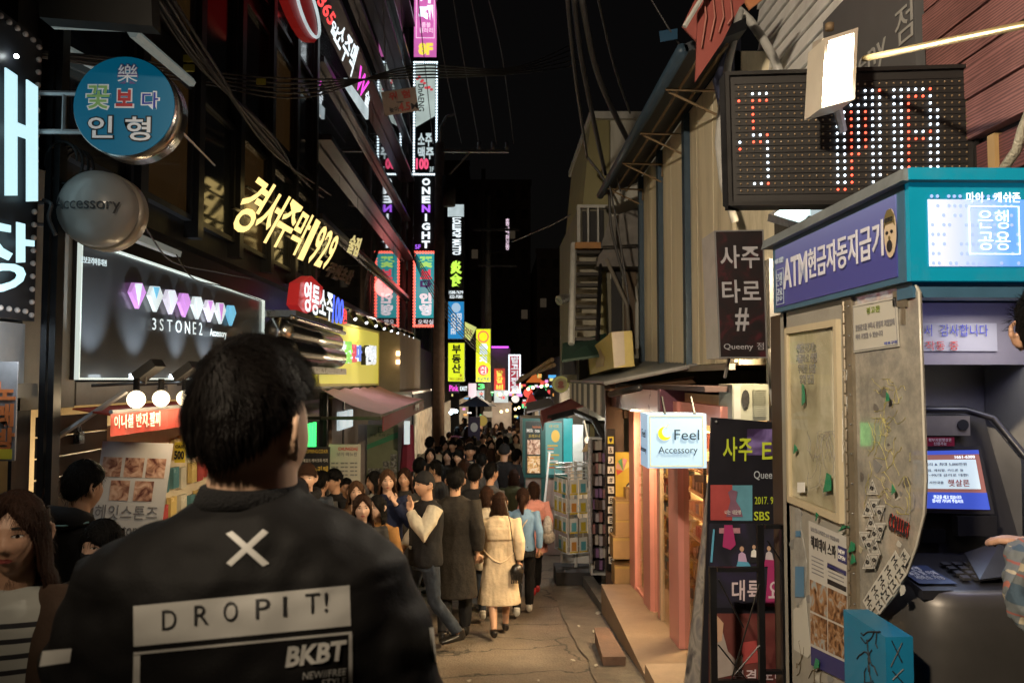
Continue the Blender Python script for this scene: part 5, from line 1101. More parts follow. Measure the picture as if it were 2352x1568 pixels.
# ---- revolving card rack
xr, yr_ = P(1322, 1100, 12.2).x, 12.2
r = thing('revolving_rack', 'white wire revolving rack full of yellow phone case packs', 'display rack', (xr, yr_, G(yr_)))
ang = math.radians(20); ca, sa = math.cos(ang), math.sin(ang); zt = P(1320, 1076, 12.2).z; zb = P(1320, 1262, 12.2).z
def rot(x, y, z): return Vector((xr + x * ca - y * sa, yr_ + x * sa + y * ca, z))
m_wire = M('white_wire', (.65, .66, .66), .4, .2, var=.1); s_ = .24
wm = mb()
for x in (-s_, 0, s_):
    for y in (-s_, s_): wm.tube([rot(x, y, zb), rot(x, y, zt + .07)], .007, 5)
for z in (zt + .07, zt, zt - .1, zb, (zt + zb) / 2):
    wm.tube([rot(-s_, -s_, z), rot(s_, -s_, z), rot(s_, s_, z), rot(-s_, s_, z), rot(-s_, -s_, z)], .008, 5)
for i in range(5): wm.tube([rot(-s_ + i * .12, -s_, zt + .07), rot(-s_ + i * .12, s_, zt + .07)], .006, 5)
part('wire_frame', wm, m_wire, r)
m_pack = [M('pack_yellow', (.65, .5, .05), .4, var=.1), M('pack_white', (.7, .7, .68), .4, var=.05), M('pack_blue', (.12, .4, .5), .4, var=.1), M('pack_orange', (.6, .28, .06), .4, var=.1)]
hz = (zt - zb) / 4.3
for side in range(2):
    for row in range(4):
        for c_ in range(3):
            z0 = zt - .12 - row * hz - hz * .82; t = -s_ + .02 + c_ * .155
            def pp(t, z, o): return rot(t, -s_ - o, z) if side == 0 else rot(-s_ - o, -t, z)
            q = Quad(pp(t, z0, .02), pp(t + .13, z0, .02), pp(t + .13, z0 + hz * .78, .02), pp(t, z0 + hz * .78, .02)) if side == 0 else Quad(pp(t, z0, .02), pp(t + .13, z0, .02), pp(t + .13, z0 + hz * .78, .02), pp(t, z0 + hz * .78, .02))
            if rnd.random() < .08: continue
            k = part('card_pack', mb().slab(q, .012), m_pack[1], r)
            part('case_print', mb().slab(q.sub(.2, .14, .8, .72), .003, .004), m_pack[0 if rnd.random() < .6 else rnd.choice((2, 3))], k)
            part('yellow_foot', mb().slab(q.sub(0, 0, 1, .1), .003, .004), m_pack[0], k)
part('centre_pole', mb().tube([(xr, yr_, G(12.2)), (xr, yr_, zt + .12)], .025, 8), m_wire, r)
part('cross_foot', mb().slab(Quad(rot(-.26, -.05, zb - .16), rot(.26, .05, zb - .16), rot(.26, .05, zb - .08), rot(-.26, -.05, zb - .02)), .03).slab(Quad(rot(-.2, .1, zb - .2), rot(.2, -.1, zb - .2), rot(.2, -.1, zb - .04), rot(-.2, .1, zb - .04)), .03), m_wire, r)
part('base', mb().box((xr - .32, yr_ - .35, G(12)), (xr + .26, yr_ + .3, G(12) + .22)), M('black_base', (.03, .03, .035), .7, var=.2), r)
part('side_cloth', mb().box((xr + .27, 12.0, G(12)), (xr + .36, 12.7, G(12) + 1.0)), m_dark, r)
# ---- narrow packed stand
q = QY(1357, 1005, 1394, 1320, 11.4)
r = thing('accessory_stand', 'tall narrow stand of black and violet accessory packs beside the sticker strip', 'display rack', (q.pt(.5, 0).x, 11.4, G(11.4)))
part('frame', mb().rframe(q, .025, .2, 0), m_wire, r); part('back_panel', mb().slab(q, .02, -.2), m_dark, r)
mk = [M('acc_%d' % i, c, .35, var=.2) for i, c in enumerate(((.04, .03, .04), (.25, .14, .3), (.5, .45, .5), (.12, .08, .07), (.4, .2, .2), (.55, .5, .45)))]
for i in range(11):
    for j in range(4): part('accessory_pack', mb().slab(q.sub(.07 + j * .22, .04 + i * .087, .26 + j * .22, .04 + i * .087 + .06 + .015 * rnd.random(), .0), .03 + .1 * rnd.random(), rnd.uniform(-.05, .05)), rnd.choice(mk), r)
part('crystal_string', sm(mb().tube([q.pt(-.1, 1.0, .1), q.pt(-.15, .5, .12), q.pt(-.05, .1, .1)], .03, 6)), M('clear_beads', (.5, .5, .55), .1, var=.4, scale=30), r)
q = QY(1340, 965, 1394, 1120, 12.6); r = thing('wall_hangings', 'pale and olive cloths hung on the wall above the wire rack', 'hanging cloth', q.pt(.5, 0))
part('backing', mb().slab(q, .04), m_dark, r)
for i in range(4): part('cloth', mb().slab(q.sub(.05 + i * .23, .1 + .1 * (i % 2), .24 + i * .23, .95), .02, .02), (M('pale_panel'), m_ol, m_dark, M('grey_tarp'))[i], r)
for i in range(14): part('hanging_item', mb().box(tuple(q.pt(.05 + .07 * i, .2 + .5 * rnd.random(), .06)), tuple(q.pt(.05 + .07 * i, .3, .06) + Vector((.05, .04, .12)))), rnd.choice(mk), r)
# ================================================================== NEAR RIGHT: wall cladding, sign board, floodlight
XW = 2.2
cw = thing('clad_wall', 'upper wall clad in white clapboards and reddish timber planks at the top right', 'wall', (XW, 4, G(4)))
part('wall', mb().box((XW + .03, .8, EYE + .2), (6, 6.5, EYE + 6)).box((XW + .03, 3.9, G(4)), (6, 6.25, EYE + .2)), m_dark, cw)
m_clap = M('white_clapboard', (.74, .74, .74), .5, var=.12, scale=5, streak=False, dirt=(.2, .18, .15), dirt_amt=.3)
for i in range(24):
    z = EYE + 1.5 + i * .125
    part('clapboard', mb().add([(XW - .0, 4.95, z), (XW + .028, 4.95, z), (XW + .028, 6.55, z), (XW - .0, 6.55, z), (XW + .02, 4.95, z + .117), (XW + .028, 4.95, z + .117), (XW + .028, 6.55, z + .117), (XW + .02, 6.55, z + .117)], [(3, 2, 1, 0), (4, 5, 6, 7), (0, 1, 5, 4), (1, 2, 6, 5), (2, 3, 7, 6), (3, 0, 4, 7)]), m_clap, cw)
def wood(name, col):
    m = M(name, col, .55, var=.35, scale=3, bump=.0); n = m.node_tree; b = n.nodes['Principled BSDF']
    tc = n.nodes.new('ShaderNodeTexCoord'); mp = n.nodes.new('ShaderNodeMapping'); mp.inputs['Scale'].default_value = (1, .12, 1.6)
    wv = n.nodes.new('ShaderNodeTexWave'); wv.bands_direction = 'Z'; wv.inputs['Scale'].default_value = 14; wv.inputs['Distortion'].default_value = 9; wv.inputs['Detail'].default_value = 3
    n.links.new(tc.outputs['Object'], mp.inputs[0]); n.links.new(mp.outputs[0], wv.inputs[0])
    r = n.nodes.new('ShaderNodeMapRange'); r.inputs[3].default_value = .45; r.inputs[4].default_value = 1.2; n.links.new(wv.outputs[1], r.inputs[0])
    old = b.inputs['Base Color'].links[0].from_socket; x = n.nodes.new('ShaderNodeMix'); x.data_type = 'RGBA'; x.blend_type = 'MULTIPLY'; x.inputs[0].default_value = 1
    n.links.new(old, x.inputs[6]); n.links.new(r.outputs[0], x.inputs[7]); n.links.new(x.outputs[2], b.inputs['Base Color'])
    bp = n.nodes.new('ShaderNodeBump'); bp.inputs['Strength'].default_value = .3; n.links.new(wv.outputs[1], bp.inputs['Height']); n.links.new(bp.outputs[0], b.inputs['Normal'])
    return m
m_wood = wood('red_brown_plank', (.25, .115, .11)); m_wood2 = wood('dark_red_plank', (.13, .045, .045))
for i in range(14):
    z = EYE + 1.1 + i * .19
    part('plank', mb().box((XW - .03 - .004 * (i % 2), 1.0, z + .004), (XW + .028, 3.93 - .01 * (i % 3), z + .182)), m_wood, cw)
for i in range(4):
    z = EYE + .32 + i * .19; part('plank', mb().box((XW + .0, 1.0, z + .004), (XW + .028, 3.9, z + .182)), m_wood2, cw)
part('trim_post', mb().box((XW - .02, 3.4, EYE + .3), (XW + .02, 3.45, EYE + 1.08)), M('golden_trim', (.4, .27, .12), .5, var=.1), cw)
# queeny side board
q = Quad((XW - .05, 5.1, EYE + 1.25), (XW - .05, 3.97, EYE + 1.25), (XW - .05, 3.97, EYE + 2.35), (XW - .05, 5.1, EYE + 2.35))
r = thing('side_signboard', 'dark grey signboard behind the floodlight with pale cafe name', 'shop sign', q.pt(.5, 0))
part('board', mb().slab(q, .05), M('grey_board', (.09, .09, .095), .5, var=.1), r)
texts(r, q, [('Queeny 점', .06, .44, .99, .66, M('pale_letter', (.32, .32, .31), .5, var=0), .0)])
# pipes
solo('lamp_arm', sm(mb().tube([P(1985, 135, 3.4), P(2352, 58, 2.6), P(2420, 44, 2.4)], .014, 8)), M('golden_pipe', (.5, .38, .18), .4, .6, var=.15), 'golden metal arm reaching from the floodlight to the right edge', 'bracket')
solo('conduit', sm(mb().tube([P(2365, 255, 3.0), P(2348, 300, 3.0), P(2335, 345, 3.05), P(2300, 395, 3.1)], .02, 8)), M('flex_conduit', (.3, .28, .22), .5, .3, var=.2, bump=.6, bscale=90), 'grey flexible conduit hanging above the cash machine booth', 'conduit')
m_pipe = M('pvc_pipe', (.4, .4, .39), .4, var=.15)
solo('drain_pipe', sm(mb().tube([P(1690, 18, 6.2), P(1722, 48, 6.2), P(1752, 90, 6.0), P(1775, 130, 5.9), P(1800, 190, 5.8)], .035, 8)), m_pipe, 'grey plastic pipe bending across the white clapboards', 'pipe')
solo('drain_pipe', sm(mb().tube([P(1700, 25, 6.1), P(1672, 150, 6.1), P(1656, 260, 6.1), P(1650, 330, 6.0), P(1660, 420, 5.9), P(1688, 510, 5.9)], .03, 8)), m_pipe, 'white plastic pipe running down behind the diode panel', 'pipe')
solo('dark_panel', mb().slab(Quad(P(1688, 400, 6.3), P(1702, 400, 6.3), P(1702, 20, 6.3), P(1640, 180, 6.3)), .05), M('navy_metal', (.02, .025, .06), .5, var=.2), 'dark blue metal flashing between the cream wall and the pipes', 'panel')
m_redfab = M('red_fabric_sign', (.26, .06, .05), .6, var=.15, streak=False)
r = thing('red_flag_awning', 'dark red cloth awning end hanging into the top of the picture', 'awning', P(1650, 50, 5.4))
part('cloth', mb().poly([P(u, v, 5.4) for u, v in ((1597, 188), (1660, 95), (1700, 15), (1760, -40), (1600, -40), (1602, 60))], (0, -1, 0), .02), m_redfab, r)
for k in range(4):
    u = 1615 + k * 20; part('fold', sm(mb().tube([P(u, -30, 5.37), P(u + 7, 40, 5.37), P(u - 4, 110 - k * 18, 5.37)], .006, 5)), M('fold_pale', (.4, .16, .13), .6, var=.1), r)
part('rod', mb().tube([P(1572, 62, 5.3), P(1640, -50, 5.3)], .018, 6), M('parapet_white'), r)
part('inner_cloth', mb().poly([P(u, v, 5.6) for u, v in ((1567, 60), (1600, 95), (1612, -30), (1620, -50))], (0, -1, 0), .02), m_redfab, r)
solo('orange_panel', mb().poly([P(u, v, 5.0) for u, v in ((1722, 22), (1790, -30), (1712, -30), (1712, 5))], (0, -1, 0), .02), M('orange_panel_mat', (.35, .14, .06), .6, var=.1), 'orange brown board corner at the top edge above the clapboards', 'panel')
# ---- diode panel
q = Quad(P(1672, 474, 3.74), P(2245, 468, 3.58), P(2245, 150, 3.58), P(1664, 168, 3.74))
r = thing('led_panel', 'black dot matrix display with white and red diodes spelling partial letters', 'display sign', q.pt(.5, 0))
part('cabinet', mb().slab(q, .1), M('led_black', (.007, .0055, .0055), .6, var=.25, scale=3), r)
part('rim', mb().rframe(q, .018, .03, .02), M('led_rim', (.012, .011, .011), .4, .2, var=.1), r)
part('edge', mb().slab(Quad(P(1660, 474, 3.76), P(1672, 480, 3.74), P(1664, 165, 3.74), P(1652, 185, 3.76)), .1), m_black, r)
W_ = {}; 
def led(c, rows, k):
    for rr in rows: W_[(c, rr)] = k
for c in (2, 3, 4): led(c, [1], 'w'); led(c, [2], 'r')
led(0, [2, 9], 'r'); led(2, range(3, 7), 'r'); led(2, [7], 'w'); led(3, [7], 'w'); led(4, [7], 'r'); led(2, [8], 'r'); led(3, [8], 'r'); led(0, [8], 'w'); led(4, range(8, 14), 'w'); led(2, [14], 'w'); led(3, [14], 'w'); led(4, [14], 'r')
for c in (14, 15): led(c, range(4, 15), 'w'); led(c, [15], 'r')
led(15, [3], 'w'); led(16, [3], 'w'); led(16, range(4, 15), 'r'); led(17, range(3, 10), 'w'); led(17, [10], 'r'); led(18, range(1, 4), 'w'); led(18, range(4, 10), 'r')
led(19, range(1, 15), 'w'); led(20, range(2, 14), 'w'); led(20, [1], 'r')
for c in (22, 23): led(c, range(1, 13), 'w')
led(24, [1], 'w'); led(24, range(2, 13), 'r'); 
for c in (25, 26): led(c, [1, 7], 'w'); led(c, [2, 8], 'r')
led(27, [1, 7], 'r'); led(27, range(2, 7), 'w'); led(27, range(8, 14), 'w'); led(28, range(4, 14), 'w')
m_lw2 = E('led_white', (.75, .88, 1), 4.5); m_lr = E('led_red', (1, .1, .05), 3.5)
off = sm(mb()); fr_ = mb()
for c in range(33):
    for rr in range(16):
        a = .055 + c * .0282 ; b = .885 - rr * .0515 * 1.0
        if (c, rr) in W_:
            part('diode', sm(mb().ball(q.pt(a, b, .006), .0062, 6, 4)), m_lw2 if W_[(c, rr)] == 'w' else m_lr, r)
        else: off.ball(q.pt(a, b, .004), .0055, 5, 4)
part('unlit_diode', off, M('diode_off_glow', (.2, .14, .08), .2, var=0, emit=.08), r, stuff=True)  # faint glow put into the colour of the unlit diodes
for rr in range(17): fr_.slab(q.sub(.04, .908 - rr * .0515, .965, .912 - rr * .0515), .004, .004)
part('louvre', fr_, m_black, r, stuff=True)
# ---- floodlight
fl = P(1923, 155, 3.35)
r = thing('floodlight', 'glaring square floodlight in a pale housing in front of the diode panel', 'lamp', fl)
qf = Quad(P(1882, 252, 3.35), P(1958, 232, 3.38), P(1965, 68, 3.42), P(1890, 92, 3.38))
part('housing', mb().slab(qf, .12), M('lamp_cream', (.55, .5, .42), .4, .2, var=.1), r)
part('bezel', mb().rframe(qf, .018, .02, .018), M('lamp_cream'), r)
part('lit_lens', mb().slab(qf.sub(.13, .12, .9, .9), .006, .006), E('flood_lens', (1, .93, .78), 45), r)
part('hood', mb().slab(Quad(P(1862, 245, 3.6), P(1884, 255, 3.4), P(1888, 88, 3.42), P(1866, 98, 3.6)), .01), M('lamp_cream'), r)
part('knob', sm(mb().tube([P(1905, 70, 3.4), P(1905, 55, 3.4)], .02, 8)), m_rust, r)
part('bracket', mb().tube([P(1920, 230, 3.45), P(1935, 300, 3.6)], .02, 6), m_alu, r)
lamp('flood_light', 'SPOT', qf.pt(.5, .5, .06), 140, (1, .86, .66), .07, aim=tuple(qf.pt(.5, .5) + Vector((-1.2, -1.0, -1.1))), spot=165, blend=.8)
# ---- down facing work lamp under the diode panel
c = P(1818, 486, 5.45)
r = thing('work_lamp', 'square diode work lamp shining down under the dot matrix display', 'lamp', c)
ql = Quad(P(1778, 492, 5.4), P(1840, 503, 5.2), P(1862, 482, 5.5), P(1798, 476, 5.7))
part('lens', mb().slab(ql, .012), E('work_lens', (.75, 1, .95), 4), r)
part('housing', mb().slab(Quad(P(1766, 487, 5.4), P(1842, 508, 5.15), P(1868, 480, 5.55), P(1790, 470, 5.75)), .05, -.014), m_steel, r)
part('side_lens', mb().slab(QY(1862, 482, 1905, 494, 5.2), .03), m_softwhite, r)
lamp('street_work_light', 'SPOT', c + Vector((-.05, .0, -.08)), 1350, (1, .76, .45), .12, aim=(-.9, 9.5, -.9), spot=105, blend=.8)
# ================================================================== TAROT BLADE SIGN
q = QY(1640, 530, 1757, 822, 5.0)
q = Quad(P(1652, 822, 5.0), P(1762, 822, 5.0), P(1753, 528, 5.0), P(1640, 530, 5.0))
r = thing('tarot_sign', 'dark unlit vertical box sign with grey Korean lettering and a hash mark', 'shop sign', q.pt(.5, 0))
part('cabinet', mb().slab(q, .3, -.002), M('cabinet_white', (.45, .43, .42), .45, .2, var=.15, dirt=(.2, .15, .12), dirt_amt=.3), r)
part('face', mb().slab(q.sub(.01, .005, .99, .995), .004, .003), photo_mat('tarot_face', [(.012, .009, .011), (.014, .01, .012), (.02, .01, .012), (.055, .012, .018)], 9, seed=3), r)
part('frame', mb().rframe(q, .008, .012, .008), M('thin_frame', (.25, .25, .26), .4, .4, var=.1), r)
m_gl = M('grey_letter', (.36, .36, .4), .5, var=.08)
texts(r, q, [('사주', .1, .7, .9, .88, m_gl, .012), ('타로', .11, .43, .9, .61, m_gl, .012), ('#', .36, .21, .64, .39, m_gl, .02), ('Queeny 점', .1, .055, .93, .12, m_gl, .0)])
part('bracket', mb().tube([q.pt(.3, 0, -.1), q.pt(.3, 0, -.1) + Vector((.0, .1, -.12))], .012, 6).tube([q.pt(1, .9, -.15), q.pt(1, .9, -.15) + Vector((.5, 0, 0))], .015, 6), m_alu, r)
# ---- dark wall and column behind, air conditioner
solo('dark_pillar', mb().box((P(1797, 1000, 4.0).x, 4.0, G(4) - .3), (P(1812, 1000, 4.0).x + .1, 4.15, EYE + .33)), M('rust_pillar', (.07, .045, .03), .6, .3, var=.3), 'thin brown edged pillar between the black banner and the booth', 'pillar')
solo('dark_wall_panel', mb().box((P(1768, 700, 5.85).x, 5.85, G(5.6) - .2), (2.6, 5.95, EYE + .9)), m_dark, 'dark wall strip behind the tarot box sign', 'wall')
q = QY(1682, 882, 1766, 966, 5.8)
r = thing('air_conditioner', 'pale grey air conditioner outdoor unit with louvred side under the tarot sign', 'air conditioner', q.pt(.5, 0))
m_ac = M('ac_grey', (.3, .32, .28), .5, var=.12)
part('casing', mb().slab(q, .35), m_ac, r)
for i in range(14): part('louvre', mb().slab(q.sub(.56, .12 + i * .055, .92, .145 + i * .055), .006, .008), m_ac, r)
part('front_panel', mb().slab(q.sub(.03, .05, .22, .95), .006, .004), M('ac_pale', (.4, .42, .42), .4, var=.1), r)
part('grille_recess', mb().disc(q, .36, .6, .11, .25, .004, .006, 12), m_dark, r)
for k in range(3): solo('wall_pipe', sm(mb().tube([P(1768 + k * 7, 800, 5.5), P(1769 + k * 7, 885, 5.5), P(1776 + k * 4, 930, 5.5)], .014, 6)), m_pipe if k == 0 else m_rubber, ['pale pipe dropping below the tarot sign', 'black cable beside the pale pipe', 'second black cable beside the pale pipe'][k], 'pipe')
# ================================================================== BLACK BANNER STAND
db = 4.4
q = Quad(P(1606, 1660, db), P(1822, 1660, db), P(1812, 972, db), P(1634, 958, db))
r = thing('banner_stand', 'tall black printed banner stand with yellow green Korean title and stage photographs', 'banner', (q.pt(.5, 0).x, db, G(db)))
part('print_sheet', mb().slab(q, .02), M('banner_black', (.012, .012, .018), .35, var=.2, coat=.2), r)
part('side_sheet', mb().slab(Quad(P(1560, 1660, db + .2), P(1606, 1660, db + .01), P(1636, 1080, db + .01), P(1628, 1080, db + .25)), .01), photo_mat('side_photo', [(.05, .05, .06), (.3, .28, .26), (.12, .12, .14)], 6, seed=7), r)
def sub(u0, v0, u1, v1, off=0):
    c = [(u0, v1), (u1, v1), (u1, v0), (u0, v0)]; return Quad(*[P(a, b, db - .004 - off) for a, b in c])
part('sky_print', mb().slab(sub(1716, 985, 1806, 1045), .003), photo_mat('purple_night', [(.012, .012, .018), (.04, .02, .08), (.2, .15, .4)], 5, seed=2), r)
m_lime = M('lime_print', (.45, .55, .04), .45, var=0); m_bw = M('bluish_print', (.4, .45, .52), .5, var=0)
for tx, u0, v0, u1, v1, mt, bo in (('사주', 1660, 1003, 1727, 1058, m_lime, .01), ('타로', 1750, 1010, 1832, 1068, m_lime, .01), ('Queeny 홍대', 1731, 1077, 1832, 1104, m_bw, 0), ('2017. 9. 25', 1733, 1140, 1797, 1157, m_lime, 0), ('SBS 동상', 1731, 1170, 1822, 1196, m_lime, .01)):
    part('lettering', mb().text(tx, sub(u0, v0, u1, v1), .003, .002, bo), mt, r)
part('red_photo', mb().slab(sub(1632, 1113, 1682, 1194), .003), M('photo_red', (.36, .06, .06), .5, var=.2), r)
part('blue_photo', mb().slab(sub(1682, 1114, 1728, 1195), .003), M('photo_blue', (.1, .28, .38), .5, var=.2), r)
part('figure_print', mb().poly([P(u, v, db - .009) for u, v in ((1668, 1186), (1706, 1186), (1700, 1165), (1690, 1150), (1694, 1128), (1680, 1124), (1672, 1130), (1678, 1150))], (0, -1, 0), .003), M('fig_mix', (.2, .1, .16), .5, var=.3), r)
part('lettering', mb().text('너는 내운명', sub(1664, 1170, 1700, 1180), .008, .002, 0), m_white, r)
part('stage_photo', mb().slab(sub(1630, 1202, 1812, 1395), .003), photo_mat('stage_photo_mat', [(.01, .01, .02), (.02, .02, .03), (.03, .025, .06)], 4, seed=9), r)
part('white_caption', mb().slab(sub(1652, 1212, 1700, 1224, .004), .002), M('caption', (.4, .2, .25), .5, var=.4, scale=60), r)
def figure(u, v, s, shirt, pants, nm):
    m = mb(); m.poly([P(u + a * s, v + b * s, db - .012) for a, b in ((-9, 22), (12, 22), (8, 4), (0, -2), (-7, 4))], (0, -1, 0), .003)
    part('print_shirt', m, shirt, r); part('print_head', mb().disc(sub(u - 5 * s, v - 14 * s, u + 5 * s, v - 2 * s, .008), .5, .5, .5, .5, .003, 0, 10), M('print_skin', (.5, .32, .22), .5, var=0), r)
    part('print_trousers', mb().poly([P(u + a * s, v + b * s, db - .013) for a, b in ((-9, 20), (-14, 38), (6, 38), (22, 34), (14, 22))], (0, -1, 0), .003), pants, r)
m_ppl = M('print_lilac', (.5, .35, .55), .5, var=.1); m_pb = M('print_skyblue', (.1, .35, .55), .5, var=.1); m_mg = M('print_magenta', (.35, .03, .14), .5, var=.15)
figure(1704, 1268, 1.0, m_ppl, m_pb, 'a'); figure(1732, 1262, .8, m_white, m_blackprint, 'b'); figure(1766, 1266, .9, M('print_pale', (.5, .45, .5), .5, var=.1), m_mg, 'c')
part('magenta_figure', mb().poly([P(u, v, db - .01) for u, v in ((1664, 1205), (1682, 1205), (1690, 1250), (1678, 1262), (1660, 1255))], (0, -1, 0), .003), m_mg, r)
part('magenta_block', mb().poly([P(u, v, db - .01) for u, v in ((1764, 1300), (1812, 1296), (1812, 1392), (1758, 1392))], (0, -1, 0), .003), m_mg, r)
for u in (1790, 1640): part('blue_streak', mb().tube([P(u, 1215, db - .012), P(u - 6, 1290, db - .012)], .006, 5), m_pb, r)
part('lettering', mb().text('대륙 요미', sub(1680, 1330, 1830, 1378), .008, .002, .02), M('caption_pink', (.6, .5, .55), .5, var=0), r)
part('seat_photo', mb().slab(sub(1628, 1408, 1812, 1660), .003), photo_mat('room_photo', [(.04, .015, .015), (.12, .03, .03), (.16, .06, .05)], 3, seed=4), r)
part('print_person', mb().poly([P(u, v, db - .011) for u, v in ((1632, 1560), (1700, 1545), (1708, 1500), (1690, 1515), (1672, 1495), (1660, 1450), (1640, 1440), (1630, 1470))], (0, -1, 0), .003), M('print_shirtgrey', (.35, .3, .28), .5, var=.2), r)
part('print_hair', mb().poly([P(u, v, db - .012) for u, v in ((1634, 1480), (1658, 1470), (1662, 1430), (1646, 1412), (1630, 1430))], (0, -1, 0), .003), M('print_skin'), r)
part('red_chair_print', mb().poly([P(u, v, db - .011) for u, v in ((1702, 1475), (1738, 1470), (1742, 1520), (1706, 1525))], (0, -1, 0), .003), M('photo_red'), r)
part('lettering', mb().text('본격 노미', sub(1684, 1535, 1800, 1562), .008, .002, .02), M('caption_pink'), r)
part('grommet', sm(mb().ball(P(1645, 968, db - .01), .008, 8, 6)), m_steel, r)
# black metal frame in front
r = thing('metal_frame', 'black square tube frame with thin cross braces in front of the banner', 'stand', (1.4, 3.9, G(3.9)))
df = 3.95
def bar(u0, v0, u1, v1, d=df, t=.03): return mb().slab(QY(u0, v0, u1, v1, d), t)
for a in ((1633, 1302, 1648, 1680), (1744, 1205, 1758, 1680), (1798, 1205, 1808, 1680)): part('upright', bar(*a), m_black, r)
for a in ((1649, 1303, 1743, 1313), (1759, 1205, 1797, 1214), (1649, 1562, 1743, 1570), (1759, 1540, 1797, 1548)): part('rail', bar(*a), m_black, r)
for a, b in (((1650, 1330), (1708, 1440)), ((1745, 1340), (1680, 1560)), ((1650, 1480), (1720, 1567)), ((1762, 1240), (1796, 1290)), ((1745, 1480), (1690, 1545))): part('brace', mb().tube([P(*a, df), P(*b, df)], .004, 5), m_black, r)
# ================================================================== CASH MACHINE BOOTH
XA = 1.305; Z0, Z1 = EYE + .312, EYE + .645; Y0, Y1 = 2.5, 3.71
r = thing('atm_booth', 'cash machine booth with teal and blue lit header and graffiti covered side panel', 'booth', (1.9, 3.1, G(3)))
m_tealm = M('teal_paint', (.003, .24, .36), .35, .1, var=.08, dirt=(.2, .15, .1), dirt_amt=.15, emit=.13, ecol=(0, .6, .95))
m_bluem = M('blue_grey_frame', (.05, .13, .22), .45, .1, var=.15)
part('header', mb().box((XA, Y0, Z0), (2.9, Y1, Z1)), m_bluem, r)
part('header_front', mb().box((XA + .003, Y0 - .025, Z0 + .0), (2.9, Y0 - .001, Z1 - .02)), m_tealm, r)
part('lid', mb().add([(XA - .03, Y0 - .05, Z1 - .02), (2.9, Y0 - .05, Z1 - .02), (2.9, Y1 + .08, Z1 - .02), (XA - .03, Y1 + .08, Z1 - .02), (XA - .02, Y0 - .04, Z1 + .022), (2.9, Y0 - .04, Z1 + .022), (2.9, Y1 + .07, Z1 + .022), (XA - .02, Y1 + .07, Z1 + .022)], [(3, 2, 1, 0), (4, 5, 6, 7), (0, 1, 5, 4), (1, 2, 6, 5), (2, 3, 7, 6), (3, 0, 4, 7)]), M('lid_metal', (.22, .25, .27), .5, .3, var=.25, dirt=(.08, .07, .06)), r)
part('lid_front', mb().box((XA - .012, Y0 - .056, Z1 - .018), (2.9, Y0 - .0505, Z1 + .02)), m_tealm, r)
def grad_mat(name, c0, c1, axis, lo, hi, emit, dots=False):
    """printed sheet whose ink runs from one colour to another"""
    m = M(name, c0, .4, var=0); n = m.node_tree; b = n.nodes['Principled BSDF']
    tc = n.nodes.new('ShaderNodeTexCoord'); sp = n.nodes.new('ShaderNodeSeparateXYZ'); n.links.new(tc.outputs['Object'], sp.inputs[0])
    r_ = n.nodes.new('ShaderNodeMapRange'); r_.inputs[1].default_value = lo; r_.inputs[2].default_value = hi; n.links.new(sp.outputs[axis], r_.inputs[0])
    x = n.nodes.new('ShaderNodeMix'); x.data_type = 'RGBA'; x.inputs[6].default_value = (*c0, 1); x.inputs[7].default_value = (*c1, 1); n.links.new(r_.outputs[0], x.inputs[0])
    n.links.new(x.outputs[2], b.inputs['Base Color']); n.links.new(x.outputs[2], b.inputs['Emission Color']); b.inputs['Emission Strength'].default_value = emit
    return m
OA = ORG[r.name]
qs = Quad((XA, Y1, Z0), (XA, Y0, Z0), (XA, Y0, Z1 - .02), (XA, Y1, Z1 - .02))
part('side_face', mb().slab(qs.sub(.035, .07, .96, .93), .004, .004), grad_mat('side_print', (.05, .055, .26), (.15, .18, .45), 2, Z0 - OA.z + .12, Z0 - OA.z + .3, .1), r)
m_sw = M('silver_white', (.55, .55, .6), .4, var=.0, emit=.16)
texts(r, qs, [('ATM', .135, .3, .36, .72, m_sw, .02), ('현금자동지급기', .37, .33, .9, .72, m_sw, .008), ('은행\n공용', .06, .15, .12, .56, M('pale_blue_print'), .0), ('마이-캐쉬존', .05, .7, .14, .78, M('pale_blue_print'), .0)], .01)
part('outline', mb().rframe(qs.sub(.052, .1, .13, .62), .003, .002, .01), M('pale_blue_print'), r)
# face sticker: plain open mouthed face
fs_ = qs.sub(.905, .28, .975, .80, .012)
part('face_sticker', mb().disc(fs_, .5, .5, .46, .5, .002, .0, 20), M('sticker_skin', (.55, .45, .33), .5, var=.05), r)
part('sticker_hair', mb().poly([fs_.pt(a, b, .003) for a, b in ((.08, .62), (.14, .85), (.35, .98), (.65, .98), (.86, .85), (.92, .62), (.8, .7), (.2, .7))], fs_.n, .002), M('sticker_olive', (.15, .12, .05), .5, var=0), r)
part('sticker_mouth', mb().disc(fs_, .5, .24, .2, .12, .002, .004, 12), m_blackprint, r)
for a in (.32, .68): part('sticker_eye', mb().disc(fs_, a, .52, .09, .035, .002, .004, 8), m_blackprint, r)
part('sticker_nose', mb().disc(fs_, .5, .4, .06, .05, .002, .004, 8), M('sticker_olive'), r)
part('sticker_band', mb().text('GOTGO', fs_.sub(.2, .72, .8, .82), .003, .002, .02), m_blackprint, r)
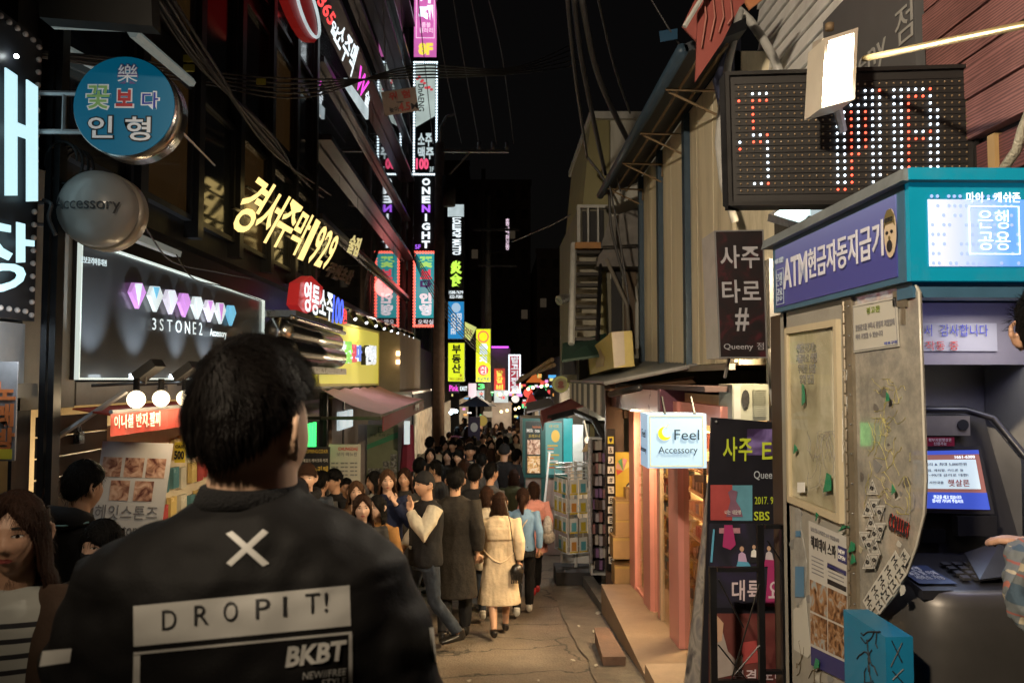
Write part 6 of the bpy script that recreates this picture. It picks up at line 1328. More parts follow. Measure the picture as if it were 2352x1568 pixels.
# front lit face
yf = Y0 - .026
qf_ = Quad((P(2131, 530, yf).x, yf, Z0 + .045), (2.75, yf, Z0 + .045), (2.75, yf, Z1 - .075), (P(2131, 530, yf).x, yf, Z1 - .075))
part('front_face', mb().slab(qf_, .002, .004), grad_mat('front_print', (.62, .68, .88), (.12, .33, .85), 0, qf_.c[0].x - OA.x + .02, qf_.c[0].x - OA.x + .26, .62), r)
def fq(u0, v0, u1, v1): return QY(u0, v0, u1, v1, yf - .004)
texts(r, fq(2218, 442, 2342, 466), [('마이 - 캐쉬존', 0, 0, 1, 1, m_whiteled, .01)], .003, .001)
texts(r, fq(2246, 483, 2318, 575), [('은행\n공용', 0, 0, 1, 1, m_whiteled, .002)], .003, .001)
part('rounded_frame', mb().rframe(fq(2225, 474, 2341, 585), .0032, .002, .004), m_whiteled, r)
m = mb(); fp = fq(2135, 440, 2352, 615)
for i in range(16):
    for j in range(8):
        if rnd.random() < .6: m.disc(fp, .03 + i * .06, .06 + j * .125, .018, .024, .0008, .0012, 8)
part('halftone_dots', m, M('dot_print', (.3, .42, .8), .4, var=0, emit=.75), r, stuff=True)
# underside blue light
part('under_glow', mb().box((XA + .15, Y0 + .12, Z0 - .03), (2.8, Y0 + .17, Z0 - .002)), E('blue_tube', (.30, .32, 1), 2.6), r)
part('under_tray', mb().box((XA + .02, Y0 + .0, Z0 - .05), (2.9, Y0 + .1, Z0 - .002)), m_bluem, r)
lamp('booth_light', 'AREA', (1.9, 2.85, Z0 - .06), 2.6, (.93, .9, .88), .35, aim=(1.9, 2.9, 0))
lamp('booth_blue_light', 'AREA', (1.85, 2.62, Z0 - .05), 1.2, (.4, .4, 1), .3, aim=(1.9, 2.9, .6))
# side wall
XS = 1.335
m_beige = M('beige_metal', (.33, .32, .29), .4, .15, var=.07, scale=9, dirt=(.18, .16, .12), dirt_amt=.3, bump=.04)
yb0 = PX(1952, 900, XS).y; yb1 = Y1 - .04
part('side_panel', mb().box((XS, yb0, G(3.4) - .1), (XS + .04, yb1, Z0 - .002)), m_beige, r)
part('back_panel', mb().box((XS, yb1 - .04, G(3.4) - .1), (2.9, yb1 + .04, Z0 - .002)), m_beige, r)
def sp(u0, v0, u1, v1, X=XS):      # rectangle on the side plane; u grows toward the viewer
    y0, y1 = PX(u0, 900, X).y, PX(u1, 900, X).y; um = (u0 + u1) / 2
    return Quad(PX(u0, v1, X), PX(u1, v1, X), PX(u1, v0, X), PX(u0, v0, X))
def sq(u0, u1, z0, z1, X=XS):
    y0, y1 = PX(u0, 900, X).y, PX(u1, 900, X).y
    return Quad((X, y0, EYE + z0), (X, y1, EYE + z0), (X, y1, EYE + z1), (X, y0, EYE + z1))
qw = sq(1813, 1934, -.55, .235)
part('window_frame', mb().rframe(qw, .028, .03, .02), M('frame_cream', (.5, .43, .3), .4, var=.1), r)
wmat = photo_mat('worn_notice', [(.28, .25, .18), (.4, .37, .27), (.46, .43, .33), (.55, .52, .42)], 5, seed=12, rough=.35)
part('notice_window', mb().slab(qw.sub(.05, .04, .86, .96), .004, .004), wmat, r)
texts(r, qw, [('\n'.join(['상담신청기능', '지금바로 신청', '무방문 상담', '당일 입금']), .2, .68, .6, .9, M('grey_print'), .0)], .006)
part('glass_cover', mb().slab(qw.sub(.05, .04, .86, .96), .003, .014), glass('cover_glass', (.95, .95, .92), .02, .0, 1.12), r)
m_tape = M('green_tape', (.02, .22, .11), .3, var=.25, scale=20)
for (u0, v0, u1, v1) in ((1838, 880, 1848, 932), (1892, 1085, 1908, 1130), (1822, 1020, 1830, 1042), (1872, 1175, 1879, 1196), (1926, 1205, 1948, 1220), (1950, 1242, 1962, 1268), (1953, 1270, 1964, 1296), (1870, 1510, 1880, 1535), (2045, 1112, 2056, 1136), (2032, 900, 2042, 922)):
    a = PX(u0, v0, XS - .012 if u0 < 1965 else XS + .004)
    cq = [PX(u0 + rnd.uniform(-3, 3), v1, XS - .024), PX(u1, v1 - 5 + rnd.uniform(-8, 3), XS - .024), PX(u1 + rnd.uniform(-4, 2), v0 + 6, XS - .024), PX((u0 + u1) / 2 - 2, v0, XS - .024)]
    part('tape_scrap', mb().poly(cq, (-1, 0, 0), .002), m_tape, r)
part('white_label', mb().slab(sp(1831, 1107, 1848, 1130, XS - .026), .002), m_white, r)
# hinge strip and rivets
q = sq(1944, 1966, -.86, .31)
part('hinge', mb().slab(q, .012, .012), M('hinge_metal', (.3, .26, .2), .4, .6, var=.3), r)
for i in range(26):
    z = EYE - .84 + i * .044; part('hinge_knuckle', mb().tube([(XS - .018, q.c[0].y - .03, z), (XS - .018, q.c[0].y - .03, z + .036)], .005, 6), M('hinge_metal'), r)
for i in range(11): part('rivet', sm(mb().ball(q.pt(.78, .03 + i * .094, .014), .004, 6, 4)), m_steel, r)
# clear wing panel with rounded lower corner
wing = [(1962, 668), (2088, 652), (2103, 655), (2111, 672), (2126, 1100), (2122, 1180), (2105, 1252), (2085, 1310), (2058, 1362), (2022, 1405), (1998, 1419), (1985, 1415), (1972, 1395)]
mw = bpy.data.materials.new('scratched_acrylic'); mw.use_nodes = True; MATS['scratched_acrylic'] = mw; n = mw.node_tree; bs = n.nodes['Principled BSDF']; out = n.nodes['Material Output']
tc = n.nodes.new('ShaderNodeTexCoord'); ns = n.nodes.new('ShaderNodeTexNoise'); ns.inputs['Scale'].default_value = 9; ns.inputs['Detail'].default_value = 9; ns.inputs['Roughness'].default_value = .75
n.links.new(tc.outputs['Object'], ns.inputs[0]); mr = n.nodes.new('ShaderNodeMapRange'); mr.inputs[1].default_value = .35; mr.inputs[2].default_value = .7; mr.inputs[3].default_value = .6; mr.inputs[4].default_value = 1; n.links.new(ns.outputs[0], mr.inputs[0])
tr = n.nodes.new('ShaderNodeBsdfTransparent'); tr.inputs[0].default_value = (.8, .8, .78, 1); mx = n.nodes.new('ShaderNodeMixShader'); n.links.new(mr.outputs[0], mx.inputs[0]); n.links.new(tr.outputs[0], mx.inputs[1]); n.links.new(bs.outputs[0], mx.inputs[2]); n.links.new(mx.outputs[0], out.inputs[0])
cr = n.nodes.new('ShaderNodeValToRGB'); cr.color_ramp.elements[0].color = (.36, .345, .31, 1); cr.color_ramp.elements[1].color = (.45, .42, .36, 1); cr.color_ramp.elements[0].position = .4; cr.color_ramp.elements[1].position = .62
n.links.new(ns.outputs[0], cr.inputs[0]); n.links.new(cr.outputs[0], bs.inputs['Base Color']); bs.inputs['Roughness'].default_value = .1; bs.inputs['Coat Weight'].default_value = 1; bs.inputs['Coat Roughness'].default_value = .03
XP = XS
pw = part('acrylic_wing', mb().poly([PX(u, v, XP) for u, v in wing], (-1, 0, 0), .008), mw, r)
e = [PX(u, v, XP - .001) for u, v in wing[1:]]
part('wing_edge', sm(mb().tube(e, .0045, 6)), M('acrylic_edge', (.45, .43, .38), .2, var=.1), r)
part('wing_clamp', mb().slab(sp(2050, 668, 2082, 705, XP - .006), .01).slab(sp(2068, 664, 2078, 745, XP - .003), .004), M('hinge_metal'), r)
# notice paper
qn = Quad(PX(1960, 810, XP - .006), PX(2065, 795, XP - .006), PX(2058, 682, XP - .006), PX(1958, 702, XP - .006))
part('warning_paper', mb().slab(qn, .002), M('paper_white', (.48, .47, .43), .5, var=.05), r)
texts(r, qn, [('경고문', .35, .76, .66, .9, M('olive_print', (.2, .28, .04), .5, var=0), .01), ('불법광고물 부착시 경범죄 처벌법에', .08, .44, .95, .58, M('grey_print'), .01), ('따라 처벌될 수 있습니다', .08, .26, .7, .38, M('grey_print'), .01), ('마포구청', .72, .06, .98, .13, m_blueprint, 0)], .002, .001)
part('paper_line', mb().rframe(qn.sub(.02, .03, .98, .97), .0015, .001, .002), M('grey_print'), r)
# yellow scribbles on the acrylic
m_scr = M('yellow_spray', (.4, .36, .12), .6, var=.3)
rs_ = random.Random(11)
def scrib(u0, v0, u1, v1, nstroke, mat, X, rad=.0022, name='graffiti'):
    m = mb()
    for _ in range(nstroke):
        u = rs_.uniform(u0, u1); v = rs_.uniform(v0, v1); pts = []
        a = rs_.uniform(0, 6.3)
        for k in range(9):
            pts.append(PX(u, v, X)); a += rs_.uniform(-.9, .9); u += 6 * math.cos(a); v += 13 * math.sin(a)
            u = min(max(u, u0), u1); v = min(max(v, v0), v1)
        m.tube(pts, rad, 4)
    return part(name, m, mat, r)
scrib(1985, 960, 2090, 1180, 26, m_scr, XP - .002, .0009)
scrib(1990, 870, 2080, 1000, 12, m_scr, XP - .002, .0008)
scrib(1855, 990, 1925, 1140, 20, M('grey_print'), XS - .018, .0007)
scrib(1935, 850, 1945, 1060, 7, m_white, XS - .014, .001)
scrib(1830, 1470, 1935, 1567, 9, M('brown_spray', (.1, .08, .05), .6, var=.2), XS - .003, .0022)
scrib(2030, 1130, 2100, 1200, 4, M('grey_print'), XP - .004, .001)
for i in range(34):      # torn paper, glue and tape residue
    u = rs_.choice((rs_.uniform(1820, 1940), rs_.uniform(1972, 2100))); v = rs_.uniform(760, 1380) if u > 1960 else rs_.uniform(1180, 1560)
    X = XP - .0015 if u > 1960 else XS - .0015; s = rs_.uniform(4, 15)
    part('paper_remnant', mb().poly([PX(u + s * rs_.uniform(.3, 1) * math.cos(-k * 1.05), v + 1.6 * s * rs_.uniform(.3, 1) * math.sin(-k * 1.05), X) for k in range(6)][::-1], (-1, 0, 0), .001), rs_.choice((M('residue_pale', (.5, .49, .45), .6, var=.2), M('residue_grey', (.2, .2, .2), .6, var=.3), M('residue_glue', (.4, .36, .25), .3, var=.2), M('residue_dark', (.12, .11, .1), .6, var=.2))), r)
# triangle stickers
m_st = M('sticker_grey', (.5, .49, .46), .45, var=.08)
tri = [(2003, 1120), (2008, 1160), (1993, 1170), (2020, 1175), (2000, 1200), (2022, 1215), (2008, 1225), (1985, 1235), (2010, 1258), (1996, 1250), (1993, 1290), (2008, 1285)]
for i, (u, v) in enumerate(tri):
    s = 17; up = -1 if i % 2 == 0 else 1
    pts = [(u, v + up * s * 1.2), (u - s * .75, v - up * s * .9), (u + s * .75, v - up * s * .9)]
    if up > 0: pts = [pts[0], pts[2], pts[1]]
    t = part('triangle_sticker', mb().poly([PX(a, b, XP - .006 - .0012 * i) for a, b in pts], (-1, 0, 0), .001), m_st, r)
    part('triangle_line', mb().tube([PX(u + (a - u) * .72, v + (b - v) * .72, XP - .0075 - .0012 * i) for a, b in pts + [pts[0]]], .0007, 4), m_blackprint, t)
    part('sticker_mark', mb().text('⚲' if False else 'o', Quad(PX(u - 4, v + 5, XP - .0075 - .0012 * i), PX(u + 4, v + 5, XP - .0075 - .0012 * i), PX(u + 4, v - 5, XP - .0075 - .0012 * i), PX(u - 4, v - 5, XP - .0075 - .0012 * i)), .001, .001, .04), m_blackprint, t)
# strip of script stickers
for i in range(6):
    u = 1997 + i * 15; v = 1385 - i * 23; c_ = [(u - 16, v - 6), (u + 0, v + 24), (u + 16, v + 2), (u - 1, v - 30)]
    if i == 5: c_ = [(u - 8, v + 12), (u + 6, v + 30), (u + 18, v + 8), (u + 4, v - 12)]
    Qs = Quad(*[PX(a, b, XP - .007 - .001 * i) for a, b in c_]); t = part('script_sticker', mb().slab(Qs, .001), M('sticker_white2', (.5, .49, .45), .4, var=.1), r)
    part('script_mark', mb().text('Mc', Qs.sub(.15, .2, .85, .8), .0008, .0006, .0), m_blackprint, t)
for i in range(4):
    u = 2020 + i * 16; v = 1392 - i * 24; Qs = Quad(*[PX(a, b, XP - .007 - .001 * i) for a, b in ((u - 14, v - 6), (u, v + 18), (u + 14, v + 0), (u - 1, v - 24))]); t = part('script_sticker', mb().slab(Qs, .001), M('sticker_white2'), r)
    part('script_mark', mb().text('M', Qs.sub(.2, .2, .8, .8), .0008, .0006, .0), m_blackprint, t)
Qs = Quad(PX(2042, 1215, XP - .007), PX(2085, 1235, XP - .007), PX(2090, 1200, XP - .007), PX(2045, 1175, XP - .007)); part('bubble_sticker', mb().text('COLLUS', Qs, .002, .001, .08), m_redprint, r); part('bubble_sticker', mb().text('COLLUS', Qs, .004, .001, .04), m_blackprint, r)
# bottle shaped sticker and leaflet
bt = [(1826, 1150), (1834, 1150), (1838, 1165), (1839, 1215), (1845, 1245), (1852, 1290), (1850, 1350), (1842, 1395), (1830, 1395), (1822, 1350), (1820, 1290), (1824, 1245)]
part('bottle_sticker', mb().poly([PX(a, b, XS - .004) for a, b in bt], (-1, 0, 0), .003), M('bottle_grey', (.3, .3, .29), .4, var=.35, scale=18), r)
part('bottle_neck_print', mb().slab(sp(1827, 1218, 1838, 1232, XS - .008), .001), M('soft_blue_print', (.08, .2, .35), .4, var=0), r)
part('bottle_label_print', mb().slab(sp(1826, 1300, 1846, 1370, XS - .008), .001), M('soft_blue_print'), r)
part('torn_paper', mb().poly([PX(a, b, XS - .004) for a, b in ((1822, 1400), (1850, 1370), (1862, 1500), (1855, 1510), (1823, 1490))], (-1, 0, 0), .002), M('paper_white'), r)
lf = Quad(PX(1862, 1525, XS - .01), PX(1950, 1567, XS - .01), PX(1949, 1235, XS - .01), PX(1857, 1195, XS - .01))
part('leaflet', mb().slab(lf, .002), M('leaflet_paper', (.5, .49, .47), .5, var=.06), r)
texts(r, lf, [('해피데이 스파', .08, .82, .72, .91, m_blackprint, .02), ('남성 전용 휴식공간 24시 영업합니다', .08, .94, .8, .97, M('grey_print')), ('NEW\nOPEN', .78, .83, .94, .9, m_white, .02)], .003, .001)
part('leaflet_navy', mb().slab(lf.sub(.76, .81, .97, .92), .0005, .002), M('navy_ink', (.03, .03, .14), .5, var=0), r)
part('leaflet_band', mb().slab(lf.sub(.5, .73, .95, .765), .0005, .002), M('navy_ink'), r); part('leaflet_foot', mb().slab(lf.sub(.02, .0, .98, .13), .0005, .002), M('navy_ink'), r)
part('leaflet_dark', mb().slab(lf.sub(.5, .62, .95, .655), .0005, .002), m_blackprint, r)
for k in range(10): part('leaflet_line', mb().slab(lf.sub(.08 if k < 5 else .52, .76 - (k % 5) * .028, .40 if k < 5 else .9, .768 - (k % 5) * .028), .0004, .002), M('grey_print'), r)
for i, (a, b) in enumerate(((.03, .38), (.51, .38), (.03, .15), (.51, .15))): part('leaflet_photo', mb().slab(lf.sub(a, b, a + .45, b + .215), .001, .003), photo_mat('spa_photo%d' % i, [(.03, .015, .01), (.16, .07, .03), (.35, .2, .1), (.3, .35, .38)], 16 + i * 3, seed=i + 20), r)
# inner header notice and inner walls
part('inner_header', mb().box((XS + .05, 3.12, EYE + .06), (2.9, 3.16, EYE + .305)), M('lilac_grey_metal', (.28, .25, .27), .45, .1, var=.08), r)
qh = QY(2100, 742, 2290, 806, 3.11); part('notice_strip', mb().slab(qh, .003), M('strip_grey', (.42, .4, .42), .5, var=.05), r)
texts(r, QY(2070, 745, 2268, 772, 3.105), [('보조 서  감사합니다', 0, 0, 1, 1, M('violet_blue_print', (.05, .06, .45), .5, var=0), .0)], .003, .001)
texts(r, QY(2095, 783, 2200, 804, 3.105), [('내 작동 중', 0, 0, 1, 1, m_redprint, .0)], .003, .001)
part('inner_wall', mb().box((XS + .05, 3.4, G(3)), (2.25, 3.44, EYE + .3)), m_beige, r)
part('inner_wall', mb().box((2.1, 2.75, G(3)), (2.14, 3.39, EYE + .3)), m_beige, r)
# ---- blue metal box at the foot
bx = thing('blue_box', 'bright blue metal box with black graffiti below the acrylic wing', 'box', (1.3, 2.7, G(2.7)))
m_blb = M('blue_enamel', (.01, .17, .33), .35, var=.1)
part('casing', mb().box((1.213, 2.50, G(2.6)), (1.30, 2.80, EYE - .80)), m_blb, bx)
rr_ = r; r = bx
scrib(1968, 1450, 2022, 1567, 8, m_blackprint, 1.212, .003, 'graffiti')
r = rr_
m = mb()
for pts in (((2048, 1470), (2072, 1520)), ((2072, 1475), (2046, 1530)), ((2050, 1540), (2074, 1567)), ((2075, 1535), (2050, 1560))): m.tube([P(u, v, 2.498) for u, v in pts], .002, 4)
part('graffiti', m, m_blackprint, bx)
# ================================================================== CASH MACHINE
am = thing('cash_machine', 'dark cash machine with lit blue screen, keypad and silver bowed body', 'cash machine', (1.68, 3.0, G(3)))
m_adk = M('machine_black', (.018, .018, .022), .35, var=.15); m_asil = M('machine_silver', (.085, .08, .076), .4, .5, var=.12)
x0 = 1.40; x1 = 2.02; xm = (x0 + x1) / 2
zk = EYE - .70
part('body', sm(mb().rings([(xm, 3.05, z, rx, ry) for z, rx, ry in ((G(3), .33, .42), (G(3) + .4, .33, .43), (zk - .16, .335, .45), (zk - .05, .33, .44), (zk - .01, .315, .42), (zk, .30, .40))], 40, p=4.5)), m_asil, am)
part('recess', sm(mb().rings([(xm + .03, 2.80, z, rx, ry) for z, rx, ry in ((G(3) + .2, .24, .22), (G(3) + .26, .265, .225), (zk - .40, .265, .225), (zk - .34, .24, .22))], 24, p=5)), m_adk, am)
part('key_shelf', mb().add([(x0 + .02, 2.66, zk), (x1 - .02, 2.66, zk), (x1 - .02, 3.0, zk + .05), (x0 + .02, 3.0, zk + .05), (x0 + .02, 2.66, zk - .03), (x1 - .02, 2.66, zk - .03), (x1 - .02, 3.0, zk - .03), (x0 + .02, 3.0, zk - .03)], [(0, 1, 2, 3), (7, 6, 5, 4), (0, 4, 5, 1), (1, 5, 6, 2), (2, 6, 7, 3), (3, 7, 4, 0)]), m_adk, am)
m = mb()
qk = Quad((x0 + .19, 2.72, zk + .012), (x0 + .40, 2.72, zk + .012), (x0 + .40, 2.88, zk + .036), (x0 + .19, 2.88, zk + .036))
for i in range(5):
    for j in range(4): part('key', mb().slab(qk.sub(.03 + i * .2, .04 + j * .25, .16 + i * .2, .2 + j * .25), .01, .012), M('key_dark', (.05, .05, .055), .3, var=.1), am)
ql = Quad((x0 + .03, 2.70, zk + .01), (x0 + .16, 2.70, zk + .01), (x0 + .14, 2.86, zk + .034), (x0 + .02, 2.86, zk + .034))
part('blue_label', mb().slab(ql, .002, .003), M('navy_label', (.03, .05, .13), .4, var=0), am); texts(am, ql, [('은행\n출금 및 이체\n서비스 가능', .1, .2, .9, .9, m_sw, .0)], .004, .001)
# fascia with the screen
fx0, fx1 = x0 - .03, x1 - .02
fb = [(fx0, 3.02, zk + .04), (fx1, 3.02, zk + .04), (fx1 + .03, 3.06, EYE - .3), (fx1 - .05, 3.16, EYE - .14), (fx1 - .14, 3.18, EYE - .115), (fx0, 3.18, EYE - .115)]
part('fascia', mb().add(fb + [(a, 3.36, c) for a, b, c in fb], [(0, 1, 2, 3, 4, 5), (11, 10, 9, 8, 7, 6)] + [(i, i + 6, (i + 1) % 6 + 6, (i + 1) % 6) for i in range(6)]), m_adk, am)
part('hood', sm(mb().tube([(fx0, 3.12, EYE - .118), (fx1 - .15, 3.12, EYE - .118), (fx1 - .06, 3.08, EYE - .15), (fx1 + .02, 2.98, EYE - .32), (fx1 + .07, 2.86, EYE - .55), (fx1 + .08, 2.76, zk + .03)], .014, 8)), m_adk, am)
part('top_plate', mb().slab(QY(2100, 955, 2228, 1000, 3.1), .02), M('plate_silver', (.3, .27, .24), .4, .5, var=.15), am)
part('lens', mb().disc(QY(2100, 955, 2228, 1000, 3.098), .87, .55, .1, .28, .004, .004, 16), m_adk, am)
qr = QY(2100, 1004, 2192, 1024, 3.02); part('red_strip', mb().slab(qr, .002), M('strip_red', (.3, .02, .05), .4, var=0), am); texts(am, qr, [('정부지원햇살론\n신청가능', .35, .1, .92, .9, m_white, .0)], .002, .001)
qsn = Quad(P(2095, 1166, 2.98), P(2272, 1170, 2.98), P(2245, 1033, 3.02), P(2095, 1036, 3.02))
part('bezel', mb().slab(Quad(qsn.pt(-.02, -.07), qsn.pt(1.06, -.07), qsn.pt(1.06, 1.07), qsn.pt(-.02, 1.07)), .03, -.002), M('bezel_grey', (.03, .03, .035), .3, var=.1), am)
part('screen', mb().slab(qsn, .004, .004), E('screen_brown', (.30, .12, .10), .8), am)
part('screen_white', mb().slab(qsn.sub(.0, .34, .93, .84), .001, .006), E('screen_white_mat', (.60, .72, .78), .9), am)
part('screen_blue', mb().slab(qsn.sub(0, .0, 1, .28), .001, .006).slab(qsn.sub(0, .93, 1, 1), .001, .006), E('screen_blue_mat', (.05, .09, .5), .9), am)
texts(am, qsn, [('1661-6300', .62, .86, .92, .91, m_whiteled), ('대출금리 & 최대 5,000만원', .05, .73, .78, .79, M('navy_ink')), ('대부업, 캐피탈, 카드론 등', .1, .63, .72, .68, M('navy_ink')), ('를 7~9%대 금리로 대환!', .1, .55, .78, .6, M('navy_ink')), ('신용 서민대출', .1, .42, .42, .47, M('navy_ink')), ('햇살론', .48, .38, .78, .5, m_redprint, .01), ('현금을 세고 있습니다\n잠시만 기다려 주십시오', .25, .1, .66, .23, m_whiteled)], .008, .001)
part('card_slot', mb().slab(QY(2120, 1215, 2172, 1246, 2.99), .03), M('slot_deep', (.006, .006, .008), .3, var=0), am)
part('slot_module', mb().slab(QY(2200, 1185, 2290, 1230, 2.97), .04), m_adk, am)
part('bill_slot', mb().add([P(2215, 1268, 2.9), P(2300, 1240, 2.9), P(2330, 1320, 2.7), P(2250, 1330, 2.7)], [(3, 2, 1, 0)]).add([P(2215, 1272, 2.9), P(2300, 1244, 2.9), P(2330, 1324, 2.7), P(2250, 1334, 2.7)], [(0, 1, 2, 3)]), m_adk, am)
lamp('screen_glow', 'AREA', qsn.pt(.5, .5, .05), .5, (.6, .75, 1), .15, aim=qsn.pt(.5, .5, 1))
# ================================================================== PEOPLE
m_skin = M('skin', (.5, .29, .19), .5, var=.08, scale=12, bump=.03); m_skin2 = M('skin_pale', (.6, .38, .28), .5, var=.06, scale=12); m_skin3 = M('skin_tan', (.38, .21, .13), .5, var=.08, scale=12)
def hairmat(name, col):
    m = M(name, col, .55, var=.5, scale=30, streak=True, bump=.5, bscale=160, spec=.1); return m
h_blk = hairmat('hair_black', (.005, .0045, .0045)); h_brn = hairmat('hair_dark_brown', (.03, .014, .009)); h_red = hairmat('hair_auburn', (.045, .022, .014)); h_lt = hairmat('hair_light_brown', (.085, .045, .026))
def cloth(name, col, rough=.85, bump=.25, bscale=30, var=.2, **k): return M(name, col, rough, var=var, bump=bump, bscale=bscale, spec=.25, **k)
k_blk = cloth('cloth_black', (.012, .012, .014)); k_char = cloth('cloth_charcoal', (.035, .033, .033)); k_navy = cloth('cloth_navy', (.012, .018, .05)); k_gry = cloth('cloth_grey', (.1, .1, .105))
k_beige = cloth('coat_beige', (.62, .49, .34)); k_cream = cloth('cloth_cream', (.5, .45, .36)); k_camel = cloth('coat_mustard', (.28, .14, .045)); k_pinkc = cloth('coat_pink', (.6, .27, .24))
k_blue = cloth('knit_blue', (.17, .3, .48)); k_white = cloth('cloth_white', (.55, .55, .54)); k_denim = cloth('denim', (.035, .045, .065), var=.5); k_green = cloth('cloth_olive', (.06, .07, .04)); k_wine = cloth('cloth_wine', (.12, .02, .03)); k_tweed = cloth('tweed_grey', (.026, .022, .019), var=.6, scale=90); k_roy = cloth('cloth_royal', (.03, .06, .3)); k_brn = cloth('cloth_brown', (.12, .07, .04))
TS = bpy.data.scenes.new('workshop')
def remesh(m, vox, name, smooth=2, disp=None):
    me = m.mesh('tmp', m_skin); o = bpy.data.objects.new('tmp', me); TS.collection.objects.link(o)
    r = o.modifiers.new('r', 'REMESH'); r.mode = 'VOXEL'; r.voxel_size = vox; r.use_smooth_shade = True
    if smooth: s = o.modifiers.new('s', 'SMOOTH'); s.iterations = smooth; s.factor = .5
    
    with bpy.context.temp_override(scene=TS, view_layer=TS.view_layers[0]): dg = bpy.context.evaluated_depsgraph_get()
    out = bpy.data.meshes.new_from_object(o.evaluated_get(dg)); out.name = name
    bpy.data.objects.remove(o); bpy.data.meshes.remove(me); out.materials.clear(); out.materials.append(None)
    if disp:
        new = []
        for n_, v in zip([v.normal.copy() for v in out.vertices], out.vertices): new += list(v.co + n_ * disp(v.co))
        out.vertices.foreach_set('co', new); out.update()
    out.shade_smooth(); return out
def ga(x, s): return math.exp(-(x / s) ** 2)
def head_r(dx, dy, dz):
    """unit direction -> point of the head surface, face toward -y, centre at the origin"""
    x, y, z = dx * .074, dy * .093, dz * .113
    if z < 0:
        t = (-z / .113); x *= 1 - .30 * t ** 1.6
        if dy > 0: y *= 1 - .42 * t
    if dy < 0 and abs(dz) < .95: y = y * (1 - .04 * (1 - abs(dx)))
    if dy < -.15:
        f = min(1, (-dy - .15) / .35); ax = abs(x)
        nz = 0
        if -.026 <= z < .022: nz = (.022 - z) / .048
        elif z < -.026: nz = ga(z + .026, .0075)
        y -= f * .021 * nz * ga(x, .0085 + .005 * max(0, min(1, -z / .03)))
        y += f * .0075 * ga(ax - .031, .015) * ga(z - .012, .011)
        y -= f * .004 * ga(ax - .028, .022) * ga(z - .034, .009)
        y -= f * .0065 * ga(x, .021) * ga(z + .057, .0105)
        y += f * .0035 * ga(x, .02) * ga(z + .056, .0022)
        y += f * .003 * ga(x, .02) * ga(z + .076, .006)
        y -= f * .008 * ga(x, .02) * ga(z + .097, .014)
        y -= f * .004 * ga(ax - .043, .018) * ga(z + .018, .02)
    return Vector((x, y, z))
def add_head(m, c=Vector((0, 0, 0)), nu=64, nv=48, f=None, ears=True):
    f = f or head_r; k = len(m.v); c = Vector(c)
    for i in range(nv + 1):
        t = math.pi * i / nv - math.pi / 2
        for j in range(nu):
            a = 2 * math.pi * j / nu; m.v.append(c + f(math.cos(t) * math.sin(a), -math.cos(t) * math.cos(a), math.sin(t)))
    for i in range(nv):
        for j in range(nu):
            a = k + i * nu + j; b = k + i * nu + (j + 1) % nu; m.f.append((a, b, b + nu, a + nu)); m.m.append(0)
    if ears:
        for s in (-1, 1):
            m.ball(c + Vector((s * .079, .014, -.004)), (.010, .016, .030), 12, 10)
            m.tube([c + Vector((s * q[0], q[1], q[2])) for q in ((.072, -.004, .026), (.088, .016, .036), (.099, .028, .022), (.099, .030, .002), (.090, .018, -.02), (.076, -.002, -.036))], [.004, .006, .0065, .0065, .007, .005], 7)
    return m
HC = Vector((0, -.012, 1.592))
POSES = {
 'stand': dict(legs=[((-.09, 0, .92), (-.095, -.01, .5), (-.1, .02, .085)), ((.09, 0, .92), (.095, -.01, .5), (.1, .02, .085))],
               arms=[((-.165, .01, 1.395), (-.225, .04, 1.13), (-.225, -.05, .90), (-.2, -.10, .82)), ((.165, .01, 1.395), (.225, .04, 1.13), (.225, -.05, .90), (.2, -.10, .82))]),
 'walk': dict(legs=[((-.09, 0, .92), (-.09, -.13, .52), (-.085, -.16, .085)), ((.09, 0, .92), (.085, .05, .50), (.08, .30, .16))],
              arms=[((-.165, .01, 1.395), (-.225, .09, 1.14), (-.22, .05, .90), (-.2, .02, .81)), ((.165, .01, 1.395), (.225, 0, 1.13), (.225, -.13, .93), (.21, -.18, .85))]),
 'chin': dict(legs=[((-.09, 0, .92), (-.09, -.13, .52), (-.085, -.16, .085)), ((.09, 0, .92), (.085, .05, .50), (.08, .30, .16))],
              arms=[((-.165, .01, 1.395), (-.235, .03, 1.13), (-.2, -.12, .98), (-.15, -.18, .95)), ((.165, .01, 1.395), (.235, -.14, 1.16), (.07, -.19, 1.38), (.025, -.165, 1.46))]),
 'front': dict(legs=[((-.09, 0, .92), (-.09, -.1, .52), (-.085, -.13, .085)), ((.09, 0, .92), (.085, .03, .50), (.08, .2, .13))],
              arms=[((-.165, .01, 1.395), (-.215, .03, 1.13), (-.14, -.2, 1.08), (-.07, -.25, 1.1)), ((.165, .01, 1.395), (.215, .03, 1.13), (.14, -.2, 1.08), (.07, -.25, 1.12))]),
}
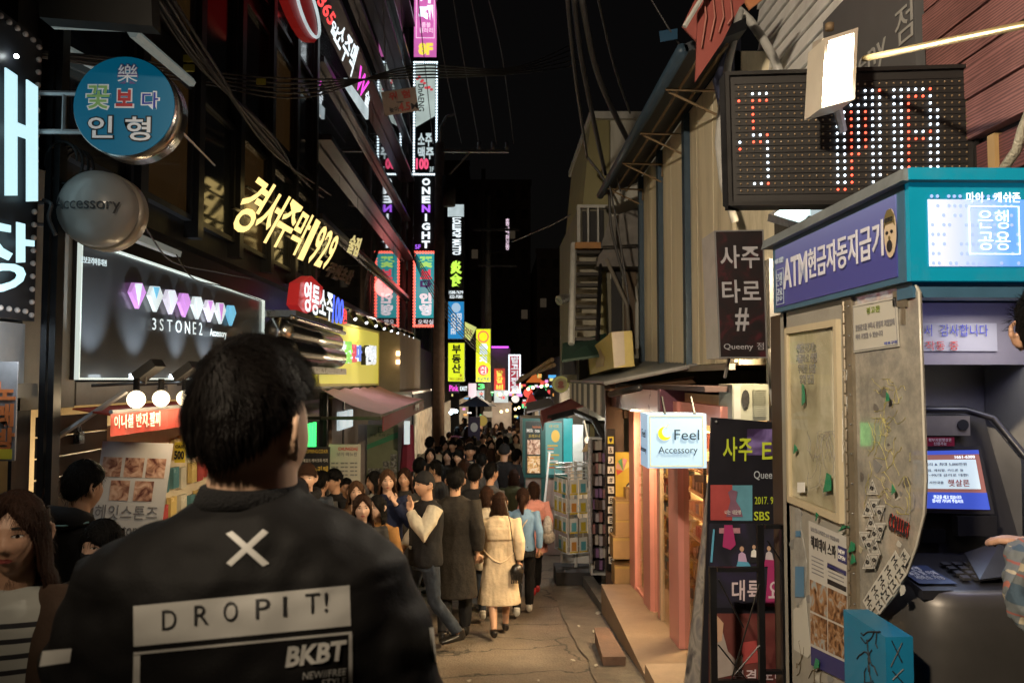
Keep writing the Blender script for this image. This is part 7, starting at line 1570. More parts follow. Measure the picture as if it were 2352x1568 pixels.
def add_hand(m, wr, tip, side, s=1.0, curl=.35):
    """palm with five fingers continuing the forearm"""
    wr, tip = Vector(wr), Vector(tip); d = (tip - wr).normalized(); ax = Vector((0, -1, 0)) if abs(d.y) < .8 else Vector((0, 0, 1))
    lat = d.cross(ax).normalized(); nn = lat.cross(d).normalized(); pl = .085 * s
    if lat.y > 0: lat = -lat; nn = -nn
    m.tube([wr, wr + d * pl * .35, wr + d * pl], [(.024 * s, .018 * s), (.036 * s, .015 * s), (.038 * s, .013 * s)], 10)
    for i in range(4):
        o = (i - 1.5) * .019 * s; L = (.062, .074, .078, .068)[3 - i] * s; b = wr + d * (pl * .9) + lat * o
        m.tube([b - d * .02 * s, b, b + d * L * .45 + nn * L * curl * .2, b + d * L * .8 + nn * L * curl * .6, b + d * L * .92 + nn * L * curl], [.0092 * s, .0088 * s, .0082 * s, .0075 * s, .006 * s], 7)
    b = wr + d * pl * .35 + lat * .03 * s
    m.tube([b - lat * .012 * s, b + lat * .016 * s + d * .015 * s, b + lat * .026 * s + d * .042 * s + nn * .01, b + lat * .022 * s + d * .066 * s + nn * .018], [.013 * s, .0115 * s, .010 * s, .0075 * s], 7)
MC = {}
def body(pose):
    if ('body', pose) in MC: return MC['body', pose]
    p = POSES[pose]; m = mb(); add_head(m, HC)
    m.tube([(0, .02, 1.36), (0, .018, 1.43), (0, .006, 1.54)], [.064, .050, .052], 14)
    m.rings([(0, 0, .82, .13, .095), (0, 0, .92, .155, .105), (0, 0, 1.06, .125, .09), (0, .005, 1.22, .145, .1), (0, .01, 1.34, .155, .095), (0, .012, 1.385, .115, .066), (0, .018, 1.42, .05, .045)], 20)
    for l in p['legs']:
        m.tube([Vector(l[0]), Vector(l[0]).lerp(Vector(l[1]), .5), l[1], Vector(l[1]).lerp(Vector(l[2]), .35), l[2]], [.082, .068, .05, .052, .033], 12)
        a = Vector(l[2]); m.tube([a + Vector((0, .045, -.045)), a + Vector((0, .0, -.045)), a + Vector((0, -.11, -.06)), a + Vector((0, -.16, -.065))], [.028, .036, .032, .018], 8)
    for i, a in enumerate(p['arms']):
        m.tube([a[0], Vector(a[0]).lerp(Vector(a[1]), .5), a[1], Vector(a[1]).lerp(Vector(a[2]), .3), a[2]], [.052, .042, .036, .036, .023], 10); add_hand(m, a[2], a[3], i)
    MC['body', pose] = remesh(m, .0075, 'body', 1); return MC['body', pose]
def wrinkle(sc, amp, seed=0):
    return lambda c: amp * (noise.noise((c.x * sc * 1.6 + seed, c.y * sc * 1.6, c.z * sc * .55 + .6 * c.x * sc)) + .6 * noise.noise((c.x * sc * 3 + seed, c.y * sc * 3, c.z * sc * 1.4)))
def top(kind, pose):
    """jacket / coat / sweater / vest"""
    key = ('top', kind, pose)
    if key in MC: return MC[key]
    m = mb(); p = POSES[pose]
    g = {'jacket': .018, 'coat': .026, 'sweater': .01, 'vest': .03, 'trench': .024, 'knee': .022}[kind]
    hem = {'jacket': .84, 'coat': .46, 'sweater': .88, 'vest': .84, 'trench': .40, 'knee': .66}[kind]
    R = []
    if hem < .8:
        fl = {'coat': .045, 'trench': .075, 'knee': .04}[kind]; R += [(0, .01, hem, .175 + fl, .135 + fl), (0, .01, hem + .15, .17 + fl * .7, .13 + fl * .6), (0, .005, .82, .165 + g, .12 + g)]
    else: R += [(0, 0, hem, .145 + g, .108 + g), (0, 0, hem + .03, .15 + g, .112 + g)]
    R += [(0, 0, .93, .155 + g, .108 + g), (0, 0, 1.07, (.142 if kind != 'trench' else .15) + g, .098 + g), (0, .005, 1.22, .155 + g, .105 + g), (0, .01, 1.34, .17 + g, .10 + g), (0, .012, 1.398, .145 + g, .078 + g), (0, .014, 1.426, .095 + g * .6, .058 + g * .6), (0, .018, 1.44 + (0 if kind == 'sweater' else .014), .064 + g * .4, .058 + g * .3)]
    m.rings(R, 28, p=2.5)
    if kind != 'vest':
        for a in p['arms']:
            w1 = Vector(a[1]).lerp(Vector(a[2]), .9)
            m.tube([Vector(a[0]) + Vector((0, 0, .005)), Vector(a[0]).lerp(Vector(a[1]), .5), a[1], Vector(a[1]).lerp(Vector(a[2]), .5), w1], [.056 + g, .048 + g, .044 + g, .04 + g, .034 + g * .8], 14)
    if kind == 'trench':
        m.rings([(0, .03, 1.17, .165, .125), (0, .02, 1.3, .19, .125), (0, .012, 1.40, .165, .09)], 24, p=2.5)
    MC[key] = remesh(m, .011, kind, 2, wrinkle(9, .008 if kind != 'sweater' else .005, len(MC))); return MC[key]
def sleeves(pose):
    key = ('sleeves', pose)
    if key in MC: return MC[key]
    m = mb()
    for a in POSES[pose]['arms']: m.tube([Vector(a[0]) + Vector((0, 0, .0)), Vector(a[0]).lerp(Vector(a[1]), .5), a[1], Vector(a[1]).lerp(Vector(a[2]), .5), Vector(a[1]).lerp(Vector(a[2]), .95)], [.075, .07, .064, .06, .042], 14)
    MC[key] = remesh(m, .01, 'sleeves', 2, wrinkle(12, .008)); return MC[key]
def bottom(kind, pose):
    key = ('bottom', kind, pose)
    if key in MC: return MC[key]
    m = mb(); p = POSES[pose]
    m.rings([(0, 0, .80, .16, .115), (0, 0, .93, .168, .118), (0, 0, 1.02, .145, .105)], 20)
    if kind == 'skirt': m = mb().rings([(0, 0, .56, .21, .17), (0, 0, .8, .18, .13), (0, 0, 1.02, .14, .105)], 24)
    else:
        w = {'trousers': 1.0, 'jeans': .9}[kind]
        for l in p['legs']: m.tube([Vector(l[0]) + Vector((0, 0, -.03)), Vector(l[0]).lerp(Vector(l[1]), .5), l[1], Vector(l[1]).lerp(Vector(l[2]), .5), Vector(l[1]).lerp(Vector(l[2]), .96)], [.095 * w, .084 * w, .068 * w, .066 * w, .056 * w], 14)
    MC[key] = remesh(m, .011, kind, 2, wrinkle(12, .008, 3)); return MC[key]
def shoe(pose, i, kind='shoe'):
    key = (kind, pose, i)
    if key in MC: return MC[key]
    a = Vector(POSES[pose]['legs'][i][2]); m = mb()
    m.tube([a + Vector((0, .06, -.04)), a + Vector((0, .03, -.035)), a + Vector((0, -.06, -.045)), a + Vector((0, -.15, -.055)), a + Vector((0, -.185, -.06))], [(.03, .04), (.042, .045), (.045, .036), (.042, .026), (.02, .016)], 12)
    if kind == 'shoe': m.tube([a + Vector((0, .02, -.02)), a + Vector((0, .015, .035))], [.045, .04], 12)
    MC[key] = remesh(m, .008, kind, 1); return MC[key]
def cap_f(line, thick, seed=0, am=.006, frq=26, up=0.):
    def f(dx, dy, dz):
        p = head_r(dx, dy, dz); a = math.atan2(dx, -dy)    # 0 = face
        back = (1 - math.cos(a)) / 2
        lim = line(back, abs(a)); t = (p.z - lim) / .016; t = max(0, min(1, t)); t = t * t * (3 - 2 * t)
        nz = noise.noise((math.sin(a) * frq * .25 + seed, math.cos(a) * frq * .25, dz * frq * .12)) + .6 * noise.noise((a * frq * .4, dz * 3, seed))
        th = thick * (.55 + .6 * max(0, dz)) + am * nz + up * max(0, dz) ** 3
        d = Vector((dx, dy, dz * .9)); return p * (1 - .10 * (1 - t)) + d * th * t
    return f
def curtain(m, length, gap, rad=.1, seed=0, flare=.02, fwd=0):
    """long hair hanging round the back and sides; gap = half opening at the face"""
    nu, nv = 60, 22
    for shell in (0, 1):
        k = len(m.v)
        for i in range(nv + 1):
            t = i / nv; z = .075 - t * (length + .075)
            for j in range(nu + 1):
                a = gap + (2 * math.pi - 2 * gap) * j / nu; sd = math.sin(a); cd = -math.cos(a)
                rx = .084 + (.012 if z < -.1 else 0) + flare * t; ry = .1 if z > -.08 else max(.075, .1 - .04 * (-.08 - z) / .1)
                ed = math.sin(math.pi * j / nu); zz = z
                if t > .9: zz = z + .04 * noise.noise((j * .5 + seed, 0, 1))
                nz = .006 * noise.noise((j * .55 + seed, t * 2.5, 0)) + .004 * noise.noise((j * 1.7, t * 2, seed))
                r = (1 + nz * 12) * (1 if shell == 0 else .86)
                taper = 1 - .35 * max(0, t - .6) / .4
                yb = .03 * max(0, -z - .1) * (cd > 0)
                m.v.append(Vector((sd * rx * r * taper, cd * ry * r + .006 + yb, zz)))
        for i in range(nv):
            for j in range(nu):
                a = k + i * (nu + 1) + j; q = (a, a + 1, a + nu + 2, a + nu + 1); m.f.append(q if shell else q[::-1]); m.m.append(0)
    k2 = (nu + 1) * (nv + 1)
    base = len(m.v) - 2 * k2
    for i in range(nv):
        for j in (0, nu):
            a = base + i * (nu + 1) + j; q = (a, a + nu + 1, a + nu + 1 + k2, a + k2); m.f.append(q); m.m.append(0)
    for j in range(nu):
        a = base + nv * (nu + 1) + j; m.f.append((a, a + 1, a + 1 + k2, a + k2)); m.m.append(0)
def ribbons(m, n, L, W=1):
    rr = random.Random(n); nf = len(m.f)
    for _ in range(n):
        q = [m.v[i] for i in m.f[rr.randrange(nf)]]; c = sum(q, Vector()) / len(q); d = c - HC
        if d.z > -.1 and d.length < head_r(*(d.normalized())).length * 1.03: continue
        o = Vector((d.x, d.y, max(0, d.z) if d.z > 0 else 0)); o = o.normalized() if o.length > 1e-4 else Vector((0, 0, 1))
        t = (Vector((0, 0, -1)) + o * max(0, d.z) * 9 * .5 + Vector((rr.uniform(-.35, .35), rr.uniform(-.35, .35), 0))).normalized(); s = t.cross(o).normalized() * rr.uniform(.001, .0022) * W; l = L * rr.uniform(.4, 1)
        p = c + o * .002; m.add([p - s, p + s, p + t * l * .5 + s + o * .005, p + t * l * .5 - s + o * .005, p + t * l + o * rr.uniform(-.002, .006)], [(0, 1, 2, 3), (3, 2, 4)])
L_short = lambda b, a: .062 - .13 * b ** 1.4 - (.0 if a < 1.2 else .01)
L_fem = lambda b, a: .074 - .2 * b ** .75 - .02 * min(1, a)
def hair(kind):
    key = ('hair', kind)
    if key in MC: return MC[key]
    m = mb(); m.smooth = True
    if kind == 'short': add_head(m, HC, 56, 36, cap_f(L_short, .024, 1, .008, 34, .012), False)
    elif kind == 'short_fringe': add_head(m, HC, 56, 36, cap_f(lambda b, a: .04 - .1 * b ** 1.3, .028, 5, .008, 30, .008), False)
    elif kind == 'cap':
        add_head(m, HC, 48, 30, cap_f(lambda b, a: .03 - .07 * b, .018, 8, .002, 10, .008), False)
    else:
        add_head(m, HC, 56, 36, cap_f(L_fem if kind != 'fringe' else (lambda b, a: .036 - .16 * b ** .9), .022, 2, .005, 40), False)
        mm = mb()
        if kind in ('long', 'fringe'): curtain(mm, .38, 1.2, seed=2, flare=.035)
        elif kind == 'extralong': curtain(mm, .47, 1.1, seed=4, flare=.045)
        elif kind == 'wild': curtain(mm, .40, 1.0, seed=9, flare=.05)
        elif kind == 'mid': curtain(mm, .22, 1.2, seed=6)
        elif kind == 'bob': curtain(mm, .12, 1.15, seed=7)
        elif kind == 'pony': mm.tube([(0, .08, .03), (0, .13, .03), (.01, .15, -.04), (.015, .13, -.14), (.0, .11, -.22)], [.02, .035, .042, .036, .012], 12)
        m.add([p + HC for p in mm.v], mm.f)
    if kind not in ('cap', 'wild'): ribbons(m, 1700, .045 if kind[:5] == 'short' else .07)
    if kind == 'wild': ribbons(m, 9000, .07, .35)
    me = bpy.data.meshes.new('hair'); me.from_pydata(m.v, [], m.f); me.materials.append(None); me.shade_smooth(); MC[key] = me; return me
_hb = None
def face_pt(x, z, off=.001):
    global _hb
    if _hb is None:
        t = add_head(mb(), (0, 0, 0), 96, 72); _hb = BVHTree.FromPolygons(t.v, t.f)
    h = _hb.ray_cast(Vector((x, -.3, z)), Vector((0, 1, 0)))
    return (h[0] if h[0] else Vector((x, -.08, z))) + Vector((0, -off, 0)) + HC
def fpoly(m, pts, off, mi=0):
    P3 = [face_pt(x, z, off) for x, z in pts]; c = sum(P3, Vector()) / len(P3); c.y = min(p.y for p in P3) if len(P3) < 4 else c.y
    k = len(m.v); m.v += P3 + [face_pt(sum(x for x, z in pts) / len(pts), sum(z for x, z in pts) / len(pts), off)]
    for i in range(len(pts)): m.f.append((k + len(pts), k + (i + 1) % len(pts), k + i)); m.m.append(mi)
m_eyew = M('eye_white', (.6, .56, .52), .25, var=0); m_iris = M('iris_dark', (.015, .008, .005), .12, var=0); m_lash = M('lash_dark', (.01, .008, .007), .7, var=0); m_lip = M('lips_rose', (.42, .1, .09), .4, var=0); m_lipred = M('lips_red', (.5, .03, .04), .35, var=0); m_lipnat = M('lips_plain', (.4, .17, .13), .5, var=0)
def feat(kind):
    key = ('feat', kind)
    if key in MC: return MC[key]
    m = mb()
    for s in (-1, 1):
        cx = s * .031
        if kind == 'eye': fpoly(m, [(cx + .0135 * math.cos(a), .012 + .0048 * math.sin(a) * (1 if math.sin(a) > 0 else .75)) for a in [i * math.pi / 7 for i in range(14)]], .0016)
        if kind == 'iris': fpoly(m, [(cx + .0052 * math.cos(a), .0118 + .0046 * math.sin(a)) for a in [i * math.pi / 5 for i in range(10)]], .0026)
        if kind == 'eyelid':
            up = [(cx + .0155 * math.cos(a), .0125 + .0062 * math.sin(a)) for a in [i * math.pi / 8 for i in range(9)]]; lo = [(cx + .0135 * math.cos(a), .0118 + .0044 * math.sin(a)) for a in [i * math.pi / 8 for i in range(9)]]
            for i in range(8): fpoly(m, [up[i], up[i + 1], lo[i + 1], lo[i]], .003)
        if kind == 'eyebrow': 
            for i in range(5):
                x0, x1 = cx + s * (-.014 + i * .0062), cx + s * (-.014 + (i + 1) * .0062); zf = lambda q: .034 + .0035 * math.sin((q + 1) * .6)
                pts = [(x0, zf(i) - .0028), (x1, zf(i + 1) - .0028 + (.0015 if i > 2 else 0)), (x1, zf(i + 1) + .0028 - (.001 if i > 2 else 0)), (x0, zf(i) + .0028)]
                fpoly(m, pts if s > 0 else pts[::-1], .0022)
    if kind == 'lips':
        fpoly(m, [(-.021, -.0565), (-.010, -.064), (0, -.0655), (.010, -.064), (.021, -.0565), (.012, -.0555), (0, -.0565), (-.012, -.0555)], .0014)
        fpoly(m, [(-.021, -.0560), (-.012, -.0553), (0, -.0560), (.012, -.0553), (.021, -.0560), (.008, -.0495), (0, -.051), (-.008, -.0495)], .0016)
    me = bpy.data.meshes.new(kind); me.from_pydata(m.v, [], m.f); me.materials.append(None); MC[key] = me; return me
def ob(name, me, mat, root):
    o = bpy.data.objects.new(name, me); COL.objects.link(o); o.parent = root; ORG[o.name] = ORG[root.name]
    o.material_slots[0].link = 'OBJECT'; o.material_slots[0].material = mat; return o
def person(label, u, vt, d, rot, pose='stand', topk='jacket', tm=None, botk='trousers', bm_=None, hairk='short', hm=None, skin=None, lips=None, w=1., group=None, shoem=None, shoek='shoe', H=None):
    pt = P(u, vt, d); g = G(d); h = pt.z - g
    r = thing('person', label, 'person', (pt.x, d, g), group)
    s = h / 1.735; r.scale = (s * w, s * w, s); r.rotation_euler = (0, 0, math.radians(rot))
    if d > 25: s = s
    ob('body', body(pose), skin or m_skin, r)
    facing = abs(((rot + 180) % 360) - 180) < 100
    if facing and d < 24:
        ob('eye', feat('eye'), m_eyew, r); ob('iris', feat('iris'), m_iris, r); ob('eyelid', feat('eyelid'), m_lash, r); ob('eyebrow', feat('eyebrow'), m_lash, r); ob('lips', feat('lips'), lips or m_lipnat, r)
    ob('hair' if hairk != 'cap' else 'cap', hair(hairk), hm or h_blk, r)
    ob({'trench': 'trench_coat', 'knee': 'coat'}.get(topk, topk), top(topk, pose), tm or k_blk, r)
    ob(botk, bottom(botk, pose), bm_ or k_blk, r)
    if d < 16:
        for i in (0, 1): ob('shoe', shoe(pose, i, shoek), shoem or m_blackshoe, r)
    return r
m_blackshoe = M('black_leather', (.015, .013, .012), .3, var=.2); m_whiteshoe = M('white_sneaker', (.6, .6, .58), .5, var=.1); m_redshoe = M('red_sneaker', (.5, .04, .05), .5, var=.1)
def xpart(root, name, m, mat, smooth=True):
    me = m.mesh(name, mat, Vector((0, 0, 0)), smooth); o = bpy.data.objects.new(name, me); COL.objects.link(o); o.parent = root; ORG[o.name] = Vector((0, 0, 0)); return o
# ---------------- mid ground walkers (left to right)
person('dark haired woman half hidden behind the black jacket shoulder, facing the camera', 684, 1092, 6.3, 10, hairk='long', hm=h_brn, tm=k_blk)
pA = person('tall man with curly brown hair, black scarf and denim jacket facing the camera', 706, 1064, 7.9, 8, hairk='short_fringe', hm=h_red, tm=k_denim, skin=m_skin2, bm_=k_blk)
xpart(pA, 'scarf', mb().tube([(.1 * math.cos(a), .01 + .095 * math.sin(a), 1.45 + .015 * math.sin(2 * a)) for a in [i * math.pi / 8 for i in range(17)]], .042, 10), k_blk)
person('man in dark jacket seen from behind next to the curly haired man', 738, 1081, 9.2, 150, tm=k_gry)
person('smiling young man with fringe in black jacket and plaid scarf, head turned left', 769, 1076, 9.3, -50, hairk='short_fringe', tm=k_blk, lips=m_lip)
person('man whose forehead shows behind the smiling young man', 796, 1097, 10.4, 10, tm=k_char)
person('girl with light brown hair peeping over the two front women', 818, 1101, 8.6, 12, hairk='long', hm=h_lt, tm=k_brn, skin=m_skin2)
person('woman with long dark brown wavy hair and rosy face in the front pair', 832, 1131, 6.5, 14, hairk='long', hm=h_brn, tm=k_char, skin=m_skin2, lips=m_lip)
person('woman with black hair in mustard brown coat glancing sideways in the front pair', 868, 1134, 7.15, -34, topk='coat', tm=k_camel, hairk='mid', hm=h_blk, skin=m_skin2, lips=m_lipred)
person('girl in a pale coat with black bob hair seen in profile', 862, 1079, 9.8, -60, tm=k_white, hairk='bob')
person('long haired woman in navy coat touching her chin', 890, 1075, 9.0, 12, 'chin', 'coat', k_navy, hairk='long', hm=h_lt, skin=m_skin2, lips=m_lip)
person('woman in dark coat with long brown hair behind the navy coat', 930, 1072, 10.0, -8, 'stand', 'coat', k_char, hairk='long', hm=h_brn)
pL = person('man in backwards black cap, black vest and cream knit sleeves with hand on his chin', 978, 1079, 7.7, -58, 'chin', 'vest', k_blk, 'jeans', k_denim, 'cap', k_blk, w=1.06)
ob('sleeves', sleeves('chin'), k_cream, pL)
xpart(pL, 'vest_label', mb().box((-.02, -.155, 1.0), (.02, -.145, 1.03)), k_white, False)
pM = person('man in long grey tweed coat walking away in the middle of the alley', 1046, 1073, 8.3, 178, 'walk', 'coat', k_tweed, 'trousers', k_blk, 'short', w=1.06)
pN = person('woman in long beige trench coat with very long dark hair walking away', 1147, 1128, 8.6, 184, 'walk', 'trench', k_beige, 'skirt', k_brn, 'extralong', h_brn, w=1.07, shoek='heel')
xpart(pN, 'belt', mb().tube([(-.19, .0, 1.05), (-.15, .09, 1.0), (-.07, .135, .93), (0, .145, .9), (.07, .135, .93), (.15, .09, 1.0), (.19, .0, 1.05)], .011, 6), k_beige)
sc_ = MB()
bagc = P(1187, 1310, 8.45)
r = thing('handbag', 'small black fringed handbag carried at the side of the beige trench coat', 'handbag', bagc)
m = sm(mb()); m.rings([(bagc.x, bagc.y, bagc.z - .09, .06, .04), (bagc.x, bagc.y, bagc.z, .075, .05), (bagc.x, bagc.y, bagc.z + .05, .05, .035), (bagc.x, bagc.y, bagc.z + .07, .02, .02)], 16)
part('pouch', m, m_blackshoe, r); part('strap', mb().tube([bagc + Vector((0, 0, .06)), P(1180, 1265, 8.4), P(1172, 1200, 8.45), P(1160, 1150, 8.5)], .006, 5), m_blackshoe, r)
for i in range(7): part('tassel', mb().tube([bagc + Vector((-.05 + i * .016, -.045, -.02)), bagc + Vector((-.055 + i * .018, -.05, -.12))], .007, 5), m_blackshoe, r)
person('woman with light brown hair and cream coat just beyond the beige trench coat', 1118, 1114, 9.6, 186, 'walk', 'knee', k_cream, 'jeans', k_denim, 'mid', h_red, shoem=m_whiteshoe)
person('young man in black sweater walking away left of the trench coat head', 1090, 1064, 10.2, 172, 'walk', 'sweater', k_blk)
person('man in dark grey hooded coat looking to the right', 1127, 1061, 10.6, 128, 'stand', 'coat', k_gry)
pR = person('woman in light blue sweater with cream shoulder strap and dark ponytail', 1201, 1118, 9.8, 178, 'walk', 'sweater', k_blue, 'trousers', k_blk, 'pony', h_brn, shoem=m_whiteshoe, w=1.02)
xpart(pR, 'shoulder_strap', mb().tube([(-.13, .04, 1.42), (-.05, .115, 1.3), (.08, .125, 1.1), (.17, .06, .95)], .011, 6), k_cream)
pS = person('woman in pink coat with red sneakers in front of the wire rack', 1226, 1103, 11.2, 190, 'walk', 'knee', k_pinkc, 'trousers', k_blk, 'bob', h_brn, shoem=m_redshoe)
c = P(1258, 1212, 11.0); m = sm(mb()); m.ball(c, (.07, .07, .17), 12, 8).ball(c + Vector((.01, 0, -.12)), (.09, .07, .1), 12, 8)
solo('shopping_bag', m, cloth('bag_floral', (.55, .52, .5), var=.5, scale=40), 'white patterned bag hanging from the pink coat arm', 'bag')
person('woman with loose dark brown hair in dark coat queueing beyond the blue sweater', 1180, 1076, 13, 175, 'stand', 'coat', k_green, hairk='mid', hm=h_brn)
person('broad man in black jacket and black cap from behind at the end of the queue', 1158, 1017, 14.2, 175, 'stand', 'jacket', k_blk, hairk='cap', hm=k_blk, w=1.12)
person('person in royal blue jacket bending toward the food kiosk', 1186, 1030, 14.6, 140, 'front', 'jacket', k_roy, hairk='short')
person('dark coated person holding a drink at the kiosk corner', 1172, 1020, 15.2, -70, 'front', 'coat', k_blk)
person('woman with black bob and pale face at the left edge of the crowd', 988, 1026, 15, 6, hairk='bob', skin=m_skin2, tm=k_blk)
person('woman with long black hair and pale face in the middle of the oncoming crowd', 1028, 1031, 15.2, -6, hairk='long', skin=m_skin2, tm=k_char)
person('woman with fringe looking aside in the oncoming crowd', 1054, 1030, 14.4, -25, hairk='fringe', skin=m_skin2, tm=k_blk)
pT = person('man in dark suit, white shirt and tie walking toward the camera', 1079, 1017, 15, 8, 'walk', 'jacket', k_navy, hairk='short_fringe')
xpart(pT, 'shirt_front', mb().poly([(-.05, -.128, 1.44), (0, -.15, 1.2), (.05, -.128, 1.44)], (0, -1, 0), .01), k_white, False); xpart(pT, 'tie', mb().poly([(-.012, -.145, 1.42), (-.016, -.16, 1.22), (0, -.162, 1.18), (.016, -.16, 1.22), (.012, -.145, 1.42)], (0, -1, 0), .006), k_blk, False)
person('person in pale cream jacket standing tall at the left of the crowd', 987, 1002, 17, 165, topk='knee', tm=k_cream)
person('dark haired man low at the left behind the cap', 963, 1050, 12, 160, tm=k_blk); person('dark haired man turning left beside the capped man', 1003, 1056, 11.4, -110, tm=k_char)
person('woman with brown hair behind the grey tweed coat', 1066, 1052, 12.4, 170, hairk='mid', hm=h_brn, tm=k_char)
person('man with black hair and grey hood right of the suit man', 1106, 1040, 13.6, 175, tm=k_gry)
person('woman in khaki top walking away in the far queue', 1128, 1028, 16.5, 178, hairk='mid', hm=h_brn, tm=k_green)
# ---------------- the packed crowd further away: every head its own person
rnd = random.Random(21)
wheres = ['near the utility pole', 'under the yellow signs', 'before the white panels', 'below the second pole', 'beside the green kiosk', 'at the alley end']
cl = [(k_blk, 'black'), (k_char, 'charcoal'), (k_navy, 'navy'), (k_gry, 'grey'), (k_wine, 'wine red'), (k_green, 'olive'), (k_brn, 'brown'), (k_cream, 'cream'), (k_blk, 'black'), (k_blk, 'black')]
hr = [('short', 'short hair'), ('long', 'long hair'), ('mid', 'shoulder length hair'), ('bob', 'bobbed hair'), ('short_fringe', 'fringed hair')]
n_ = 0
for row, (d, va, vb, ua, ub, cnt) in enumerate(((17, 1018, 1036, 1000, 1185, 7), (19.5, 1003, 1020, 1005, 1190, 8), (23, 990, 1006, 1010, 1192, 10), (27.5, 978, 992, 1030, 1196, 10), (33, 966, 980, 1045, 1198, 11), (41, 956, 968, 1060, 1200, 12))):
    for i in range(cnt):
        u = ua + (ub - ua) * (i + .5) / cnt + rnd.uniform(-9, 9); v = rnd.uniform(va, vb); dd = d * rnd.uniform(.96, 1.04)
        away = rnd.random() < .45; cm, cn = rnd.choice(cl); hk, hn = rnd.choice(hr); far = row > 2
        w_i = 0 if u < 1040 else 1 if u < 1085 else 2 if u < 1120 else 3 if u < 1150 else 4
        if far: w_i = 5 if row > 4 else w_i
        lab = '%s%s %s %s, %s, %s' % ('distant ' if far else '', 'back' if away else 'front', 'view of person in', cn, hn, wheres[w_i])
        person(lab, u, v, dd, (180 if away else 0) + rnd.uniform(-25, 25), rnd.choice(('stand', 'walk')), rnd.choice(('jacket', 'jacket', 'coat')), cm, 'trousers', rnd.choice((k_blk, k_denim, k_char)), hk, rnd.choice((h_blk, h_blk, h_brn, h_brn, h_red)), rnd.choice((m_skin, m_skin2)), group='people in the far crowd'); n_ += 1
# ---------------- near left figures
def near_person(label, u, vt, d, rot, **k): return person(label, u, vt, d, rot, **k)
pW = person('young woman with long dark brown hair and fringe in striped top at the left edge', 40, 1118, 2.2, 14, 'stand', 'sweater', None, 'trousers', k_blk, 'wild', h_brn, m_skin, m_lip)
for o in pW.children:
    if o.name.startswith('sweater'):
        ms = M('striped_knit', (.5, .5, .47), .8, var=0); n = ms.node_tree; b = n.nodes['Principled BSDF']; tc = n.nodes.new('ShaderNodeTexCoord'); sx = n.nodes.new('ShaderNodeSeparateXYZ'); n.links.new(tc.outputs['Object'], sx.inputs[0])
        mo = n.nodes.new('ShaderNodeMath'); mo.operation = 'MULTIPLY'; mo.inputs[1].default_value = 1 / .042; n.links.new(sx.outputs[2], mo.inputs[0]); fr = n.nodes.new('ShaderNodeMath'); fr.operation = 'FRACT'; n.links.new(mo.outputs[0], fr.inputs[0])
        gt = n.nodes.new('ShaderNodeMath'); gt.operation = 'LESS_THAN'; gt.inputs[1].default_value = .33; n.links.new(fr.outputs[0], gt.inputs[0])
        lz = n.nodes.new('ShaderNodeMath'); lz.operation = 'LESS_THAN'; lz.inputs[1].default_value = 1.375; n.links.new(sx.outputs[2], lz.inputs[0]); an = n.nodes.new('ShaderNodeMath'); an.operation = 'MULTIPLY'; n.links.new(gt.outputs[0], an.inputs[0]); n.links.new(lz.outputs[0], an.inputs[1])
        mx = n.nodes.new('ShaderNodeMix'); mx.data_type = 'RGBA'; mx.inputs[6].default_value = (.42, .43, .40, 1); mx.inputs[7].default_value = (.015, .015, .02, 1); n.links.new(an.outputs[0], mx.inputs[0]); n.links.new(mx.outputs[2], b.inputs['Base Color'])
        o.material_slots[0].material = ms
m = mb(); m.rings([(0, .01, 1.30, .2, .145), (0, .015, 1.38, .19, .12), (0, .015, 1.43, .13, .09)], 28)
cm_ = MB(); 
for s in (-1, 1):
    a = POSES['stand']['arms'][0 if s < 0 else 1]
    cm_.tube([Vector(a[0]), Vector(a[0]).lerp(Vector(a[1]), .5), a[1], Vector(a[1]).lerp(Vector(a[2]), .9)], [.08, .076, .07, .06], 14)
    cm_.tube([(s * .13, -.0, 1.43), (s * .13, -.08, 1.27), (s * .135, -.1, .95)], [(.06, .06), (.07, .07), (.07, .08)], 12)
ob('cardigan', remesh(cm_, .011, 'cardigan', 2, wrinkle(9, .01)), cloth('cardigan_brown', (.05, .03, .02)), pW)
pB = person('young man in black hooded coat with teal piping turned toward the shop', 190, 1058, 4.1, 150, 'stand', 'jacket', k_blk, hairk='short_fringe')
xpart(pB, 'hood', mb().tube([(-.11, .02, 1.45), (-.1, .1, 1.47), (0, .15, 1.47), (.1, .1, 1.47), (.11, .02, 1.45)], [.03, .05, .06, .05, .03], 12), k_blk)
xpart(pB, 'piping', mb().tube([(-.14, .05, 1.445), (-.1, .15, 1.44), (0, .2, 1.44), (.1, .15, 1.44)], .005, 5), M('teal_piping', (.2, .4, .45), .5, var=0))
pK = person('girl with black face mask and dark hair between the striped top and the black jacket', 240, 1186, 3.3, -18, 'stand', 'jacket', k_char, hairk='fringe', hm=h_blk, skin=m_skin2)
m = mb(); k = 0
def mf(dx, dy, dz):
    p = head_r(dx, dy, dz); a = abs(math.atan2(dx, -dy)); t = 1 if (-.1 < p.z < -.012 and a < 1.15) else 0
    return p * (1.05 if t else .9) + (Vector((0, -.004, 0)) if t else Vector())
add_head(m, HC, 56, 44, mf, False); xpart(pK, 'face_mask', m, k_blk)
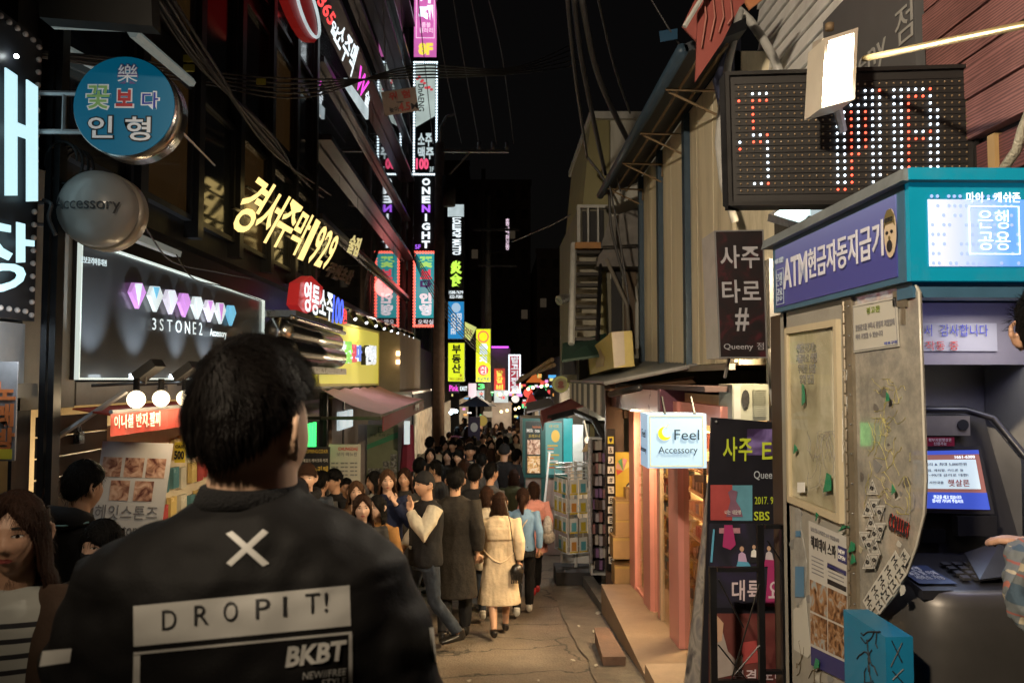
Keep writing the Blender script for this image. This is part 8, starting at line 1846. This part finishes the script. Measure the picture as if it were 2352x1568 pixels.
# ---------------- man using the cash machine, at the right edge
pC = thing('person', 'man with short dark hair and blue and cream plaid shirt using the cash machine', 'person', (1.52, 1.95, G(1.95)))
def wl(x, y, z): return Vector((x, y, z))
gx, gy, gz = 1.52, 1.95, G(1.95)
hm_ = mb(); hc = Vector((P(2428, 760, 1.95).x + .0, 1.95, P(2350, 770, 1.95).z))
M180 = Matrix.Rotation(math.radians(150), 3, 'Z')
tmp = add_head(mb(), (0, 0, 0)); bm2 = mb().add([M180 @ p + hc for p in tmp.v], tmp.f)
nk = hc + Vector((0, -.01, -.1)); sh = Vector((hc.x + .27, 1.93, hc.z - .26))
bm2.tube([nk + Vector((0, 0, .04)), sh + Vector((0, 0, .02))], .058, 14)
sL = sh + Vector((-.17, .0, -.05)); eL = Vector((P(2350, 1400, 2.2).x + .03, 2.2, EYE - .64)); wL = P(2352, 1245, 2.42); tL = P(2284, 1232, 2.55)
bm2.tube([sL, eL, eL.lerp(wL, .5), wL], [.06, .045, .04, .026], 12); add_hand(bm2, wL, tL, 0, 1.0, .4)
sR = sh + Vector((.19, 0, -.03)); bm2.tube([sR, sR + Vector((.05, .1, -.28)), sR + Vector((-.1, .3, -.35))], [.06, .045, .03], 12)
bm2.rings([(sh.x, 1.93, G(2) + .85, .16, .11), (sh.x, 1.93, sh.z - .3, .15, .11), (sh.x, 1.93, sh.z - .05, .17, .1), (sh.x, 1.93, sh.z + .0, .08, .07)], 20)
for s in (-1, 1): bm2.tube([(sh.x + s * .09, 1.93, G(2) + .9), (sh.x + s * .1, 1.93, G(2) + .5), (sh.x + s * .1, 1.93, G(2) + .06)], [.085, .06, .045], 12)
def wpart(root, name, me, mat):
    o = bpy.data.objects.new(name, me); COL.objects.link(o); o.parent = root; ORG[o.name] = ORG[root.name]; me.materials.clear(); me.materials.append(mat)
    me.transform(Matrix.Translation(-ORG[root.name])); return o
wpart(pC, 'body', remesh(bm2, .0042, 'body', 1), m_skin)
hh = add_head(mb(), (0, 0, 0), 56, 36, cap_f(L_short, .026, 9, .009, 34, .014), False)
part('hair', sm(mb().add([M180 @ p + hc for p in hh.v], hh.f)), h_blk, pC)
stm = mb()
for i in range(900):
    a = rnd.uniform(0, 6.28); t = rnd.uniform(.1, 1.35); dr = Vector((math.cos(t) * math.cos(a), math.cos(t) * math.sin(a), math.sin(t)))
    if (M180.inverted() @ dr).y < -.3 and dr.z < .5: continue
    b0 = hc + Vector((dr.x * .1, dr.y * .11, dr.z * .13)); sd = dr.cross(Vector((rnd.uniform(-1, 1), rnd.uniform(-1, 1), 1))).normalized() * .0016
    dd = (dr + Vector((rnd.uniform(-.6, .6), rnd.uniform(-.6, .6), rnd.uniform(-1.0, .3)))).normalized() * rnd.uniform(.012, .03)
    stm.add([b0 - sd, b0 + sd, b0 + dd], [(0, 1, 2)])
part('hair_strands', stm, h_blk, pC)
shm = mb(); shm.tube([sL + Vector((.03, 0, .02)), sL.lerp(eL, .5), eL, eL.lerp(wL, .5), eL.lerp(wL, .92)], [.08, .075, .07, .065, .05], 16)
shm.rings([(sh.x, 1.93, G(2) + .8, .2, .14), (sh.x, 1.93, sh.z - .3, .18, .135), (sh.x, 1.93, sh.z - .05, .2, .12), (sh.x, 1.93, sh.z + .02, .1, .085)], 28).tube([sR, sR + Vector((.05, .1, -.28)), sR + Vector((-.1, .3, -.35))], [.085, .07, .05], 12)
mpl = M('plaid_flannel', (.4, .35, .26), .85, var=0, bump=.2, bscale=90); n = mpl.node_tree; b = n.nodes['Principled BSDF']; tc = n.nodes.new('ShaderNodeTexCoord'); sx = n.nodes.new('ShaderNodeSeparateXYZ'); n.links.new(tc.outputs['Object'], sx.inputs[0])
def band(axis, per, lo, colr, prev, off=0):
    a1 = n.nodes.new('ShaderNodeMath'); a1.operation = 'MULTIPLY_ADD'; a1.inputs[1].default_value = 1 / per; a1.inputs[2].default_value = 10 + off; n.links.new(sx.outputs[axis], a1.inputs[0])
    fr = n.nodes.new('ShaderNodeMath'); fr.operation = 'FRACT'; n.links.new(a1.outputs[0], fr.inputs[0]); lt = n.nodes.new('ShaderNodeMath'); lt.operation = 'LESS_THAN'; lt.inputs[1].default_value = lo; n.links.new(fr.outputs[0], lt.inputs[0])
    s_ = n.nodes.new('ShaderNodeMath'); s_.operation = 'MULTIPLY'; s_.inputs[1].default_value = .72; n.links.new(lt.outputs[0], s_.inputs[0])
    x = n.nodes.new('ShaderNodeMix'); x.data_type = 'RGBA'; x.inputs[7].default_value = (*colr, 1); n.links.new(s_.outputs[0], x.inputs[0]); n.links.new(prev, x.inputs[6]); return x.outputs[2]
base = n.nodes.new('ShaderNodeRGB'); base.outputs[0].default_value = (.48, .42, .3, 1); o_ = base.outputs[0]
o_ = band(2, .11, .5, (.02, .07, .13), o_); o_ = band(0, .12, .5, (.03, .08, .14), o_, .3); o_ = band(2, .11, .05, (.4, .08, .05), o_, .3); o_ = band(0, .12, .05, (.4, .1, .06), o_, .6)
n.links.new(o_, b.inputs['Base Color'])
wpart(pC, 'shirt', remesh(shm, .008, 'shirt', 2, wrinkle(14, .012)), mpl)
jm = mb().rings([(sh.x, 1.93, G(2) + .78, .17, .12), (sh.x, 1.93, G(2) + .98, .17, .12)], 20)
for s in (-1, 1): jm.tube([(sh.x + s * .09, 1.93, G(2) + .9), (sh.x + s * .1, 1.93, G(2) + .5), (sh.x + s * .1, 1.93, G(2) + .1)], [.1, .08, .06], 12)
wpart(pC, 'jeans', remesh(jm, .012, 'jeans', 2), k_denim)
# ================================================================== THE MAN IN THE BLACK JACKET
YH = 1.28
def H_(u, v, y=YH): return P(u, v, y)
hx = H_(570, 900).x
hero = thing('person', 'man with thick black hair in a black jacket printed DROPIT, nearest the camera', 'person', (hx, YH, G(YH)))
zt = H_(572, 789).z; hcz = zt - .145; hc = Vector((hx + .003, YH, hcz)); RH = Matrix.Rotation(math.radians(157), 3, 'Z')
tmp = add_head(mb(), (0, 0, 0), 96, 72)
hc.x += .007
bmh = mb().add([RH @ (p * 1.04) + hc for p in tmp.v], tmp.f)
zsh = H_(572, 1285).z
bmh.tube([hc + Vector((0, .0, -.04)), hc + Vector((.002, -.0, -.10)), (hx + .004, YH + .005, H_(572, 1110).z), (hx, YH + .012, H_(572, 1200).z)], [.068, .067, .068, .05], 24)
g0 = G(YH)
bmh.rings([(hx, YH, g0 + .85, .15, .11), (hx, YH, g0 + 1.05, .145, .1), (hx, YH, zsh - .1, .17, .11), (hx, YH + .01, zsh, .13, .07), (hx, YH + .015, zsh + .03, .06, .05)], 20)
for s in (-1, 1):
    bmh.tube([(hx + s * .2, YH, zsh - .03), (hx + s * .27, YH + .02, zsh - .32), (hx + s * .25, YH + .1, zsh - .56)], [.055, .045, .028], 12); add_hand(bmh, (hx + s * .25, YH + .1, zsh - .56), (hx + s * .23, YH + .14, zsh - .65), 0)
    bmh.tube([(hx + s * .09, YH, g0 + .9), (hx + s * .1, YH, g0 + .5), (hx + s * .1, YH, g0 + .09)], [.09, .06, .04], 12).tube([(hx + s * .1, YH - .04, g0 + .04), (hx + s * .1, YH + .14, g0 + .03)], [.035, .03], 8)
wpart(hero, 'body', remesh(bmh, .005, 'body', 1), M('hero_skin', (.68, .44, .3), .5, var=.06, scale=14, bump=.03))
prof = [(1700, 150, 985, .14), (1567, 190, 950, .145), (1480, 190, 945, .15), (1400, 185, 940, .152), (1330, 186, 938, .148), (1285, 215, 926, .14), (1245, 288, 880, .125), (1210, 345, 832, .112), (1185, 392, 782, .10), (1165, 428, 730, .092), (1145, 452, 695, .086), (1130, 460, 688, .082), (1118, 468, 682, .078)]
jk = mb(); R = [(hx, YH + .01, g0 + .82, .2, .14), (hx, YH + .01, g0 + .9, .22, .15), (hx, YH, g0 + 1.05, .235, .155)]
for v, ul, ur, ry in prof:
    a, b = H_(ul, v), H_(ur, v)
    if a.z > g0 + 1.1: R.append(((a.x + b.x) / 2, YH + .005 + (.012 if v < 1150 else 0), a.z, (b.x - a.x) / 2, ry))
jk.rings(R, 64, p=2.35)
for s in (-1, 1):
    e = (hx + s * .243 - .008, YH + .02, zsh - .32)
    jk.tube([(hx + s * .17, YH, zsh - .025), (hx + s * .205, YH + .0, zsh - .12), (hx + s * .228, YH + .01, zsh - .22), e, (hx + s * .235, YH + .08, zsh - .54)], [.085, .088, .086, .082, .06], 24)
def hw(c):
    f = .006 * math.sin((c.z * 60 + c.x * 26) + 3 * noise.noise(c * 7)) * max(0, noise.noise(c * 5 + Vector((3, 1, 2))) + .1)
    ax_ = abs(c.x - hx); arm = ga(ax_ - .2, .05) * (1 if c.z < zsh - .02 else .3)
    return f + .014 * noise.noise(Vector((c.x * 5 + c.z * 5, c.y * 5, c.z * 9 - c.x * 6))) + .0045 * noise.noise(Vector((c.x * 22 + c.z * 14, c.y * 18, c.z * 26 - c.x * 12))) + arm * .010 * noise.noise(Vector((c.x * 14, c.y * 10, c.z * 9)))
jme = remesh(jk, .006, 'jacket', 4, hw)
bvh = BVHTree.FromPolygons([v.co.copy() for v in jme.vertices], [tuple(p.vertices) for p in jme.polygons])
wpart(hero, 'jacket', jme, M('jacket_black_nylon', (.009, .0085, .0088), .66, var=.12, bump=.08, bscale=200, spec=.2))
col_m = mb(); zc = H_(572, 1150).z
for i in range(1): pass
cz0, cz1 = H_(572, 1158).z, H_(572, 1114).z
cr_ = []
for z, o in ((cz0, .006), ((cz0 * .6 + cz1 * .4), .007), (cz1, .005), (cz1 + .002, -.004)):
    t = (z - cz0) / (cz1 - cz0); a_, b_ = H_(452 + 16 * t, 1150), H_(695 - 13 * t, 1150)
    cr_.append(((a_.x + b_.x) / 2, YH + .017, z, (b_.x - a_.x) / 2 + o, .083 + o))
col_m.rings(cr_, 48, p=2.2); part('rib_collar', sm(col_m), M('rib_knit', (.005, .005, .006), .9, var=.2, bump=.5, bscale=240), hero)
def proj(u, v, off=.0016):
    d = ray(u, v); h = bvh.ray_cast(C0, d)
    if h[0] is None: return C0 + d * (YH - .13) / d.y
    return h[0] - d.normalized() * off
def pgrid(pts, nu, nv, mat, name, off=.0016):
    """print between four pixels bl br tr tl, laid on the jacket"""
    bl, br, tr, tl = [Vector((*p, 0)) for p in pts]; m = mb()
    for j in range(nv + 1):
        for i in range(nu + 1):
            a, b = i / nu, j / nv; p = (bl * (1 - a) + br * a) * (1 - b) + (tl * (1 - a) + tr * a) * b; m.v.append(proj(p.x, p.y, off))
    for j in range(nv):
        for i in range(nu): k = j * (nu + 1) + i; m.f.append((k, k + 1, k + nu + 2, k + nu + 1)); m.m.append(0)
    return part(name, sm(m), mat, hero)
def ptext(s, pts, mat, bold=0., off=.003, name='print_lettering'):
    vs, fs, _ = glyphs(s, bold); bl, br, tr, tl = [Vector((*p, 0)) for p in pts]; m = mb()
    for (a, b, c) in vs:
        p = (bl * (1 - a) + br * a) * (1 - b) + (tl * (1 - a) + tr * a) * b; m.v.append(proj(p.x, p.y, off + (.0004 if c > 0 else 0)))
    m.f = list(fs); m.m = [0] * len(fs); return part(name, m, mat, hero)
m_pr = M('jacket_print_white', (.62, .61, .58), .45, var=.08); m_prk = M('jacket_print_black', (.018, .018, .02), .6, var=0)
pgrid([(307, 1484), (806, 1436), (803, 1343), (306, 1391)], 60, 12, m_pr, 'white_print_block')
pgrid([(520, 1292), (531, 1300), (617, 1222), (604, 1214)], 12, 2, m_pr, 'cross_print'); pgrid([(604, 1300), (619, 1293), (533, 1218), (519, 1225)], 12, 2, m_pr, 'cross_print', .0024)
for ch, u, vb in zip('DROPIT!', (372, 446, 513, 587, 650, 701, 745), (1447, 1436, 1428, 1421, 1415, 1409, 1405)):
    w_ = {'I': 9, '!': 8}.get(ch, 33); hgt = 46; sl = .096
    ptext(ch, [(u, vb), (u + w_, vb - w_ * sl), (u + w_, vb - hgt - w_ * sl), (u, vb - hgt)], m_prk, .0, .0026)
pgrid([(307, 1503), (808, 1455), (808, 1449), (307, 1497)], 60, 1, m_pr, 'line_print'); pgrid([(800, 1640), (810, 1640), (809, 1455), (801, 1456)], 2, 20, m_pr, 'line_print'); pgrid([(303, 1640), (320, 1640), (322, 1503), (307, 1505)], 2, 20, m_pr, 'line_print')
ptext('BKBT', [(655, 1532), (792, 1515), (797, 1468), (662, 1484)], m_pr, .045)
ptext('NEW//FREE', [(695, 1560), (795, 1549), (796, 1533), (697, 1543)], m_pr, .0); ptext('STYLE', [(738, 1576), (795, 1569), (796, 1554), (740, 1560)], m_pr, .0)
# sleeve stripes seen at both elbows
pgrid([(90, 1530), (160, 1520), (165, 1488), (98, 1494)], 6, 3, m_pr, 'sleeve_print'); pgrid([(995, 1520), (1003, 1522), (996, 1440), (986, 1440)], 2, 6, m_pr, 'sleeve_print')
tr_ = mb().rings([(hx, YH, g0 + .78, .17, .12), (hx, YH, g0 + 1.0, .17, .12)], 20)
for s in (-1, 1): tr_.tube([(hx + s * .09, YH, g0 + .9), (hx + s * .1, YH, g0 + .5), (hx + s * .1, YH, g0 + .1)], [.1, .08, .065], 12)
wpart(hero, 'trousers', remesh(tr_, .012, 'trousers', 2), k_blk)
for s in (-1, 1): part('shoe', sm(mb().tube([(hx + s * .1, YH - .07, g0 + .045), (hx + s * .1, YH, g0 + .06), (hx + s * .1, YH + .18, g0 + .035)], [.035, .045, .035], 12)), m_blackshoe, hero)
# hair: thick cap plus individual locks
Lh = lambda b, a: .066 - .102 * b ** 1.2 + .035 * ga(a - 1.6, .35) * (a > 0)
capf = cap_f(Lh, .022, 3, .006, 30, .016)
def wide(dx, dy, dz):
    p = capf(dx, dy, dz); aa = math.atan2(dx, -dy); tt = max(0, min(1, (p.z - Lh((1 - math.cos(aa)) / 2, abs(aa))) / .03)); k = 1 + .12 * ga(dz - .25, .5) * tt; return Vector((p.x * 1.045 * k, p.y * 1.05, p.z * 1.05))
hh = add_head(mb(), (0, 0, 0), 120, 80, wide, False)
part('hair', sm(mb().add([RH @ p + hc for p in hh.v], hh.f)), h_blk, hero)
lock = mb(); rnd = random.Random(4)
for i in range(24000):
    a = rnd.uniform(0, 2 * math.pi); t = math.asin(rnd.uniform(-.62, 1)); dr = Vector((math.cos(t) * math.sin(a), -math.cos(t) * math.cos(a), math.sin(t)))
    p = wide(*dr); back = (1 - math.cos(math.atan2(dr.x, -dr.y))) / 2
    if p.z < Lh(back, abs(math.atan2(dr.x, -dr.y))) * 1.06 + .004: continue
    n_r = Vector((dr.x, dr.y, dr.z)).normalized(); crown = Vector((.012, .05, .1))
    fl = (p - crown); fl -= n_r * fl.dot(n_r); fl = fl.normalized() if fl.length > 1e-4 else Vector((0, 0, -1))
    cl_ = noise.noise(p * 45) ; sw = noise.noise(p * 22 + Vector((4, 4, 4)))
    dn = (fl * (1.0) + Vector((0, 0, -.5 if dr.z < .5 else .0)) + n_r * (.08 + .2 * max(0, dr.z) + .25 * rnd.random() ** 3) + fl.cross(n_r) * (sw * .6)).normalized()
    L = rnd.uniform(.014, .028) * (1.15 if dr.z > .3 else .8); wdt = fl.cross(n_r).normalized() * rnd.uniform(.0004, .0009)
    p = p * 1.0; q1 = p + dn * L * .5; q2 = p + dn * L - n_r * L * .22 + Vector((0, 0, -.006))
    lock.add([RH @ x + hc for x in (p - wdt, p + wdt, q1 + wdt * .8, q1 - wdt * .8, q2)], [(0, 1, 2, 3), (3, 2, 4)])
part('hair_locks', lock, M('hair_strand_black', (.006, .0045, .004), .55, var=0, spec=.13), hero)
# nape stubble fringe
nf = mb()
for i in range(2600):
    a = math.pi + rnd.uniform(-1.25, 1.25); dz = rnd.uniform(-.75, -.35); t = math.asin(dz); dr = Vector((math.cos(t) * math.sin(a), -math.cos(t) * math.cos(a), dz))
    p = head_r(*dr) * 1.075; back = (1 - math.cos(a)) / 2
    lim = Lh(back, abs(a if a < math.pi else 2 * math.pi - a)) * 1.06
    if not (lim - .016 < p.z < lim + .02): continue
    if rnd.random() > (p.z - (lim - .018)) / .03: continue
    wdt = Vector((.0006, 0, 0)); q2 = p * 1.02 + Vector((rnd.uniform(-.004, .004), .002, -.016)); nf.add([RH @ x + hc for x in (p - wdt, p + wdt, q2)], [(0, 1, 2)])
part('nape_hair', nf, h_blk, hero)
# ================================================================== unseen street lamp, added to light the right side and the backs
r = thing('added_street_lamp', 'unseen street lamp added on the left behind the photographer to light the alley', 'street lamp', (-2.6, -1.2, G(-1)))
part('pole', mb().tube([(-2.6, -1.2, G(-1)), (-2.6, -1.2, 4.2), (-2.3, -1.1, 4.4), (-1.9, -1.0, 4.4)], .04, 8), m_alu, r)
part('head', mb().box((-2.0, -1.15, 4.36), (-1.7, -.85, 4.44)), m_alu, r); part('lens', mb().box((-1.97, -1.12, 4.345), (-1.73, -.88, 4.359)), E('added_lamp_lens', (1, .8, .5), 12), r)
lamp('added_street_light', 'SPOT', (-1.85, -1, 4.33), 3600, (1, .81, .58), .15, aim=(2.3, 5.8, 2.0), spot=74, blend=1)

bpy.data.scenes.remove(TS)
